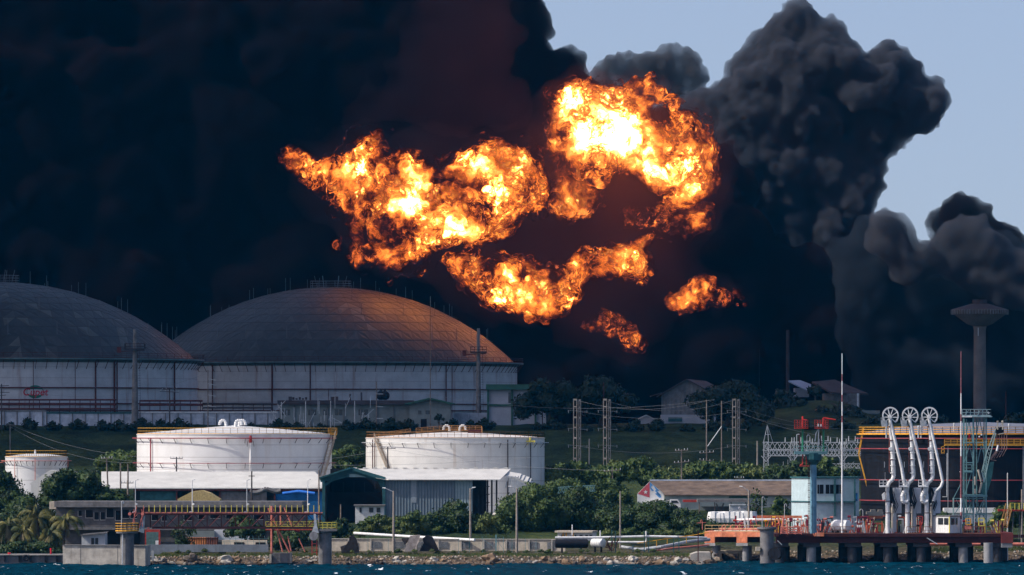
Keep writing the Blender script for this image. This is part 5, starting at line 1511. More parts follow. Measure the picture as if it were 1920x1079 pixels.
s = MB(); p = P(228, 995, 996); s.path([p, P(228, 942, 996), P(229, 940, 996), P(231, 940, 996), P(231.5, 942, 996)], .06, 8); s.tube(P(230.5, 943, 996), P(232.5, 944.5, 996), .16, .12, 8)
solo('lamp_post', s, M_STEEL, 'hooked lamp post on the left dolphin platform', 'lamp', p)
s = MB(); c = P(230, 1001, 995.8); s.tube(c, P(229.5, 1058, 995.8), .1, .1, 8); part('ladder_pipe', s, M_STEEL, DL)
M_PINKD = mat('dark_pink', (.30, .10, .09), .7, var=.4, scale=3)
def gangway():
    D = 1000
    r = empty('truss_gangway', 'long dark red truss gangway with yellow posts spanning between the dolphins', 'gangway', P(430, 993, D))
    s = MB(); T0 = .12
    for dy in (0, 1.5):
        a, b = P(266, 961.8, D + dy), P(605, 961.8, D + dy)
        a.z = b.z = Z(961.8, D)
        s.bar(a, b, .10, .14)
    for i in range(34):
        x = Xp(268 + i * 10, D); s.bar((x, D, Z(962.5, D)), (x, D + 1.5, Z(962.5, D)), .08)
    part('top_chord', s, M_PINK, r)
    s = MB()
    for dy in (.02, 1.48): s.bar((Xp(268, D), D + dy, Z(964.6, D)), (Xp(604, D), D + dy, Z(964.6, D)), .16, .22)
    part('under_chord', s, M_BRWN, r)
    s = MB()
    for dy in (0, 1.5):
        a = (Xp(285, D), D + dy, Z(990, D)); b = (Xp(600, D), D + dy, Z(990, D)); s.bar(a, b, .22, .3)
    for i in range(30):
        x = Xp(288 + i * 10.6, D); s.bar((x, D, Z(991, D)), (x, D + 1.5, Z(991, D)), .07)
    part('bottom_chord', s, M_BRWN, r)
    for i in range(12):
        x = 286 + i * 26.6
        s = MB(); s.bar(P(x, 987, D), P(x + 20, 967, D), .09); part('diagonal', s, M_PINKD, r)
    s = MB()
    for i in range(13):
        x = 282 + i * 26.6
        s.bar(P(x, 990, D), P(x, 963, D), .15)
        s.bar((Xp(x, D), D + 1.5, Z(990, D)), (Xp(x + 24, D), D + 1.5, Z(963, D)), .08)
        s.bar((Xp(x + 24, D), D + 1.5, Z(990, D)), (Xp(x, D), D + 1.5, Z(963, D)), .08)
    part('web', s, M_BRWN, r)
    s = MB()
    for i in range(33): 
        x = 269 + i * 10.3; s.bar(P(x, 961, D - .05), P(x, 947.5, D - .05), .10)
    part('railing_posts', s, M_YEL2, r)
    s = MB()
    for y in (948.5, 953, 957.5): s.bar(P(267, y, D), P(605, y, D), .02)
    part('rails', s, M_DKW, r)
    s = MB(); s.box(Xp(266, D), Xp(605, D), D + .14, D + 1.38, Z(962, D), Z(961.2, D)); part('deck', s, M_BRWN, r)
    # hinged end with the folded steps at the left
    s = MB()
    for dx in (0, 14):
        s.bar(P(256 + dx, 951, D - 1 + dx * .05), P(247 + dx, 990, D - 1 + dx * .05), .12); s.bar(P(251 + dx, 955, D - .8), P(253 + dx, 988, D - .8), .08)
        s.bar(P(249 + dx, 975, D - 1), P(257 + dx, 965, D - 1), .07)
        s.bar(P(255 + dx, 948, D - 1), P(255 + dx, 962, D - 1), .09)
    s.bar(P(248, 962, D - 1), P(268, 963, D), .1); part('hinged_steps', s, M_PINK, r)
    s = MB()
    for x, y in ((243, 964), (267, 964)):
        c = P(x, y, D - 1.2); s.tube(c, c + Vector((0, .6, 0)), .24, .24, 12)
    c = P(278, 991, D - .3); s.tube(c, c + Vector((0, .6, 0)), .18, .18, 12)
    part('hinge', s, M_PINK, r)
    s = MB(); s.prism([(Xp(x, D), Z(y, D)) for x, y in ((272, 968), (270, 1000), (259, 997), (262, 990), (270, 968))], D - .3, D + .1)
    part('gusset_plate', s, mat('blue_grey_steel', (.22, .28, .33), .5, var=.3), r)
gangway()
for i, (px, w_) in enumerate(((254, 'left end'), (360.5, 'second from left'), (463, 'third from left'), (577, 'right end'))):
    s = MB(); b = P(px, 962, 1000.5); s.tube(b, P(px, 901, 1000.5), .075, .05, 8); s.bar(P(px, 901.5, 1000.5), P(px + 4.5, 900, 1000.5), .05); s.box(P(px + 3, 0, 1000.5).x, P(px + 6, 0, 1000.5).x, 1000.4, 1000.65, Z(900.5, 1000.5), Z(899.3, 1000.5))
    s.lathe((Xp(px + 2.6, 1000.5), 1000.4), [(0, Z(948, 1000.5)), (.14, Z(947, 1000.5)), (.14, Z(945, 1000.5)), (0, Z(944, 1000.5))], 8)
    s.bar(P(px - 6, 961, 1000.2), P(px + 2, 958.5, 1000.2), .16)
    solo('gangway_lamp', s, M_WHITE if i % 2 else M_STEEL, 'slim lamp post on the truss gangway, ' + w_, 'lamp', b, 'lamp posts along the gangway')
DR, x1, z1 = dolphin(609.5, 1.0, 993.5, 1059, 1001, 'right concrete dolphin with a small yellow railed deck', 1.35)
s = MB(); s.box(Xp(590, 1001), Xp(632, 1001), 999.6, 1002.4, z1 - .2, z1 + .12); part('deck', s, M_CONG, DR)
s = MB(); rail(s, [(Xp(597, 1001), 999.7, z1), (Xp(631, 1001), 999.7, z1), (Xp(631, 1001), 1002.3, z1)], 1.1, .55, .04, 3); rail(s, [P(498, 988, 1003), P(590, 988, 1003)], .75, .8, .04, 2); part('railing', s, M_YEL2, DR)
s = MB(); c = P(588, 1005.5, 999.3); s.tube(c, c + Vector((0, .8, 0)), .66, .66, 20); part('fender_disc', s, M_DOL, DR)
s = MB(); s.prism([(Xp(x, 999.5), Z(y, 999.5)) for x, y in ((584, 1000), (589, 985), (588, 964), (592, 964), (594, 985), (598, 1000))], 999.5, 1000); part('crane_post', s, M_STEEL, DR)
s = MB()
for x in (585, 594): s.bar(P(x, 1013, 999.6), P(x, 1041, 999.6), .13)
for y in (1020, 1028, 1036): s.bar(P(585, y, 999.6), P(594, y, 999.6), .08)
part('ladder', s, M_RED, DR)
s = MB(); rnd = random.Random(8)
for i in range(10):
    p = P(rnd.uniform(609, 622), 991.5 - rnd.random() * 3, 1000.5); s.tube(p, p + Vector((.3, 0, rnd.uniform(-.1, .1))), .06, .06, 6)
solo('rope_coil', s, M_PALE, 'pale coil of rope on the right dolphin deck', 'rope', P(615, 992, 1000.5))
def struts():
    D = 1003.5
    r = empty('pink_trestle', 'faded pink steel trestle under the right part of the gangway', 'trestle', P(520, 1037, D))
    for a, b, w_ in (((509.5, 950), (509.5, 1038), .30), ((503, 953), (520, 990), .2), ((520, 990), (543, 1036), .2), ((533, 952), (548, 987), .2), ((526, 948), (526.5, 985), .2),
                     ((519, 993), (530, 1035), .16), ((540, 1006), (546, 1034), .16), ((560, 1010), (572, 1035), .13), ((509, 949), (513, 958), .2)):
        s = MB(); s.tube(P(*a, D), P(*b, D), w_ * .5 + .03, w_ * .5 + .03, 8); part('strut', s, M_PINK, r)
    s = MB(); s.tube(P(498, 994, D), P(585, 994, D), .1, .1, 8); s.tube(P(553, 995, D), P(562, 996, D), .2, .2, 8); part('cross_beam', s, M_RED, r)
    s = MB(); pbox(s, 509, 547, 1037.5, 1056, 1004, 3); part('footing', s, M_CONG, r)
    s = MB(); pbox(s, 505, 509, 1040, 1056, 1003.6, 1); part('footing_edge', s, M_PALE, r)
struts()
# yard things seen under the gangway
r = empty('red_gantry', 'bright red goal shaped frame behind the left dolphin', 'frame', P(288, 1024, 1030))
s = MB(); s.bar(P(272, 995.5, 1030), P(300, 995.5, 1030), .25, .4); s.bar(P(299, 996, 1030), P(299, 1024, 1030), .28); s.bar(P(273, 996, 1034), P(273, 1024, 1034), .2); part('beam', s, M_RED, r)
s = MB(); pbox(s, 291.5, 297, 1014, 1022, 1029, .4); solo('white_box', s, M_WHITE, 'small white box beside the red frame', 'box', P(294, 1022, 1029))
s = MB(); pbox(s, 274, 298, 998, 1024, 1036, 2); solo('glazed_kiosk', s, mat('kiosk_green', (.10, .17, .16), .5, var=.4, scale=3), 'greenish glazed kiosk inside the red frame', 'kiosk', P(286, 1024, 1036))
CT = corrugated('container_orange', (.42, .15, .05), .35, var=.3); CT2 = corrugated('container_brown', (.16, .06, .04), .35, var=.3)
for a, b, m_, lb in ((352, 387, CT, 'orange brown corrugated container above the low wall'), (387.4, 408, CT2, 'dark brown container right against the orange one')):
    s = MB(); pbox(s, a, b, 1009, 1024, 1024, 2.4); pbox(s, a, b, 1008.3, 1009, 1023.9, 2.6); solo('cargo_container', s, m_, lb, 'container', P((a + b) / 2, 1024, 1024))
s = MB(); pbox(s, 348, 402, 996, 1009, 1042, 2); solo('screen_wall', s, M_GWALL, 'grey perforated screen behind the containers', 'wall', P(375, 1009, 1042))
s = MB(); pbox(s, 402, 468, 994, 1013, 1044, 2); solo('plain_wall', s, mat('annex_white', (.5, .5, .5)), 'plain bluish white wall right of the containers', 'wall', P(435, 1013, 1044))
r = empty('beige_wall', 'low beige wall with dark window bays under the gangway', 'wall', P(455, 1024, 1022))
s = MB(); pbox(s, 415, 502, 1013, 1030, 1022, .4); part('panel', s, M_PALE, r)
for a in (438.5, 480):
    s = MB(); pbox(s, a, a + 19, 1017, 1023.5, 1021.9, .2); part('bay', s, M_DARK, r)
s = MB()
for i in range(9): s.bar(P(421 + i * 11, 1022, 1018), P(419 + i * 11, 1005, 1018), .05)
s.bar(P(410, 1010, 1018), P(505, 1010, 1018), .03); s.bar(P(410, 1016, 1018), P(505, 1016, 1018), .03)
solo('wire_fence', s, M_TEAL, 'teal wire fence posts before the beige wall under the gangway', 'fence', P(455, 1022, 1018))

# ---------------------------------------------------------------- perimeter wall with grilles, pipe, lamps
def perimeter():
    D = 1027
    r = empty('perimeter_wall', 'long beige perimeter wall with barred openings above the rocky bank', 'wall', P(850, 1038, D))
    s = MB(); pbox(s, 592, 1062, 1012, 1048, D, .5); part('panel', s, M_PALE, r)
    s = MB(); pbox(s, 591, 1063, 1010.6, 1012, D - .15, .8); part('coping', s, M_CONC, r)
    xs = [649, 693, 738, 783, 821, 864, 907, 949, 992, 1028]
    for x in xs:
        w_ = 19 if x < 1020 else 15
        s = MB(); pbox(s, x, x + w_, 1016.5, 1029, D - .04, .1); f = part('opening', s, M_DARK, r)
        s = MB()
        for j in range(9): pbox(s, x + .6 + j * (w_ - 1) / 8, x + 1.2 + j * (w_ - 1) / 8, 1016.5, 1029, D - .12, .06)
        part('bars', s, M_STEEL, f)
    s = MB()
    for x in range(606, 1060, 43): pbox(s, x, x + 2.4, 1012.2, 1040, D - .2, .18)
    part('panel_ribs', s, M_CONC, r)
perimeter()
s = MB(); s.path([P(664, 1000, 1040), P(760, 1006, 1034), P(890, 1013, 1025)], .22, 10); solo('white_pipeline', s, M_WHITE, 'thick white pipe descending over the beige perimeter wall', 'pipeline', P(664, 1000, 1040), smooth=True)
def block(pts, D, dep, m_, label, name='concrete_lump'):
    s = MB(); s.prism([(Xp(x, D), Z(y, D)) for x, y in pts], D, D + dep)
    for i in range(len(s.v)):
        v = Vector(s.v[i]); v += noise.noise_vector(v * .9) * .18; s.v[i] = tuple(v)
    solo(name, s, m_, label, 'block', P(pts[0][0], pts[0][1], D))
block([(638, 1026), (650, 1021), (655, 1013), (654, 1007), (662, 1004), (668, 1012), (672, 1024), (674, 1036), (640, 1037)], 1014, 2, mat('tar', (.035, .032, .035), .9, var=.4, scale=2), 'dark humped lump of old mooring gear left of the lamp post')
block([(758, 1034), (769, 1006), (787, 1003.5), (784, 1018), (776, 1034)], 1013, 1.8, mat('pale_block', (.42, .36, .32), .95, var=.4, scale=2.5, streak=(.18, .14, .12), streak_amt=.7, sscale=3), 'pale leaning concrete slab between two dark lumps')
block([(786, 1035), (795, 1018), (793, 1010), (800, 1005), (810, 1007), (818, 1022), (823, 1034)], 1014, 1.8, mat('tar', (.03, .03, .03)), 'dark leaning lump right of the pale slab')
block([(753, 1010), (762, 1009), (768, 1012), (760, 1022)], 1015, 1, mat('tar', (.03, .03, .03)), 'small dark lump behind the pale slab')
s = MB()
for x in (880, 905, 930, 934, 944): s.bar(P(x, 1037, 1017), P(x, 1007 if x != 930 else 1003, 1017), .06 if x != 930 else .2)
for x in (612, 690, 728, 860, 960, 985, 1005): s.bar(P(x, 1037, 1017), P(x, 1010, 1017), .06)
s.bar(P(880, 1010, 1017), P(945, 1010, 1017), .04); s.bar(P(905, 1012, 1017), P(930, 1028, 1017), .04); s.bar(P(930, 1012, 1017), P(944, 1030, 1017), .04)
solo('teal_fence', s, M_TEAL, 'teal fence posts with a gate before the perimeter wall', 'fence', P(910, 1037, 1017))
def street_light(px, y0, y1, D, label, arm=-16, dy=-3, two=False, m=M_PYL):
    g = P(px, y1, D); g.z = min(g.z, ground_z(g.x, D))
    r = empty('street_light', label, 'street light', g, 'street lights behind the shore wall')
    s = MB(); s.tube(g, P(px, y0, D), .21, .13, 8); part('post', s, m, r)
    if arm:
        for a in ((arm, -arm) if two else (arm,)):
            s = MB(); s.tube(P(px, y0 + 2, D), P(px + a, y0 + dy, D), .06, .05, 6); q = part('arm', s, M_STEEL, r)
            s = MB(); c = P(px + a, y0 + dy, D); d = -.5 if a < 0 else .5; s.tube(c, c + Vector((d, 0, .08)), .11, .06, 8); part('lamp_head', s, M_WHITE, q)
    return r
street_light(738, 921, 1028, 1022, 'concrete street light before the hangar wall', -15, -5)
street_light(882, 916, 1010, 1050, 'concrete street light at the right end of the hangar', 4, -1)
street_light(969, 916, 1036, 1020, 'street light in front of the bright leafy tree', -10, -3)
street_light(1404, 919, 976, 1062, 'street light with a long arm before the brown roof', -12, -6)
pole(1163, 921, 1008, 1048, .15, 'bare pale wooden pole rising from the middle of the green trees', (), M_PYL, ins=False)
pole(639, 946, 976, 1080, .16, 'short wooden pole with an insulator in the hangar mouth', (), M_WOOD, ins=False)
def hook_lamp(px, y0, y1, D, label, hook=4, cross=False, m=M_STEEL):
    s = MB(); b = P(px, y1, D)
    s.path([b, P(px, y0 + 3, D), P(px + hook * .2, y0 + .6, D), P(px + hook * .5, y0, D), P(px + hook * .85, y0 + .8, D), P(px + hook, y0 + 4, D)], .055, 6)
    if cross: s.bar(P(px - 11, y0 + 6, D), P(px + 7, y0 + 5, D), .1)
    solo('hook_lamp', s, m, label, 'lamp', b, 'hooked lamps around the pier')
hook_lamp(1429, 932, 992, 1012, 'tall hooked lamp on the round pier column', 4)
hook_lamp(1388, 951, 985, 1040, 'hooked lamp before the white bales', -3)
hook_lamp(1317, 975, 994, 1022, 'hooked lamp with a crossbar left of the pier', -3, True, M_PINK)
hook_lamp(1471, 945, 985, 1030, 'hooked lamp left of the pale blue cabin', 4)
hook_lamp(1618, 955, 985, 1030, 'hooked lamp right of the pale blue cabin', -6)
hook_lamp(1535, 962, 995, 1022, 'small hooked lamp before the cabin', 3)
hook_lamp(1827, 960, 995, 1022, 'small hooked lamp at the gangway tower foot', 3)

# vessels, hut and pipes left of the pier
def vessel(px0, px1, y0, y1, D, m_, label, yaw=0.0):
    k = K * D; R_ = (y1 - y0) / 2 * k; c0, c1 = P(px0, (y0 + y1) / 2, D), P(px1, (y0 + y1) / 2, D); c1.y -= yaw
    r = empty('storage_vessel', label, 'vessel', ((c0 + c1) / 2))
    s = MB(); s.tube(c0, c1, R_, R_, 28); d = (c1 - c0).normalized()
    for c, sg in ((c0, -1), (c1, 1)): s.tube(c + d * sg * .001, c + d * sg * R_ * .28, R_, R_ * .55, 28)
    part('shell', s, m_, r, True)
    s = MB()
    for f in (.2, .8):
        c = c0.lerp(c1, f); s.box(c.x - .15, c.x + .15, c.y - R_ * .7, c.y + R_ * .7, c.z - R_ - .7, c.z - R_ * .6)
    part('saddle', s, M_BLACK, r)
    s = MB()
    for f in (.12, .34, .56, .78): c = c0.lerp(c1, f); s.tube(c - d * .03, c + d * .03, R_ + .03, R_ + .03, 28)
    part('bands', s, m_, r)
vessel(1042, 1101, 1011, 1028, 1018, M_BLACK, 'horizontal black vessel on the bank at the shore pipe')
vessel(1112, 1131, 1010, 1027, 1021, M_WHITE, 'white vessel with a grey end right of the black one', 1.2)
r = empty('pump_hut', 'low white hut with small windows behind the black vessel', 'hut', P(1077, 1012, 1030))
s = MB(); pbox(s, 1045, 1112, 999, 1014, 1030, 3); part('wall', s, mat('hut_white', (.6, .6, .6)), r)
s = MB(); pbox(s, 1041, 1113, 995.5, 999, 1029.4, 4); part('roof', s, M_PALE, r)
for a, b in ((1052, 1058), (1078, 1081), (1087, 1093), (1098, 1103), (1106, 1111)):
    s = MB(); pbox(s, a, b, 1003, 1006.5, 1029.9, .2); part('window', s, M_GLASS, r)
s = MB(); pbox(s, 1055, 1057, 999, 1006, 1029.7, .15); pbox(s, 1061, 1063, 997, 1006, 1029.7, .15); pbox(s, 1074, 1076, 998, 1007, 1029.7, .15); part('yellow_stays', s, M_YEL, r)
s = MB(); s.tube(P(1073, 1004, 1028), P(1073, 984, 1028), .08, .08, 6); solo('vent_pipe', s, M_WHITE, 'thin white vent pipe on the low hut', 'pipe', P(1073, 1004, 1028))
def shore_pipes():
    D = 1019
    r = empty('shore_pipeline', 'white pipeline on dark stands running from the vessels to the pier', 'pipeline', P(1180, 1030, D))
    s = MB(); s.path([P(1041, 1008.5, D), P(1130, 1008, D), P(1215, 1006, D), P(1270, 1007, D), P(1325, 1009, D + 3)], .18, 10); part('upper_pipe', s, M_WHITE, r, True)
    s = MB(); s.path([P(1137, 1017, D + 2), P(1212, 1017, D + 2)], .17, 10); part('lower_pipe', s, M_WHITE, r, True)
    s = MB(); s.path([P(1165, 1026, D + 3), P(1200, 1031, D + 2), P(1240, 1026, D + 2), P(1290, 1016, D + 6), P(1330, 1012, D + 10)], .26, 8); s.path([P(1210, 1030, D + 1), P(1250, 1030, D + 3), P(1325, 1024, D + 6)], .16, 8); part('ground_pipe', s, M_STEEL, r, True)
    s = MB(); s.path([P(1222, 1034, D), P(1262, 1028, D + 2), P(1330, 1022, D + 5)], .12, 8); part('red_pipe', s, M_PINK, r)
    s = MB()
    for x, y0 in ((1147, 994), (1154, 996), (1208, 996), (1216, 1008), (1187, 1022), (1263, 1010), (1273, 1008), (1309, 995)): s.bar(P(x, 1036, D - .3), P(x, y0, D - .3), .13)
    part('stands', s, M_TEALD, r)
    s = MB(); s.path([P(1195, 1019, D), P(1227, 1014, D), P(1240, 1012, D), P(1300, 1004, D), P(1330, 998, D)], .06, 6)
    for x, y in ((1211, 1018), (1231, 1016), (1251, 1012), (1287, 1010)): s.bar(P(x, y - 2, D - .2), P(x, y + 9, D - .2), .1)
    part('yellow_line', s, M_YEL, r)
    s = MB(); s.tube(P(1125.5, 1009, D), P(1125.5, 995, D), .1, .1, 8); s.tube(P(1211.5, 1016, D), P(1211.5, 996, D), .12, .12, 8); part('vent_stub', s, M_WHITE, r)
    s = MB(); rnd = random.Random(4)
    for i in range(22):
        p = P(rnd.uniform(1138, 1158), rnd.uniform(1016, 1034), D - rnd.random()); q = p + Vector((rnd.choice((0, .5, -.4)), 0, rnd.choice((0, .8, -.8)))); s.tube(p, q, .07, .07, 6)
    part('valves', s, M_BRWN, r)
shore_pipes()
for n_, a_ in (('perimeter_wall', -9), ('concrete_block', -12), ('beige_wall', -12), ('pump_hut', -12), ('grey_building', -3)):
    bpy.data.objects[n_].rotation_euler.z = R(a_)
# ---------------------------------------------------------------- the loading pier
M_PILE_SHADE = mat('pile_concrete_shade', (.05, .05, .055), .9, var=.4, scale=1.0)  # pile concrete darkened to carry the shade under the deck
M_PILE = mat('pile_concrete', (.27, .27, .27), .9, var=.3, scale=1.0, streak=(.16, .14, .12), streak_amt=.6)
def pier():
    r = empty('loading_pier', 'red brown loading pier on concrete piles at the right', 'pier', P(1620, 1053, 1024))
    zt = Z(997.5, 1026)
    # approach part at the left, its face turned towards the sun
    def A(px): 
        f = (px - 1322) / (1426 - 1322); return Vector((Xp(px, 1033 - 5 * f), 1033 - 5 * f, 0))
    def face(pts, m_, name, dep=.5):
        s = MB(); vs = [A(x) + Vector((0, 0, Z(y, A(x).y))) for x, y in pts]; o = Vector((.15, dep, 0)); n = len(vs)
        s.add(vs + [v + o for v in vs], [tuple(range(n)), tuple(range(2 * n - 1, n - 1, -1))] + [(i, n + i, n + (i + 1) % n, (i + 1) % n) for i in range(n)]); part(name, s, m_, r)
    face([(1321, 998), (1430, 998), (1430, 1007), (1401, 1007), (1401, 1018.5), (1381, 1018.5), (1381, 1007), (1340, 1007), (1340, 1018.5), (1321, 1018.5)], M_ORNG, 'approach_beam', .8)
    face([(1341, 1006), (1430, 1006), (1430, 1018), (1341, 1018)], M_BRWN, 'inner_beam', .1)
    bpy.data.objects['inner_beam'].location.y += 3
    for a, b in ((1321, 1341), (1380, 1402)): face([(a, 1018.7), (b, 1018.7), (b, 1024), (a, 1024)], M_PILE, 'pile_cap', 5)
    s = MB(); plan(s, [(A(1321).x, A(1321).y + .05), (A(1430).x, A(1430).y + .05), (Xp(1440, 1042), 1042), (Xp(1330, 1044), 1044)], Z(999, 1030), Z(997.6, 1030)); part('approach_deck', s, M_PINK, r)
    for px in (1337, 1395):
        for dy in (1.2, 5.5):
            a = A(px); s = MB(); s.lathe((a.x + .2 + dy * .12, a.y + dy), [(.48 if px < 1360 else .55, -2), (.48 if px < 1360 else .55, Z(1024, 1031))], 20); part('pile', s, M_PILE, r, True)
    s = MB(); rail(s, [A(1322) + Vector((0, .2, Z(998, 1033))), A(1426) + Vector((0, .2, Z(998, 1028)))], 1.05, 1.2, .04, 2); part('approach_railing', s, mat('sandy_rail', (.50, .33, .16), .7), r)
    # main head
    D = 1019
    zt = Z(1001, D)
    s = MB(); s.box(Xp(1452, D), Xp(1888, D), D, D + 22, Z(1007, D), zt); part('deck', s, M_BRWN, r)
    s = MB(); s.box(Xp(1455, D), Xp(1876, D), D + .25, D + .8, Z(1018.5, D), Z(1007, D) - .003)
    for i in range(9): x = Xp(1500 + i * 44, D); s.box(x, x + .3, D + .8, D + 21, Z(1018, D), Z(1007, D) - .004)
    part('edge_beam', s, M_BRWN, r)
    s = MB(); s.box(Xp(1877, D), Xp(1899, D), D - .6, D + 21, Z(1018.5, D), Z(999.5, D)); part('end_block', s, mat('end_block_red', (.17, .04, .035), .8, var=.3), r)
    s = MB(); s.box(Xp(1877.5, D), Xp(1898, D), D - .5, D + 20, Z(1027, D), Z(1018.6, D)); part('pile_cap', s, M_PILE, r)
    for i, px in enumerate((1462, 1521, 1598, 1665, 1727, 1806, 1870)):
        s = MB(); s.box(Xp(px - 14, D), Xp(px + 17, D), D + .5, D + 20, Z(1026, D), Z(1018.7, D)); part('pile_cap', s, M_PILE_SHADE, r)
        s = MB(); s.bar((Xp(px + 8, D), D + 5, 0), (Xp(px - 10, D), D + 16, Z(1027, D)), .5); s.bar((Xp(px - 12, D), D + 5, 0), (Xp(px + 12, D), D + 16, Z(1027, D)), .5); part('cross_brace', s, M_BLACK, r)  # black braces added to deepen the dark between the piles
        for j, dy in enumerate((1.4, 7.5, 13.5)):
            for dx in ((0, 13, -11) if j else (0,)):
                s = MB(); s.lathe((Xp(px + dx - j * 3, D + dy), D + dy), [(.74, -2), (.74, Z(1025.5, D))], 18); part('pile', s, M_PILE if j == 0 and i in (1, 5) else M_PILE_SHADE, r, True)
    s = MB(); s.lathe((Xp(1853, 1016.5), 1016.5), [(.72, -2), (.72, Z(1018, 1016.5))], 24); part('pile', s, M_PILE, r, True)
    # deck edge rails
    rm = mat('brown_rail', (.25, .11, .07), .8, var=.3)
    for a, b in ((1545, 1606), (1700, 1748), (1806, 1876)):
        s = MB(); rail(s, [(Xp(a, D), D + .2, zt), (Xp(b, D), D + .2, zt)], 1.05, 1.3, .04, 2); part('railing', s, rm, r)
    s = MB(); s.bar(P(1738, 1009, D - .1), P(1758, 1021, D - .1), .14); s.bar(P(1458, 1014, D - .1), P(1466, 1022, D - .1), .12); part('hanging_strut', s, M_STEEL, r)
    s = MB(); s.bar(P(1461.5, 986, D - .1), P(1461.5, 1007, D - .1), .22); part('edge_post', s, M_BLACK, r)
    return zt
ZD = pier()
DC, xc, zc = dolphin(1438, 1.05, 988.5, 1056, 1013, 'thick round concrete column with a flat cap at the left of the pier head', 1.5)
s = MB(); c = P(1446, 1038, 1011.5); s.tube(c, c + Vector((.3, 1, 0)), .55, .5, 18); s.tube(c + Vector((.5, -.1, -.05)), c + Vector((.8, .9, -.05)), .95, .95, 20); part('fender', s, M_BLACK, DC)
s = MB(); s.box(Xp(1417, 1013), Xp(1425, 1013), 1012, 1014, Z(1033, 1013), Z(1026, 1013)); part('bracket', s, M_PALE, DC)

# orange lit edge stack and pink pipes at the deck's left
s = MB()
for y in (989, 993.5, 997, 1000.5): s.tube(P(1463, y, 1018.6), P(1503, y, 1018.6), .09, .09, 8)
for x in (1463, 1477, 1491, 1503): s.bar(P(x, 985, 1018.4), P(x, 1003, 1018.4), .07)
solo('edge_pipes', s, M_PINK, 'stack of thin pink pipes at the left edge of the pier head', 'pipes', P(1480, 1003, 1018.6))
s = MB(); s.box(Xp(1529, 1018), Xp(1545, 1018), 1017.6, 1019.2, Z(1006, 1018), Z(999.5, 1018)); s.bar(P(1525, 1001, 1017.6), P(1528, 1006, 1017.6), .2); solo('orange_crate', s, M_ORNG, 'orange crate on the pier edge before the blue column', 'crate', P(1537, 1006, 1018))
for j, (y, m_, r_, lb) in enumerate(((992.5, M_PINK, .2, 'thick pale pink pipe along the approach deck'), (995.8, M_PALE, .12, 'thinner beige pipe below the pink one on the approach deck'))):
    s = MB(); s.tube(P(1350 if j == 0 else 1339, y, 1034), P(1424, y, 1030), r_, r_, 10); solo('deck_pipe', s, m_, lb, 'pipe', P(1350, y, 1034))
s = MB()
for x in (1354, 1360, 1370, 1383): s.path([P(x, 998, 1033), P(x, 988, 1033), P(x + 1.5, 985.5, 1033), P(x + 5, 984.5, 1033)], .09, 6)
solo('gooseneck_pipes', s, M_PINK, 'row of pink gooseneck pipes on the approach deck', 'pipes', P(1354, 998, 1033))
s = MB()
for x0, x1 in ((1418, 1486), (1486, 1517)): s.tube(P(x0, 975, 1036), P(x1, 974.5, 1036), .2, .2, 10)
s.tube(P(1380, 975, 1040), P(1418, 974, 1036), .18, .18, 8)
solo('white_header', s, M_WHITE, 'white header pipe left of the blue column', 'pipe', P(1400, 975, 1038))
s = MB(); s.bar(P(1419, 969.5, 1037), P(1516, 969.5, 1037), .3, .4); s.bar(P(1532, 970, 1037), P(1655, 970, 1037), .3, .4); solo('orange_beam', s, M_ORNG, 'orange beam running behind the pier pipework', 'beam', P(1420, 970, 1037))

# pipework manifolds: risers, valves and braces, each stand its own thing
def manifold(px0, px1, label, seed, mats, n=16, D=1028, top=972, dens=1.0):
    rnd = random.Random(seed)
    r = empty('pipe_manifold', label, 'pipework', P((px0 + px1) / 2, 1000, D))
    for q, m_ in enumerate(mats):
        s = MB()
        for i in range(int(n * dens)):
            x = rnd.uniform(px0, px1); d = D + rnd.uniform(-5, 5); y1 = 1001; y0 = rnd.uniform(top, 990)
            t = rnd.random()
            rr = rnd.choice((.05, .07, .09, .13))
            if t < .45: s.tube(P(x, y1, d), P(x, y0, d), rr, rr, 6)
            elif t < .65: s.tube(P(x, y1, d), P(x + rnd.uniform(3, 8) * rnd.choice((-1, 1)), y0, d), rr, rr, 6)
            elif t < .85:
                x2 = min(px1, x + rnd.uniform(5, 18)); s.tube(P(x, y0, d), P(x2, y0, d), rr, rr, 6); s.tube(P(x2, y0, d), P(x2, y1, d), rr, rr, 6)
            else:
                s.tube(P(x, y0, d), P(x, y0 - 3, d), .16, .16, 10); c = P(x, y0 - 1, d); s.tube(c + Vector((-.25, -.05, .1)), c + Vector((.25, -.05, .1)), .18, .18, 10)
        part(('riser', 'branch', 'valve', 'brace')[q % 4] + '_pipes', s, m_, r)
M_MAR = mat('maroon_pipe', (.16, .02, .04), .6, var=.4)
M_ORR = mat('orange_red_pipe', (.58, .10, .04), .6, var=.35, scale=2)
manifold(1376, 1418, 'low red pipework behind the approach deck', 1, (M_RED, M_MAR, M_STEEL), 7, 1036, 965)
manifold(1422, 1466, 'pipework with yellow risers beside the round column', 2, (M_MAR, M_YEL, M_ORR), 9, 1032, 968)
manifold(1463, 1515, 'dense red and orange pipework left of the blue column', 3, (M_ORR, M_MAR, M_PALE, M_PINK), 11, 1028, 966)
manifold(1534, 1560, 'dark maroon valves right of the blue column', 4, (M_MAR, M_BLACK, M_PINK), 12, 1028, 972)
manifold(1590, 1625, 'bright orange red braces right of the white vessel', 5, (M_ORR, M_STEEL, M_MAR), 10, 1028, 968)
manifold(1622, 1662, 'orange red pipe stands left of the first loading arm', 6, (M_ORR, M_PALE, M_MAR), 9, 1028, 966)
manifold(1672, 1696, 'red pipe stands between the first and second loading arms', 7, (M_ORR, M_BLACK, M_STEEL), 7, 1030, 968)
manifold(1704, 1730, 'red pipe stands between the second and third loading arms', 8, (M_RED, M_BLACK, M_PALE), 7, 1030, 968)
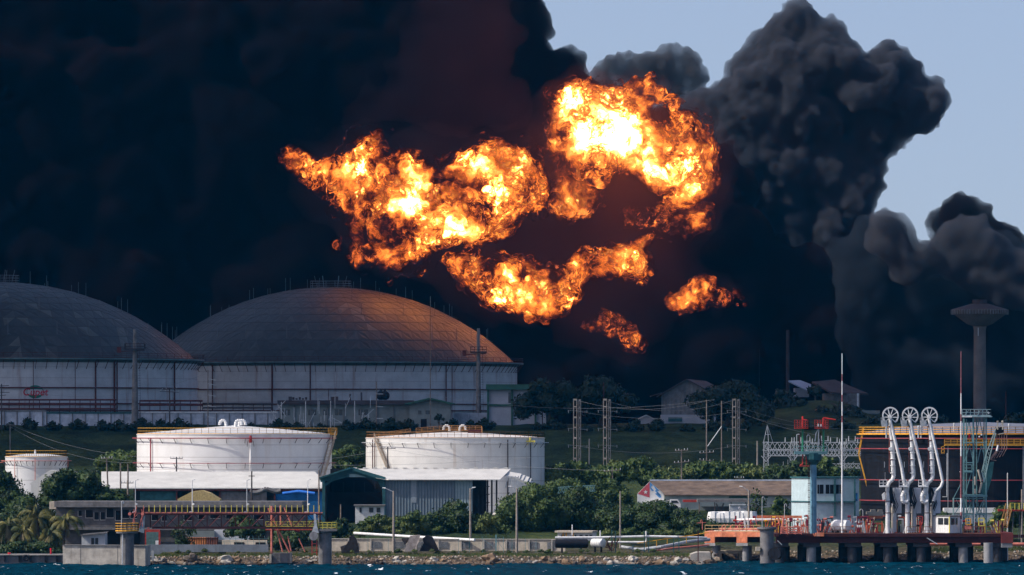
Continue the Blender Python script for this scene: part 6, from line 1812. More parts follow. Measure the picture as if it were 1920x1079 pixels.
manifold(1736, 1752, 'dark equipment right of the third loading arm', 9, (M_BLACK, M_MAR), 8, 1028, 975)
manifold(1806, 1846, 'dark red gear at the foot of the teal tower', 10, (M_MAR, M_BRWN), 9, 1026, 978)
manifold(1846, 1880, 'pale and dark gear at the right end of the pier head', 11, (M_STEEL, M_MAR, M_YEL2), 7, 1026, 975)
s = MB()
for i in range(4): c = P(1609 + i * 3.6, 989, 1021); s.tube(c, c + Vector((0, 0, .35)), .11, .11, 8)
solo('gas_bottles', s, M_WHITE, 'row of four small white bottles on the pier deck', 'bottles', P(1612, 990, 1021))
vessel(1566, 1590, 975, 997, 1024, M_WHITE, 'white horizontal vessel with a grey end on the pier deck', 1.4)
vessel(1560, 1569, 978, 992, 1025.5, M_WHITE, 'smaller white vessel left of the larger one on the pier deck', .2)
s = MB()
for x0, x1, y0, y1 in ((1625, 1656, 960, 965), (1633, 1642, 956, 960), (1647, 1655, 956, 960)): pbox(s, x0, x1, y0, y1, 1042, 2)
pbox(s, 1630, 1658, 965, 969, 1041, 2); solo('white_launch', s, M_PALE, 'cream and white low cabin roofs behind the orange beam', 'hut', P(1640, 969, 1041))
s = MB(); pbox(s, 1770, 1868, 953, 962, 1088, 3); pbox(s, 1770, 1868, 962, 1000, 1088.5, 2); solo('far_white_wall', s, M_WHITE, 'long white wall at the foot of the black tank behind the teal tower', 'wall', P(1820, 962, 1088))

# blue column with the fire monitor head
def monitor_tower():
    D = 1022
    c = Vector((Xp(1525, D), D, ZD))
    r = empty('monitor_tower', 'blue steel column carrying a head with two red fire monitors', 'tower', c)
    bl = mat('column_blue', (.13, .27, .36), .5, var=.25, scale=1, streak=(.55, .52, .45), streak_amt=.5, sscale=1.5)
    s = MB(); s.lathe((c.x, D), [(.50, ZD - .1), (.50, Z(866, D))], 20); part('column', s, bl, r, True)
    s = MB(); s.lathe((c.x, D), [(.5, Z(872, D)), (1.2, Z(862, D)), (1.3, Z(850, D)), (0, Z(850, D))], 12); part('column_head', s, M_TEALD, r)
    s = MB(); s.box(Xp(1489, D), Xp(1551, D), D - 1.1, D + 1.4, Z(852, D), Z(848.5, D)); rail(s, [(Xp(1489, D), D - 1.1, Z(848, D)), (Xp(1551, D), D - 1.1, Z(848, D)), (Xp(1551, D), D + 1.4, Z(848, D))], .9, 1, .04, 2); part('platform', s, M_TEAL, r)
    s = MB()
    for dx in (1515.5, 1518): s.bar(P(dx, 1000, D - .6), P(dx, 852, D - .6), .06)
    for i in range(45): s.bar(P(1515.5, 1000 - i * 3.3, D - .6), P(1518, 1000 - i * 3.3, D - .6), .04)
    for i in range(10): s.box(Xp(1514, D), Xp(1519, D), D - 1.2, D - .5, Z(985 - i * 13, D), Z(984.4 - i * 13, D))
    part('ladder', s, M_BRWN, r)
    gr = mat('post_green', (.03, .20, .10), .5, var=.3)
    for px in (1505, 1544):
        s = MB(); s.tube(P(px, 850, D), P(px, 804, D), .16, .14, 10); q = part('monitor_post', s, gr, r)
        b0, b1 = (px - 15, px + 10) if px < 1520 else (px - 16, px + 9)
        s = MB(); z_ = Z(804, D); p0, p1 = Xp(b0, D), Xp(b1, D)
        s.box(p0, p1, D - .8, D + .8, z_ - .05, z_ + .15)
        rail(s, [(p0, D - .8, z_), (p1, D - .8, z_), (p1, D + .8, z_), (p0, D + .8, z_), (p0, D - .8, z_)], 1.3, .35, .035, 4)
        part('basket', s, M_RED, q)
        s = MB(); s.tube(P(px, 804, D - .2), P(px, 781 if px < 1520 else 784, D - .2), .16, .13, 10)
        if px > 1520: s.tube(P(px, 784, D - .3), P(px + 23, 787.5, D - .3), .13, .09, 10); s.tube(P(px + 1, 786, D - .2), P(px - 3, 800, D - .2), .12, .12, 8)
        else: s.tube(P(px - 2, 787, D - .3), P(px + 8, 788, D - .3), .11, .09, 8)
        part('fire_monitor', s, mat('monitor_red', (.55, .04, .03), .5), q)
        s = MB(); s.path([P(px - 5, 848, D + .3), P(px - 6, 812, D + .3)], .11, 8); part('water_riser', s, M_BRWN, q)
    s = MB()
    s.path([P(1494, 848, D), P(1494, 815, D), P(1499, 814.5, D)], .06, 6); s.path([P(1513, 850, D), P(1513, 818, D), P(1515, 815.5, D), P(1518, 817, D)], .06, 6)
    s.path([P(1528, 828, D), P(1530, 813, D), P(1534, 806, D)], .08, 6); s.path([P(1534, 850, D), P(1535, 806, D)], .08, 6); s.tube(P(1534.5, 800, D - .9), P(1534.5, 795, D - .9), .12, .1, 8); s.tube(P(1539.5, 800, D - .9), P(1539.5, 796, D - .9), .12, .1, 8)
    part('floodlight_stems', s, M_STEEL, r)
    s = MB(); s.path([P(1505, 852, D - .5), P(1505, 871, D - .5), P(1500, 873, D - .5)], .11, 8); s.box(Xp(1499, D), Xp(1517, D), D - 1, D - .4, Z(875, D), Z(873, D)); s.tube(P(1512, 856, D - .5), P(1512, 872, D - .5), .1, .1, 8); part('drain_pipes', s, M_RED, r)
monitor_tower()
def cabin():
    r = empty('control_cabin', 'pale blue two tier control cabin with dark windows behind the blue column', 'cabin', P(1545, 967, 1034))
    A, B_, C_ = (Xp(1484, 1041), 1041), (Xp(1520, 1033), 1033), (Xp(1604, 1034), 1034)
    E = (C_[0] + 1, 1042)
    s = MB(); plan(s, [A, B_, C_, E], Z(1000, 1034), Z(897.5, 1034)); part('wall', s, mat('cabin_wall', (.42, .55, .58), .6, var=.15, scale=1, streak=(.25, .32, .33), streak_amt=.4), r)
    s = MB(); plan(s, [(A[0] - .25, A[1]), (B_[0] - .1, B_[1] - .3), (C_[0] + .3, C_[1] - .3), (E[0] + .3, E[1])], Z(897.4, 1034), Z(894.5, 1034)); part('roof', s, M_TEALD, r)
    s = MB(); pbox(s, 1520, 1604, 940, 942.5, 1032.8, 1.0); pbox(s, 1564, 1567, 898, 968, 1032.85, .9); pbox(s, 1601.5, 1604.3, 898, 968, 1032.8, .9)
    a, b = Vector((*A, Z(941, 1037))), Vector((*B_, Z(941, 1034))); s.bar(a + Vector((-.05, -.08, 0)), b + Vector((-.05, -.08, 0)), .16, .2); part('trim_bands', s, M_TEALD, r)
    Bv, Cv = Vector((*B_, 0)), Vector((*C_, 0))
    for x0, x1 in ((1532.5, 1536), (1537, 1544), (1548, 1555), (1556.2, 1563), (1567.5, 1573), (1574, 1577)):
        p, q = Bv.lerp(Cv, (x0 - 1520) / 84), Bv.lerp(Cv, (x1 - 1520) / 84); n = Vector((0.02, -.06, 0))
        s = MB(); plan(s, [(p.x, p.y - .05), (q.x, q.y - .05), (q.x, q.y + .05), (p.x, p.y + .05)], Z(926, 1034), Z(909, 1034)); part('window', s, M_DARK, r)
    s = MB(); pbox(s, 1604.5, 1608, 925, 940, 1034, .5); part('water_tank', s, M_BLUE, r)
cabin()
for px, y0, lb, seed in ((1579, 663, 'tall red and white striped mast before the pale blue cabin', 1), (1802, 659, 'tall red and white striped mast beside the teal tower', 2)):
    D = 1020 if px < 1700 else 1023
    c = P(px, 1000, D); r = empty('striped_mast', lb, 'mast', (c.x, D, ZD))
    n = 26
    RB = mat('mast_red', (.30, .12, .13), .6, var=.4, scale=3)
    for i in range(n):
        ya, yb = 1000 + (y0 - 1000) * i / n, 1000 + (y0 - 1000) * (i + 1) / n
        ra, rb_ = .16 - .10 * i / n, .16 - .10 * (i + 1) / n
        s = MB(); s.tube(P(px, ya, D), P(px, yb, D), ra, rb_, 10)
        if px < 1700: white = i < 14 or i % 3 != 1 or i > 23
        else: white = not (i in (5, 6, 7, 8, 9, 10) or i > 19 or i in (2, 16))
        part('white_band' if white else 'red_band', s, M_WHITE if white else RB, r)

# ---------------------------------------------------------------- three marine loading arms
def loading_arm(ox, label, third=False):
    D = 1023.5
    q = lambda x, y, d=0: P(x + ox, y, D + d)
    r = empty('marine_loader', label, 'loading arm', (q(1664, 1000).x, D, ZD), 'white marine loading arms')
    M = M_WHITE
    s = MB(); s.tube(q(1664.5, 1001), q(1664.5, 935), .36, .34, 14); s.tube(q(1664.5, 935), q(1663.5, 919), .32, .24, 12)
    for dx, dy in ((-.5, 0), (.5, 0), (0, -.5)): s.bar(q(1664.5, 1001) + Vector((dx * 1.3, dy, 0)), q(1664.5, 988) + Vector((dx * .5, dy * .4, 0)), .14)
    part('riser', s, M, r, True)
    s = MB(); s.tube(q(1676, 998, 1.2), q(1676.5, 915, 1.2), .42, .38, 12); part('support_column', s, mat('arm_grey', (.50, .53, .56), .5, var=.15), r, True)
    s = MB(); s.path([q(1663.5, 921), q(1664.5, 911, -.2), q(1668, 904, -.3), q(1673, 900.5, -.2), q(1675.5, 894), q(1674.8, 880)], .30, 12); part('elbow', s, M, r, True)
    for x, y in ((1663.8, 915), (1675, 893), (1670, 902)):
        pass
    s = MB(); s.tube(q(1674.8, 884), q(1672.5, 830), .33, .27, 12); s.tube(q(1672.5, 830), q(1668.8, 786), .27, .24, 12)
    for y in (888, 874, 862, 850): s.tube(q(1674.2, y), q(1674.2, y - 1.6), .42, .42, 12)
    part('inboard_arm', s, M, r, True)
    s = MB(); s.tube(q(1678.2, 892, .7), q(1674.5, 800, .7), .13, .10, 8); part('tension_rod', s, M_STEEL, r)
    s = MB(); c = q(1670, 842, -.45); s.tube(c, c + Vector((0, .5, 0)), .30, .30, 14); part('swivel', s, M, r)
    s = MB()
    if not third:
        s.tube(q(1668.5, 786, -.5), q(1690.5, 876, -.5), .22, .24, 12); s.tube(q(1690.5, 876, -.5), q(1697.5, 921, -.5), .24, .26, 12)
    else:
        s.tube(q(1668.5, 786, -.5), q(1687, 868, -.5), .22, .22, 12); s.tube(q(1687, 868, -.5), q(1694.5, 904, -.5), .22, .23, 12); s.tube(q(1694.5, 904, -.5), q(1690.5, 914, -.5), .25, .22, 12)
    part('outboard_arm', s, M, r, True)
    s = MB()
    if not third: s.path([q(1697.5, 921, -.5), q(1694, 925, -.6), q(1691.5, 932, -.6), q(1692.5, 940, -.6), q(1697, 942, -.5), q(1703, 940, -.5)], .34, 12)
    else: s.path([q(1690.5, 914, -.5), q(1683, 922, -.5), q(1680, 932, -.5), q(1677, 940, -.5)], .28, 12)
    part('coupler', s, M if not third else M_STEEL, r, True)
    # counter wheel with spokes
    D0 = D - .5; c = P(1669.6 + ox, 780, D0); R_ = 1.20
    s = MB(); pts = []
    for i in range(31):
        a = R(-52) + R(282) * i / 30; pts.append(c + Vector((R_ * .98 * math.cos(a), 0, R_ * math.sin(a) * 1.04)))
    for a, b in zip(pts[:-1], pts[1:]): s.bar(a, b, .17, .24)
    wh = part('counter_wheel', s, M, r)
    hub = P(1668.6 + ox, 782.5, D0)
    for i in range(8):
        a = R(-52) + R(282) * i / 7; s = MB(); s.bar(hub, c + Vector((R_ * .97 * math.cos(a), 0, R_ * 1.02 * math.sin(a))), .15, .12); part('spoke', s, M, wh)
    s = MB(); s.tube(hub + Vector((0, -.35, 0)), hub + Vector((0, .6, 0)), .28, .28, 14); part('hub', s, M, wh)
    s = MB(); a = q(1652.5, 795.5, -.6); b = q(1664, 793.5, -.6); s.bar(a, b, .1, .9); 
    for x, y in ((1652.5, 795.5), (1655, 795), (1659, 794.5)): s.bar(q(x, y, -.9), q(x - .5, y - 12, -.9), .07)
    s.bar(q(1652, 784, -.9), q(1659, 783, -.9), .07); s.bar(q(1652, 789, -.9), q(1659, 788.5, -.9), .06); part('top_bracket', s, M_STEEL, r)
    s = MB(); s.box(q(1648.5, 0).x, q(1666, 0).x, D - 1.3, D - .2, Z(913.5, D), Z(911.8, D)); rail(s, [q(1649, 912, -1.2), q(1663, 912, -1.2)], .95, .42, .045, 2); part('work_platform', s, M, r)
    s = MB(); s.prism([(q(x, 0).x, Z(y, D)) for x, y in ((1653, 928), (1658, 923), (1659.5, 936), (1655, 938.5))], D - .7, D - .2); part('junction_box', s, M, r)
    s = MB(); s.box(q(1681, 0).x, q(1691.5, 0).x, D + 1.6, D + 2.2, Z(963, D), Z(915, D)); part('white_panel', s, mat('panel_white', (.66, .69, .74), .6, var=.1), r)
    s = MB(); rnd = random.Random(int(ox) + 5)
    for i in range(7):
        x = rnd.uniform(1668, 1676); y = rnd.uniform(914, 925); w_ = rnd.uniform(2, 9)
        s.path([q(x, y, .2), q(x + w_ * .4, y + 14, .2), q(x + w_, y + 26, .2), q(x + w_ * .3, y + 40, .2)], .06, 6)
    s.box(q(1668.5, 0).x, q(1673.5, 0).x, D - .1, D + .5, Z(944, D), Z(914, D)); part('hydraulic_hoses', s, M_BLACK, r)
    s = MB(); s.tube(q(1673, 962, -.3), q(1673, 950, -.3), .2, .2, 10); s.tube(q(1673, 990, -.2), q(1673, 962, -.2), .12, .12, 8); part('ram', s, M_PALE, r)
    s = MB()
    for x, y in ((1664.5, 962), (1664.4, 940), (1673.4, 862), (1671.8, 826), (1669.8, 800)): s.tube(q(x, y + .7), q(x, y - .7), .42, .42, 12)
    part('flanges', s, M_RUST, r)
    s = MB(); s.bar(q(1659.5, 900, -.6), q(1659.5, 886, -.6), .05); s.bar(q(1658.5, 877, -.6), q(1658.5, 866, -.6), .07); part('antenna', s, M_STEEL, r)
    s = MB(); s.bar(q(1667.3, 886, .5), q(1667.3, 815, .5), .05); part('red_line', s, M_PINK, r)
loading_arm(0, 'white loading arm with a spoked wheel, left of the three')
loading_arm(37, 'white loading arm with a spoked wheel, middle of the three')
loading_arm(73.3, 'white loading arm whose outer pipe kinks back, right of the three', True)

# small white cabin
r = empty('white_cabin', 'small white plank cabin with windows beside the striped mast', 'cabin', P(1775, 998, 1021))
A, B_, C_, E = (Xp(1750, 1024), 1024), (Xp(1781, 1020), 1020), (Xp(1800, 1022), 1022), (Xp(1800, 1026), 1027)
s = MB(); plan(s, [A, B_, C_, E], Z(999.5, 1022), Z(969, 1022)); part('wall', s, M_HUT, r)
s = MB(); plan(s, [(A[0] - .1, A[1]), (B_[0], B_[1] - .2), (C_[0] + .15, C_[1] - .1), (E[0] + .1, E[1])], Z(968.9, 1022), Z(967, 1022)); part('roof', s, M_CONG, r)
def on_face(P0, P1, f0, f1, y0, y1, out=.05):
    P0, P1 = Vector((*P0, 0)), Vector((*P1, 0)); n = (P1 - P0).normalized(); n = Vector((n.y, -n.x, 0)) * out
    a, b = P0.lerp(P1, f0) + n, P0.lerp(P1, f1) + n
    s = MB(); z0, z1 = Z(y1, 1022), Z(y0, 1022); i = -n * 1.6
    s.add([a + Vector((0, 0, z0)), b + Vector((0, 0, z0)), b + Vector((0, 0, z1)), a + Vector((0, 0, z1)), a + i + Vector((0, 0, z0)), b + i + Vector((0, 0, z0)), b + i + Vector((0, 0, z1)), a + i + Vector((0, 0, z1))], [(0, 1, 2, 3), (7, 6, 5, 4), (0, 4, 5, 1), (1, 5, 6, 2), (2, 6, 7, 3), (3, 7, 4, 0)])
    return s
for f0, f1 in ((.30, .60), (.66, .92)): part('window', on_face(A, B_, f0, f1, 971.5, 984), M_GLASS, r)
for f0, f1 in ((.1, .45), (.55, .75)): part('window', on_face(B_, C_, f0, f1, 971.5, 984), M_GLASS, r)
part('corner_trim', on_face(A, B_, .955, .995, 969, 999), M_YEL2, r)

# teal gangway tower
def teal_tower():
    D = 1027
    q = lambda x, y, d=0: P(x, y, D + d)
    r = empty('gangway_tower', 'teal steel access tower with a folded ladder boom at the right', 'tower', (Xp(1828, D), D, ZD))
    s = MB()
    for x, y0, w_ in ((1807, 785, .26), (1825, 783, .26), (1849, 781, .22)): s.bar(q(x, 1000), q(x, y0), w_)
    for x, y0, w_ in ((1812, 786, .18), (1831, 783, .16), (1845, 781, .16)): s.bar(q(x, 1000, 3), q(x, y0, 3), w_)
    part('tower_legs', s, M_TEAL, r)
    s = MB()
    for (a, b) in (((1808, 830), (1817, 790)), ((1817, 790), (1824, 832)), ((1808, 868), (1818, 834)), ((1818, 834), (1825, 866)), ((1809, 928), (1822, 885)), ((1826, 850), (1836, 784)), ((1836, 784), (1848, 840)), ((1833, 868), (1840, 835)),
                   ((1840, 835), (1848, 866)), ((1808, 930), (1820, 998)), ((1824, 930), (1812, 998)), ((1832, 930), (1840, 998)), ((1848, 930), (1828, 998)), ((1815, 930), (1836, 998)), ((1803, 905), (1788, 934)), ((1822, 930), (1848, 975)), ((1808, 975), (1824, 935)),
                   ((1793, 960), (1806, 936)), ((1826, 975), (1843, 940))): s.bar(q(*a, .5), q(*b, .5), .13)
    for y in (830, 868, 886, 928, 935, 965): s.bar(q(1807, y), q(1849 if y > 900 or y < 840 else 1825, y), .14)
    for y in (830, 868, 928, 965): s.bar(q(1807, y), q(1812, y, 3), .12); s.bar(q(1849, y), q(1845, y, 3), .12)
    part('bracing', s, M_TEAL, r)
    s = MB(); s.box(q(1804, 0).x, q(1860, 0).x, D - .8, D + 3.4, Z(782.5, D), Z(780.5, D)); rail(s, [q(1804, 780, -.7), q(1858, 780, -.7), q(1858, 780, 3.2)], .98, .62, .045, 2)
    s.bar(q(1808, 780, -.8), q(1816, 770, -.8), .08); s.bar(q(1832, 780, -.8), q(1838, 770, -.8), .08); part('top_platform', s, mat('pale_teal_steel', (.30, .42, .44), .6, var=.3), r)
    s = MB(); s.box(q(1804, 0).x, q(1822, 0).x, D - .9, D - .3, Z(782.8, D), Z(780.2, D)); part('white_edge', s, M_WHITE, r)
    s = MB(); s.box(q(1808, 0).x, q(1823, 0).x, D - .5, D + 2.5, Z(886, D), Z(884, D)); s.box(q(1808, 0).x, q(1823, 0).x, D - .5, D + 2.5, Z(831.5, D), Z(829.5, D)); s.box(q(1807, 0).x, q(1851, 0).x, D - .4, D + 2.5, Z(932, D), Z(928, D)); rail(s, [q(1808, 884, -.4), q(1822, 884, -.4)], 1, .6, .05, 2); part('landing', s, M_TEAL, r)
    s = MB()
    L0, L1, R0, R1 = (1843, 902), (1862, 815), (1849, 905), (1868, 808)
    for d in (-.6, .4):
        s.bar(q(1841, 885, d), q(1848, 855, d), .13); s.bar(q(1848, 855, d), q(1866, 806, d), .13); s.bar(q(1845, 905, d), q(1853, 868, d), .13); s.bar(q(1853, 868, d), q(1867, 812, d), .13)
        s.bar(q(1841, 885, d), q(1845, 905, d), .12)
    for i in range(11):
        f = i / 10; xa, ya = 1841 + f * 23, 885 - f * 72; xb, yb = 1846 + f * 21, 900 - f * 84
        s.bar(q(xa, ya, -.6), q(xb, yb, -.6), .07); s.bar(q(xa, ya, -.6), q(xb + .6, yb - 8, -.6), .05)
    part('ladder_boom', s, mat('mint_steel', (.36, .50, .47), .6, var=.25), r)
    s = MB(); s.prism([(q(x, 0).x, Z(y, D)) for x, y in ((1838, 924), (1849, 880), (1857, 867), (1864, 866), (1859, 900), (1851, 925), (1846, 931))], D - .1, D + .8); part('boom_housing', s, M_TEALD, r)
    s = MB()
    for a, b in (((1836, 925), (1841, 905)), ((1834, 881), (1840, 903)), ((1828, 894), (1829, 910)), ((1828, 917), (1829, 926))): s.tube(q(*a, -.7), q(*b, -.7), .16, .16, 8)
    part('hydraulic_ram', s, M_PALE, r)
    s = MB(); s.box(q(1867, 0).x, q(1882, 0).x, D - .4, D + 1.2, Z(815, D), Z(801, D)); part('boom_head', s, M_BLACK, r)
    s = MB()
    for x in (1870.5, 1880):
        s.bar(q(x, 806, -.5), q(x, 791, -.5), .2); s.tube(q(x, 791.5, -.5), q(x, 789, -.5), .18, .14, 8)
    s.bar(q(1866, 806, -.5), q(1870, 800, -.5), .14); s.bar(q(1874, 802, -.5), q(1879, 793, -.5), .1); s.bar(q(1872, 814.5, -.5), q(1882, 812.5, -.5), .12); part('sheave_posts', s, M_PALE, r)
    s = MB()
    for i in range(5):
        x = 1869 + i * 4.6; s.path([q(x, 813, -.4), q(x + .5, 843 - i * .5, -.4), q(x - 11 + i * .8, 862 - i * 1.5, -.4)], .055, 6)
    s.bar(q(1857, 862, -.4), q(1868, 864, -.4), .12); s.bar(q(1868, 847, -.4), q(1879, 847, -.4), .1); s.bar(q(1857, 862, -.4), q(1868, 847, -.4), .3)
    part('hanging_rack', s, mat('rack_brown', (.30, .19, .16), .7, var=.3), r)
    s = MB(); s.tube(q(1869, 846, -.6), q(1871.5, 835, -.6), .18, .12, 8); part('white_float', s, M_WHITE, r)
    s = MB(); s.bar(q(1787.5, 968, .5), q(1787.5, 934, .5), .2); part('side_post', s, mat('mint_steel', (.3, .5, .5)), r)
    s = MB(); s.bar(q(1788, 935, .5), q(1806, 935, .5), .1); s.bar(q(1789, 965, .5), q(1806, 940, .5), .07); s.bar(q(1793, 937, .5), q(1805, 962, .5), .06); part('side_bracing', s, M_TEAL, r)
    for x, y in ((1840, 815.5), (1836, 819)): 
        s = MB(); s.tube(q(x, y, -.3), q(x, y, .1), .13, .13, 10); part('floodlight', s, M_WHITE, r)
    for x, y in ((1800, 884), (1852, 773)):
        s = MB(); s.tube(q(x, y, -.9), q(x + 2.5, y + 3, -.9), .14, .1, 8); part('floodlight', s, M_WHITE, r)
    s = MB(); s.tube(q(1817.8, 821, .4), q(1817.8, 814, .4), .13, .13, 8); part('extinguisher', s, mat('signal_red', (.6, .02, .04)), r)
teal_tower()
def yframe(x0, x1, y0, y1, label, m=M_YEL):
    s = MB(); D = 1020.5
    for x in (x0, x1 if label[0] != 'l' else x1): s.bar(P(x, y1, D), P(x, y0, D), .16)
    for y in (y0, (y0 + y1) / 2, y1): s.bar(P(x0, y, D), P(x1, y, D), .14)
    solo('yellow_stand', s, m, label, 'frame', P(x0, y1, D))
yframe(1811, 1820, 973, 984, 'small orange yellow frame at the left foot of the teal tower')
yframe(1835, 1845, 972, 986, 'lemon yellow frame at the right foot of the teal tower', M_YEL2)
s = MB(); c = P(1815, 988, 1020.5); s.box(c.x - .45, c.x + .5, 1020.4, 1021, c.z - .4, c.z + .1); solo('salmon_box', s, M_PINK, 'salmon coloured box under the orange yellow frame', 'box', c)
def walkway():
    D = 1036
    r = empty('red_walkway', 'red walkway with yellow posts and a steep stair leaving at the right edge', 'walkway', P(1900, 957, D))
    s = MB(); s.box(Xp(1873, D), Xp(1960, D), D, D + 1.4, Z(959, D), Z(955.5, D)); c = P(1873, 957, D - .1); s.tube(c, c + Vector((0, .5, 0)), .22, .22, 10); part('deck', s, M_RED, r)
    s = MB()
    for i in range(8): s.bar(P(1894.5 + i * 8.3, 956, D), P(1894.5 + i * 8.3, 943.5, D), .15)
    s.bar(P(1893, 943.8, D), P(1955, 943.8, D), .04); part('railing_posts', s, M_YEL2, r)
    s = MB()
    for dx in (0, 8):
        s.bar(P(1886 + dx, 944, D - .5), P(1876 + dx, 985, D - .5), .12); s.bar(P(1889 + dx, 954, D - .5), P(1880 + dx, 990, D - .5), .16)
        s.bar(P(1883 + dx, 956, D - .5), P(1885 + dx, 966, D - .5), .07); s.bar(P(1879 + dx, 970, D - .5), P(1882 + dx, 980, D - .5), .07)
    for i in range(11): s.bar(P(1888.5 - i * .95, 957 + i * 3.2, D - .5), P(1896.5 - i * .95, 957 + i * 3.2, D - .5), .07)
    part('stair', s, mat('stair_orange', (.62, .33, .12), .6, var=.4, scale=2), r)
    s = MB()
    for x in (1900, 1912, 1915): s.bar(P(x, 959, D + .8), P(x - 2, 1012, D + .8), .12)
    part('legs', s, M_CONG, r)
walkway()
pole(1889, 887, 958, 1036, .10, 'slim white mast on the red walkway stair', (), M_WHITE, name='lamp_mast', cat='mast', ins=False)
pole(1916, 918, 1010, 1052, .17, 'pale wooden pole at the right edge', (), M_PYL, ins=False)
s = MB(); s.box(Xp(1880, 1040), Xp(1960, 1040), 1040, 1041, Z(1009, 1040), Z(1003, 1040)); solo('maroon_beam', s, M_BRWN, 'dark maroon beam beyond the right end of the pier', 'beam', P(1900, 1006, 1040))
s = MB(); s.tube(P(1700, 1020.5, 1047), P(1960, 1021, 1047), .26, .26, 8); solo('pink_shore_pipe', s, M_PINK, 'pink pipe along the bank behind the right end of the pier', 'pipe', P(1800, 1021, 1047))
s = MB(); s.box(Xp(1345, 1038), Xp(1392, 1038), 1037, 1041, Z(1038, 1038), Z(1033, 1038)); s.box(Xp(1348, 1038), Xp(1353, 1038), 1037.1, 1040, -1, Z(1038, 1038) - .01); s.box(Xp(1385, 1038), Xp(1390, 1038), 1037.1, 1040, -1, Z(1038, 1038) - .01)
solo('old_jetty_slab', s, M_PALE, 'broken pale concrete slab under the approach deck', 'slab', P(1368, 1038, 1037))
s = MB(); s.prism([(Xp(x, 1008), Z(y, 1008)) for x, y in ((1293, 1062), (1295, 1040), (1308, 1036), (1332, 1036), (1334, 1062))], 1008, 1016); solo('bank_slab', s, M_CONC, 'tilted pale concrete slab ending the rocky bank at the pier', 'slab', P(1310, 1055, 1008))
s = MB(); s.bar(P(1309, 1055, 1006), P(1309, 995, 1006), .14); solo('rusty_stake', s, M_RUST, 'rusty upright stake before the tilted slab', 'post', P(1309, 1055, 1006))
# ---------------------------------------------------------------- smoke and fire
def in_poly(x, y, poly):
    c = False
    n = len(poly)
    for i in range(n):
        x0, y0 = poly[i]; x1, y1 = poly[(i + 1) % n]
        if (y0 > y) != (y1 > y) and x < (x1 - x0) * (y - y0) / (y1 - y0) + x0: c = not c
    return c
def edge_dist(x, y, poly):
    d = 1e9
    n = len(poly)
    for i in range(n):
        x0, y0 = poly[i]; x1, y1 = poly[(i + 1) % n]
        dx, dy = x1 - x0, y1 - y0
        t = max(0, min(1, ((x - x0) * dx + (y - y0) * dy) / (dx * dx + dy * dy + 1e-9)))
        d = min(d, math.hypot(x - x0 - t * dx, y - y0 - t * dy))
    return d

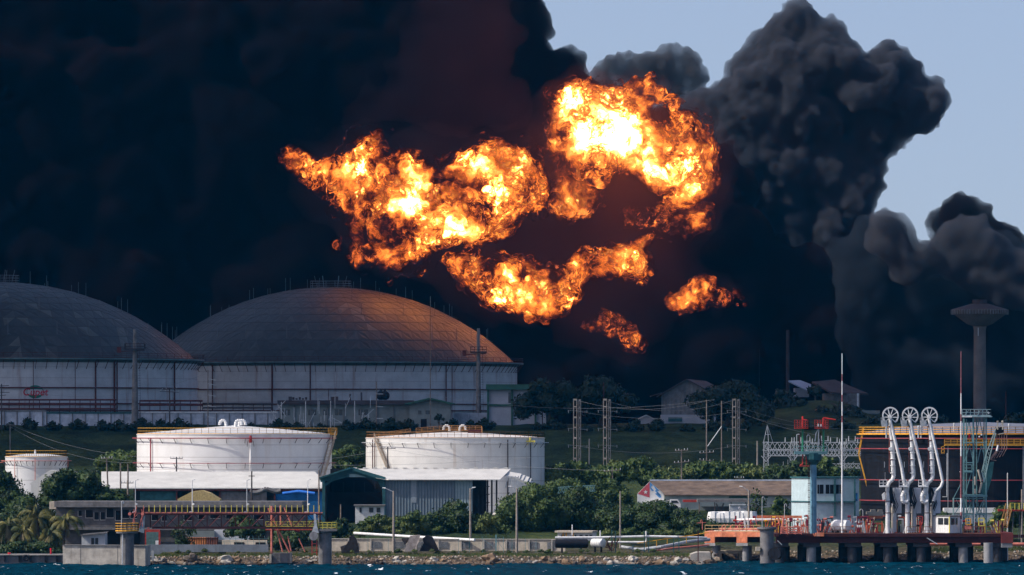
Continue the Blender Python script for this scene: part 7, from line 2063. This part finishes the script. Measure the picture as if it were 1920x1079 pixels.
def cloud_mesh(name, poly, D, voxel, rmin, rmax, n=400, grow=(0.72, 0.9), depth_j=0.5, kids=(7, 5), kr=(0.42, 0.4), disp=((9, 1.6), (4, 0.9)), seed=1, spheres=None, dscale=1.0, clean=True):
    """billowing body that fills an outline with spheres, grows smaller puffs on them and joins all into one skin"""
    rnd = random.Random(seed)
    sp = []
    k = K * D
    xs = [p[0] for p in poly]; ys = [p[1] for p in poly]
    tries = 0
    while len(sp) < n and tries < n * 40:
        tries += 1
        x = rnd.uniform(min(xs), max(xs)); y = rnd.uniform(min(ys), max(ys))
        if not in_poly(x, y, poly): continue
        d = edge_dist(x, y, poly)
        if d < rmin: continue
        r = min(d, rmax) * rnd.uniform(*grow)
        thick = min(d, rmax * 1.6)
        sp.append((P(x, y, D) + Vector((0, rnd.uniform(-1, 1) * thick * k * depth_j * dscale, 0)), r * k))
    base = list(sp)
    allv = list(sp)
    level = base
    for nk, kk in zip(kids, kr):
        nxt = []
        for c, r in level:
            for i in range(nk):
                z = rnd.uniform(-1, 1); t = rnd.uniform(0, 2 * math.pi)
                q = math.sqrt(1 - z * z)
                dv = Vector((q * math.cos(t), -abs(q * math.sin(t)) if rnd.random() < .75 else q * math.sin(t), z))
                rr = r * kk * rnd.uniform(0.6, 1.25)
                nxt.append((c + dv * (r - rr * 0.35), rr))
        allv += nxt
        level = nxt
    V, F, o = [], [], 0
    for c, r in allv:
        tv, tf = ICO3 if r > voxel * 8 else ICO2
        if r < voxel * 0.8: continue
        V.append(tv * r + np.array(c[:])); F.append(tf + o); o += len(tv)
    V = np.concatenate(V); F = np.concatenate(F)
    me = bpy.data.meshes.new('tmp')
    me.vertices.add(len(V)); me.vertices.foreach_set('co', V.ravel())
    me.loops.add(F.size); me.loops.foreach_set('vertex_index', F.ravel().astype(np.int32))
    me.polygons.add(len(F)); me.polygons.foreach_set('loop_start', np.arange(0, F.size, 3, dtype=np.int32))
    me.update(); me.validate()
    ob = bpy.data.objects.new('tmp', me); COL.objects.link(ob)
    md = ob.modifiers.new('r', 'REMESH'); md.mode = 'VOXEL'; md.voxel_size = voxel; md.use_smooth_shade = True
    sm = ob.modifiers.new('s', 'SMOOTH'); sm.factor = 0.5; sm.iterations = 2
    dg = bpy.context.evaluated_depsgraph_get(); dg.update()
    out = bpy.data.meshes.new_from_object(ob.evaluated_get(dg), depsgraph=dg)
    bpy.data.objects.remove(ob); bpy.data.meshes.remove(me)
    nv = len(out.vertices)
    co = np.empty(nv * 3); out.vertices.foreach_get('co', co); co = co.reshape(-1, 3)
    no = np.empty(nv * 3); out.vertices.foreach_get('normal', no); no = no.reshape(-1, 3)
    d = np.zeros(nv)
    for (size, amp) in disp:
        # puffy bumps: inverted cell distance gives rounded tops and sharp creases
        for i in range(nv):
            p = Vector(co[i]) / size
            q = p + noise.noise_vector(p * 0.9) * 0.5
            d[i] += amp * (0.45 - noise.voronoi(q)[0][0])
    co += no * d[:, None]
    out.vertices.foreach_set('co', co.ravel())
    out.polygons.foreach_set('use_smooth', np.ones(len(out.polygons), dtype=bool))
    out.update()
    if clean:
        # a second skin pass so that the body is closed and never cuts itself
        ob = bpy.data.objects.new('tmp', out); COL.objects.link(ob)
        md = ob.modifiers.new('r', 'REMESH'); md.mode = 'VOXEL'; md.voxel_size = voxel * .9; md.use_smooth_shade = True
        dg = bpy.context.evaluated_depsgraph_get(); dg.update()
        o2 = bpy.data.meshes.new_from_object(ob.evaluated_get(dg), depsgraph=dg)
        bpy.data.objects.remove(ob); bpy.data.meshes.remove(out); out = o2
    out.name = name
    print(name, nv, 'verts', len(allv), 'spheres')
    return out, co, d

def vol_mat(name, col, dens, aniso=0.0):
    m = bpy.data.materials.new(name)
    t, N, L = nodes_of(m)
    N.remove(N['Principled BSDF'])
    pv = N.new('ShaderNodeVolumePrincipled')
    pv.inputs['Color'].default_value = (*col, 1)
    pv.inputs['Density'].default_value = dens
    pv.inputs['Anisotropy'].default_value = aniso
    pv.inputs['Density Attribute'].default_value = ''
    L.new(pv.outputs[0], N['Material Output'].inputs['Volume'])
    m.cycles.homogeneous_volume = True
    return m

def link_mesh(name, me, m, label, cat, kind=None, group=None):
    me.materials.clear(); me.materials.append(m)
    c = Vector(np.mean([v[:] for v in (Vector(b) for b in [me.vertices[i].co for i in range(0, len(me.vertices), max(1, len(me.vertices)//500))])], axis=0))
    me.transform(Matrix.Translation(-c))
    o = bpy.data.objects.new(name, me); o.location = c
    COL.objects.link(o)
    return tag(o, label, cat, group, kind)

SM_DARK = vol_mat('smoke_soot_red_glow', (0.020, 0.011, 0.013), 0.6)  # soot black with a red tint for the fire glow
SM_GREY = vol_mat('smoke_grey', (0.125, 0.135, 0.165), 0.42)
SM_BANK = vol_mat('smoke_bank', (0.045, 0.06, 0.085), 0.35)
SM_MID = vol_mat('smoke_mid', (0.12, 0.13, 0.165), 0.6)
SM_PUFF = vol_mat('smoke_puff_grey', (0.12, 0.125, 0.145), 0.6)

polyA = [(-980, 300), (-900, 120), (-760, 60), (-700, -60), (-560, -90), (-420, -170), (-200, -120), (1045, -110), (1018, -60), (1028, -5), (1048, 30), (1052, 62), (1036, 96), (1070, 84), (1108, 96), (1126, 135), (1130, 165),
         (1200, 165), (1290, 185), (1380, 260), (1430, 400), (1560, 480), (1700, 600), (2300, 640), (2300, 860), (-1000, 860), (-1050, 560)]
me, co, d = cloud_mesh('smoke_column', polyA, 1660, 1.3, 9, 150, n=760, kids=(8, 6), disp=((14, 3.0), (6, 1.6), (2.6, .8)), seed=3)
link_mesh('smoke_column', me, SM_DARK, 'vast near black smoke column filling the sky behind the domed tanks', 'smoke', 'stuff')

polyJ = [(900, -90), (1012, -90), (998, -20), (1020, 10), (1034, 38), (1036, 64), (1016, 92), (1060, 86), (1096, 100), (1110, 135), (1100, 170), (1020, 170), (940, 130), (900, 60)]
me, co, d = cloud_mesh('smoke_shoulder', polyJ, 1640, .7, 5, 46, n=150, grow=(.85, 1.0), kids=(8, 6), disp=((6, 1.8), (3, 1.0), (1.4, .45)), seed=41, dscale=.6)
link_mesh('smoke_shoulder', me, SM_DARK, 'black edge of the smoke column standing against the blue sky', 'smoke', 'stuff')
polyC = [(1225, 230), (1270, 165), (1335, 150), (1352, 135), (1385, 85), (1412, 68), (1440, 40), (1468, -5), (1500, -160), (1600, -160), (1535, -5), (1560, 22), (1592, 45),
         (1608, 75), (1640, 68), (1672, 72), (1712, 85), (1748, 110), (1780, 143), (1792, 178), (1782, 208), (1766, 238), (1742, 256), (1715, 282), (1692, 272),
         (1702, 308), (1684, 322), (1668, 308), (1672, 350), (1652, 380), (1640, 420), (1650, 480), (1620, 640), (1400, 660), (1290, 420), (1240, 330)]
me, co, d = cloud_mesh('smoke_plume', polyC, 1700, .5, 6, 66, n=260, kids=(11, 8), disp=((7, 2.0), (3.2, 1.25), (1.5, .5)), seed=5, dscale=.8)
link_mesh('smoke_plume', me, SM_MID, 'tall charcoal smoke plume with rounded billows against the blue sky', 'smoke', 'stuff')

polyB = [(1095, 200), (1100, 130), (1130, 98), (1160, 90), (1185, 95), (1215, 92), (1232, 82), (1270, 80), (1300, 90), (1322, 108), (1338, 150), (1320, 210)]
me, co, d = cloud_mesh('smoke_puff', polyB, 1760, 0.46, 4, 22, n=140, kids=(9, 7), disp=((6, 1.8), (3, 1.1), (1.4, .5)), seed=6)
link_mesh('smoke_puff', me, SM_PUFF, 'thin grey smoke puffs low in the gap of blue sky above the fireball', 'smoke', 'stuff')

polyD = [(1540, 440), (1600, 400), (1670, 395), (1715, 430), (1735, 440), (1770, 410), (1860, 405), (1935, 450), (2080, 560), (2200, 700), (2200, 860), (1640, 860), (1560, 640)]
me, co, d = cloud_mesh('smoke_bank', polyD, 1620, .9, 8, 70, n=150, kids=(8, 5), disp=((8, 2.0), (3.5, 1.2), (1.6, .5)), seed=8, dscale=.8)
link_mesh('smoke_bank', me, SM_BANK, 'dark blue smoke bank low at the right behind the water tower', 'smoke', 'stuff')
polyG = [(1608, 430), (1612, 402), (1650, 380), (1690, 395), (1715, 410), (1728, 445), (1745, 440), (1790, 392), (1835, 396), (1870, 420), (1925, 465), (1980, 520), (1960, 600), (1880, 580), (1820, 560), (1760, 520), (1700, 545), (1650, 520)]
me, co, d = cloud_mesh('smoke_haze_puff', polyG, 1606, .7, 7, 40, n=120, kids=(8, 6), disp=((6, 1.8), (3, 1.0), (1.4, .5)), seed=18, dscale=.7)
link_mesh('smoke_veil', me, SM_GREY, 'paler grey smoke veil at the right above the water tower', 'smoke', 'stuff')
polyE = [(1725, 440), (1735, 400), (1762, 380), (1775, 365), (1802, 357), (1832, 362), (1857, 385), (1878, 405), (1905, 425), (1950, 455), (2000, 520), (1800, 520)]
me, co, d = cloud_mesh('smoke_cap', polyE, 1690, 0.6, 4, 40, n=110, kids=(9, 7), disp=((6, 1.6), (3, .9), (1.4, .5)), seed=9)
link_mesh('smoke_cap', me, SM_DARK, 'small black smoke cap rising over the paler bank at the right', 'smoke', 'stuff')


# unseen plume smoke, put out of frame to shade the hill and domed tanks
def canopy():
    rnd = random.Random(4)
    V, F, o = [], [], 0
    for i in range(150):
        x = rnd.uniform(-760, -145); y = rnd.uniform(1243, 1520); z = rnd.uniform(205, 290)
        r = rnd.uniform(38, 60)
        tv, tf = ICO3
        V.append(tv * r + np.array((x, y, z))); F.append(tf + o); o += len(tv)
    V = np.concatenate(V); F = np.concatenate(F)
    me = bpy.data.meshes.new('tmp')
    me.from_pydata(V.tolist(), [], F.tolist())
    ob = bpy.data.objects.new('tmp', me); COL.objects.link(ob)
    md = ob.modifiers.new('r', 'REMESH'); md.mode = 'VOXEL'; md.voxel_size = 7
    dg = bpy.context.evaluated_depsgraph_get(); dg.update()
    out = bpy.data.meshes.new_from_object(ob.evaluated_get(dg), depsgraph=dg)
    bpy.data.objects.remove(ob)
    return out
link_mesh('smoke_shade_canopy', canopy(), SM_DARK, 'unseen black smoke put overhead at the left to shade the hill', 'smoke', 'stuff')
def fire_mat():
    m = bpy.data.materials.new('flame')
    t, N, L = nodes_of(m)
    N.remove(N['Principled BSDF'])
    out = N['Material Output']
    geo = N.new('ShaderNodeNewGeometry')
    ah = N.new('ShaderNodeAttribute'); ah.attribute_name = 'fire_heat'
    ac = N.new('ShaderNodeAttribute'); ac.attribute_name = 'fire_crease'
    def math_(op, a, b=None, c=None, clamp=False):
        n = N.new('ShaderNodeMath'); n.operation = op; n.use_clamp = clamp
        for i, v in enumerate((a, b, c)):
            if v is None: continue
            if hasattr(v, 'links'): L.new(v, n.inputs[i])
            else: n.inputs[i].default_value = v
        return n.outputs[0]
    def noise_(vec, sc, det, ro, dist=0.0, col=False):
        n = N.new('ShaderNodeTexNoise'); n.inputs['Scale'].default_value = sc
        n.inputs['Detail'].default_value = det; n.inputs['Roughness'].default_value = ro
        n.inputs['Distortion'].default_value = dist
        L.new(vec, n.inputs['Vector'])
        return n.outputs['Color' if col else 'Fac']
    def vm(op, a, b):
        n = N.new('ShaderNodeVectorMath'); n.operation = op
        for i, v in enumerate((a, b)):
            if hasattr(v, 'links'): L.new(v, n.inputs[i])
            else: n.inputs[i].default_value = v
        return n.outputs[0]
    pos = geo.outputs['Position']
    w1 = vm('MULTIPLY', vm('SUBTRACT', noise_(pos, 0.16, 3, 0.6, col=True), (0.5, 0.5, 0.5)), (9, 9, 9))
    p1 = vm('ADD', pos, w1)
    w2 = vm('MULTIPLY', vm('SUBTRACT', noise_(p1, 0.7, 3, 0.6, col=True), (0.5, 0.5, 0.5)), (2.4, 2.4, 2.4))
    p2 = vm('ADD', p1, w2)
    big = noise_(p1, 0.12, 4, 0.6)
    fine = noise_(p2, 0.55, 7, 0.68)
    # dark soot filaments: thin sheets where a warped noise crosses its middle value
    f1 = math_('ABSOLUTE', math_('SUBTRACT', noise_(p2, 0.30, 4, 0.62), 0.5))
    fil = math_('SUBTRACT', 1.0, math_('MULTIPLY', f1, 13.0), clamp=True)
    f2 = math_('ABSOLUTE', math_('SUBTRACT', noise_(p2, 1.0, 4, 0.6), 0.5))
    fil2 = math_('SUBTRACT', 1.0, math_('MULTIPLY', f2, 11.0), clamp=True)
    h = math_('ADD', ah.outputs['Fac'], math_('MULTIPLY', math_('SUBTRACT', big, 0.5), 2.7))
    msk = N.new('ShaderNodeMapRange'); msk.interpolation_type = 'SMOOTHSTEP'
    msk.inputs['From Min'].default_value = .42; msk.inputs['From Max'].default_value = .58; msk.inputs['To Min'].default_value = .35; msk.inputs['To Max'].default_value = 1.25
    L.new(noise_(vm('ADD', pos, (31.0, 7.0, 3.0)), 0.13, 2, 0.5), msk.inputs['Value'])
    h = math_('ADD', h, math_('MULTIPLY', math_('MULTIPLY', math_('SUBTRACT', fine, 0.5), 2.1), msk.outputs[0]))
    h = math_('SUBTRACT', h, math_('MULTIPLY', math_('MULTIPLY', fil, 0.17), msk.outputs[0]))
    h = math_('SUBTRACT', h, math_('MULTIPLY', math_('MULTIPLY', fil2, 0.12), msk.outputs[0]))
    h = math_('SUBTRACT', h, math_('MULTIPLY', ac.outputs['Fac'], 0.42))
    mr = N.new('ShaderNodeMapRange'); mr.inputs['From Min'].default_value = -0.25; mr.inputs['From Max'].default_value = 1.25
    L.new(h, mr.inputs['Value'])
    cr = N.new('ShaderNodeValToRGB'); e = cr.color_ramp.elements
    stops = [(0.0, (0.0002, 0.0001, 0.00012)), (0.16, (0.0014, 0.0003, 0.0003)), (0.27, (0.006, 0.0008, 0.0004)), (0.38, (0.026, 0.0040, 0.0007)),
             (0.50, (0.085, 0.016, 0.0022)), (0.62, (0.15, 0.040, 0.0050)), (0.74, (0.26, 0.080, 0.0140)), (0.86, (1.3, 0.37, 0.062)), (1.0, (4.5, 1.4, 0.28))]
    stops = [(p_, tuple(v / 4.5 for v in c_)) for p_, c_ in stops]
    e[0].position, e[0].color = stops[0][0], (*stops[0][1], 1)
    e[1].position, e[1].color = stops[-1][0], (*stops[-1][1], 1)
    for p_, c_ in stops[1:-1]:
        q = e.new(p_); q.color = (*c_, 1)
    L.new(mr.outputs[0], cr.inputs[0])
    em = N.new('ShaderNodeEmission')
    L.new(cr.outputs[0], em.inputs['Color'])
    em.inputs['Strength'].default_value = 45.0
    tr = N.new('ShaderNodeBsdfTransparent')
    a = N.new('ShaderNodeMapRange'); a.inputs['From Min'].default_value = 0.06; a.inputs['From Max'].default_value = 0.46
    L.new(mr.outputs[0], a.inputs['Value'])
    ms = N.new('ShaderNodeMixShader')
    L.new(a.outputs[0], ms.inputs[0]); L.new(tr.outputs[0], ms.inputs[1]); L.new(em.outputs[0], ms.inputs[2])
    L.new(ms.outputs[0], out.inputs['Surface'])
    return m
FLAME = fire_mat()
HOT = [(1235, 205, 20, -.25), (1212, 368, 20, -.6), (767, 268, 16, -.6), (762, 418, 16, -.3), (694, 372, 18, -.4), (735, 322, 22, -.3), (1060, 250, 14, -.4), (1345, 360, 16, -.3), (900, 345, 16, -.35), (985, 365, 22, -.3), (850, 340, 20, -.45), (1120, 385, 22, -.25), (1112, 212, 58, .68), (1176, 262, 54, .7), (1215, 300, 42, .38), (1305, 345, 32, .5), (1075, 190, 35, .3), (1100, 260, 45, .25), (1280, 290, 40, .2),
       (765, 385, 38, .42), (815, 408, 40, .32), (880, 385, 60, .15), (925, 310, 55, .15), (700, 340, 45, .15), (960, 350, 50, .25), (1090, 385, 30, .15),
       (1250, 225, 42, -.4), (1190, 175, 20, -.3), (735, 275, 22, -.5), (700, 440, 45, -.28), (770, 425, 24, -.35), (700, 490, 30, -.2), (740, 480, 25, -.2),
       (1100, 330, 50, -.2), (1170, 350, 40, -.6), (1060, 300, 25, -.2), (600, 330, 60, -.05), (1340, 320, 20, -.15), (1320, 250, 30, -.1),
       (1165, 480, 25, .35), (1010, 555, 45, .15), (1040, 515, 25, -.9), (980, 515, 14, -.5), (920, 500, 20, -.6), (850, 500, 20, -.1), (1300, 570, 20, .15), (1150, 620, 70, -.22),
       (1110, 500, 20, -.3), (1225, 525, 30, -.25), (1340, 555, 22, -.55), (1380, 560, 30, -.1)]
def flame(poly, D, voxel, rmin, rmax, n, seed, label, base=.66, disp=((4.0, 1.3), (1.8, .7)), dscale=.6, kids=(9, 6), grow=(.95, 1.12), edge=.75):
    me, co, d = cloud_mesh('fireball', poly, D, voxel, rmin, rmax, n=n, grow=grow, kids=kids, kr=(.42, .42), disp=disp, seed=seed, dscale=dscale, clean=False)
    k = K * co[:, 1]
    px = 960 + co[:, 0] / k; py = HY - (co[:, 2] - CAMZ) / k
    heat = np.full(len(co), base)
    for x, y, r, a in HOT:
        heat += a * np.exp(-((px - x) ** 2 + (py - y) ** 2) / (r * r))
    # cooler towards the outline
    ed = np.full(len(co), 1e9)
    for i in range(len(poly)):
        a = np.array(poly[i], float); b = np.array(poly[(i + 1) % len(poly)], float); ab = b - a
        t = np.clip(((px - a[0]) * ab[0] + (py - a[1]) * ab[1]) / (ab @ ab), 0, 1)
        ed = np.minimum(ed, np.hypot(px - a[0] - t * ab[0], py - a[1] - t * ab[1]))
    ins = np.zeros(len(co), dtype=bool)
    for i in range(len(poly)):
        x0, y0 = poly[i]; x1, y1 = poly[(i + 1) % len(poly)]
        if y0 == y1: continue
        ins ^= ((y0 > py) != (y1 > py)) & (px < (x1 - x0) * (py - y0) / (y1 - y0) + x0)
    ed = np.where(ins, ed + 3, np.maximum(0, 3 - ed))
    heat -= edge * np.exp(-(ed / 11.0) ** 1.3)
    at = me.attributes.new('fire_heat', 'FLOAT', 'POINT'); at.data.foreach_set('value', heat.astype(np.float32))
    amp = sum(a for s_, a in disp)
    cz = np.clip((0.08 * amp - d) / (0.5 * amp), 0, 1)
    at = me.attributes.new('fire_crease', 'FLOAT', 'POINT'); at.data.foreach_set('value', cz.astype(np.float32))
    return link_mesh('fireball', me, FLAME, label, 'fireball')
F1 = [(513, 285), (540, 270), (570, 280), (600, 300), (625, 293), (655, 273), (678, 248), (715, 241), (740, 262), (765, 246), (787, 270), (805, 300), (822, 322), (838, 315),
      (853, 292), (860, 278), (885, 263), (920, 253), (950, 260), (990, 278), (1015, 308), (1032, 340), (1032, 372), (1015, 398), (975, 408), (958, 442), (930, 457), (890, 464),
      (850, 468), (820, 478), (790, 490), (750, 512), (700, 508), (663, 505), (650, 480), (648, 440), (640, 400), (600, 375), (570, 352), (545, 337), (522, 312)]
F2 = [(1038, 180), (1058, 153), (1085, 146), (1110, 153), (1135, 158), (1165, 163), (1172, 153), (1195, 153), (1213, 143), (1238, 158), (1265, 173), (1287, 203), (1305, 208),
      (1327, 235), (1347, 265), (1352, 300), (1354, 340), (1347, 368), (1322, 374), (1290, 394), (1250, 402), (1218, 378), (1190, 345), (1168, 335), (1160, 352), (1130, 380),
      (1107, 410), (1070, 415), (1033, 412), (1012, 400), (1034, 370), (1040, 330), (1018, 280), (1026, 230), (1034, 200)]
F3 = [(818, 480), (845, 470), (880, 468), (930, 476), (975, 483), (1010, 488), (1050, 496), (1075, 476), (1110, 460), (1150, 458), (1180, 452), (1200, 438), (1228, 430), (1224, 455),
      (1210, 472), (1238, 503), (1238, 532), (1210, 547), (1188, 524), (1150, 513), (1112, 523), (1090, 540), (1082, 572), (1040, 592), (1010, 595), (960, 588), (913, 573),
      (878, 548), (848, 522), (832, 500)]
F4 = [(1242, 577), (1248, 556), (1275, 545), (1292, 530), (1310, 513), (1342, 518), (1347, 540), (1380, 538), (1397, 556), (1403, 577), (1370, 575), (1340, 577), (1300, 584), (1260, 585)]
F5 = [(1080, 602), (1110, 598), (1130, 583), (1160, 588), (1178, 608), (1202, 618), (1213, 640), (1208, 660), (1180, 661), (1150, 644), (1120, 628), (1092, 616)]
flame(F1, 1493, .42, 6, 60, 240, 11, 'wide orange fireball trailing a pointed tongue to the left above the domed tank')
flame(F2, 1558, .42, 6, 60, 220, 12, 'highest and brightest fireball with a white hot core and rounded top', base=.66)
flame(F3, 1540, .36, 3, 34, 200, 13, 'ragged band of orange flame hanging below the two large fireballs', base=.72, grow=(1.0, 1.15), edge=.55)
flame(F4, 1568, .3, 3, 16, 70, 14, 'small flat flame apart at the right over the dark trees', base=.68, grow=(1.0, 1.2), edge=.5, disp=((2, .7), (1, .35)))
flame(F5, 1566, .3, 3, 16, 80, 15, 'lowest dull red flame half choked by smoke above the trees', base=.70, grow=(1.0, 1.25), edge=.4, disp=((2, .7), (1, .35)))

F6 = [(1140, 395), (1185, 372), (1225, 380), (1290, 390), (1352, 372), (1345, 410), (1300, 448), (1235, 445), (1185, 430)]
flame(F6, 1560, .36, 4, 26, 80, 16, 'dull red glowing fringe under the brightest fireball', base=.42, grow=(1.0, 1.15), edge=.4, disp=((3, 1), (1.4, .5)))

# thin smoke added round the flames, tinted red brown for their glow halo
SM_WARM = vol_mat('smoke_halo_tint', (0.22, 0.12, 0.12), 0.013)
polyH = [(490, 270), (560, 245), (690, 215), (800, 222), (870, 232), (1000, 225), (1015, 150), (1080, 122), (1230, 122), (1320, 180), (1378, 260), (1382, 400), (1320, 440), (1300, 490), (1425, 530), (1430, 600), (1260, 610), (1240, 690),
         (1150, 690), (1060, 640), (1030, 615), (880, 605), (800, 530), (700, 530), (630, 525), (600, 420), (520, 350)]
me, co, d = cloud_mesh('smoke_glow', polyH, 1546, 1.1, 5, 95, n=170, grow=(.85, 1.0), kids=(7, 5), disp=((8, 2.0), (3.5, 1.2)), seed=31, dscale=.35)
link_mesh('smoke_glow', me, SM_WARM, 'thin smoke tinted red brown as a glow halo around the flames', 'smoke', 'stuff')
SM_GLOW_RED = vol_mat('smoke_glow_red', (0.090, 0.044, 0.046), 0.07)  # red fire glow is put into this smoke colour
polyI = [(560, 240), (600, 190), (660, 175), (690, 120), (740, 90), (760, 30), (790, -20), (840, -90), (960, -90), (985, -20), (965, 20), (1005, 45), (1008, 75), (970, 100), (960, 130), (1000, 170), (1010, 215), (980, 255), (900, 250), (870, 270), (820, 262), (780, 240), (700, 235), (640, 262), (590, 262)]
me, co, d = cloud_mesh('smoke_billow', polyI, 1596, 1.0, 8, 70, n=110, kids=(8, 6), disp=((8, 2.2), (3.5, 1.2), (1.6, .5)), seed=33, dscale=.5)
link_mesh('smoke_billow', me, SM_GLOW_RED, 'smoke billows coloured maroon for the fire glow above the gap between the two large fireballs', 'smoke', 'stuff')
hz = vol_mat('haze', (0.0, 0.42, 1.0), 0.000019)
b = MB(); b.box(-900, 900, -60, 1860, -40, 420)
solo('haze', b, hz, 'faint blue air over the whole harbour', 'haze', (0, 0, -40), kind='stuff')
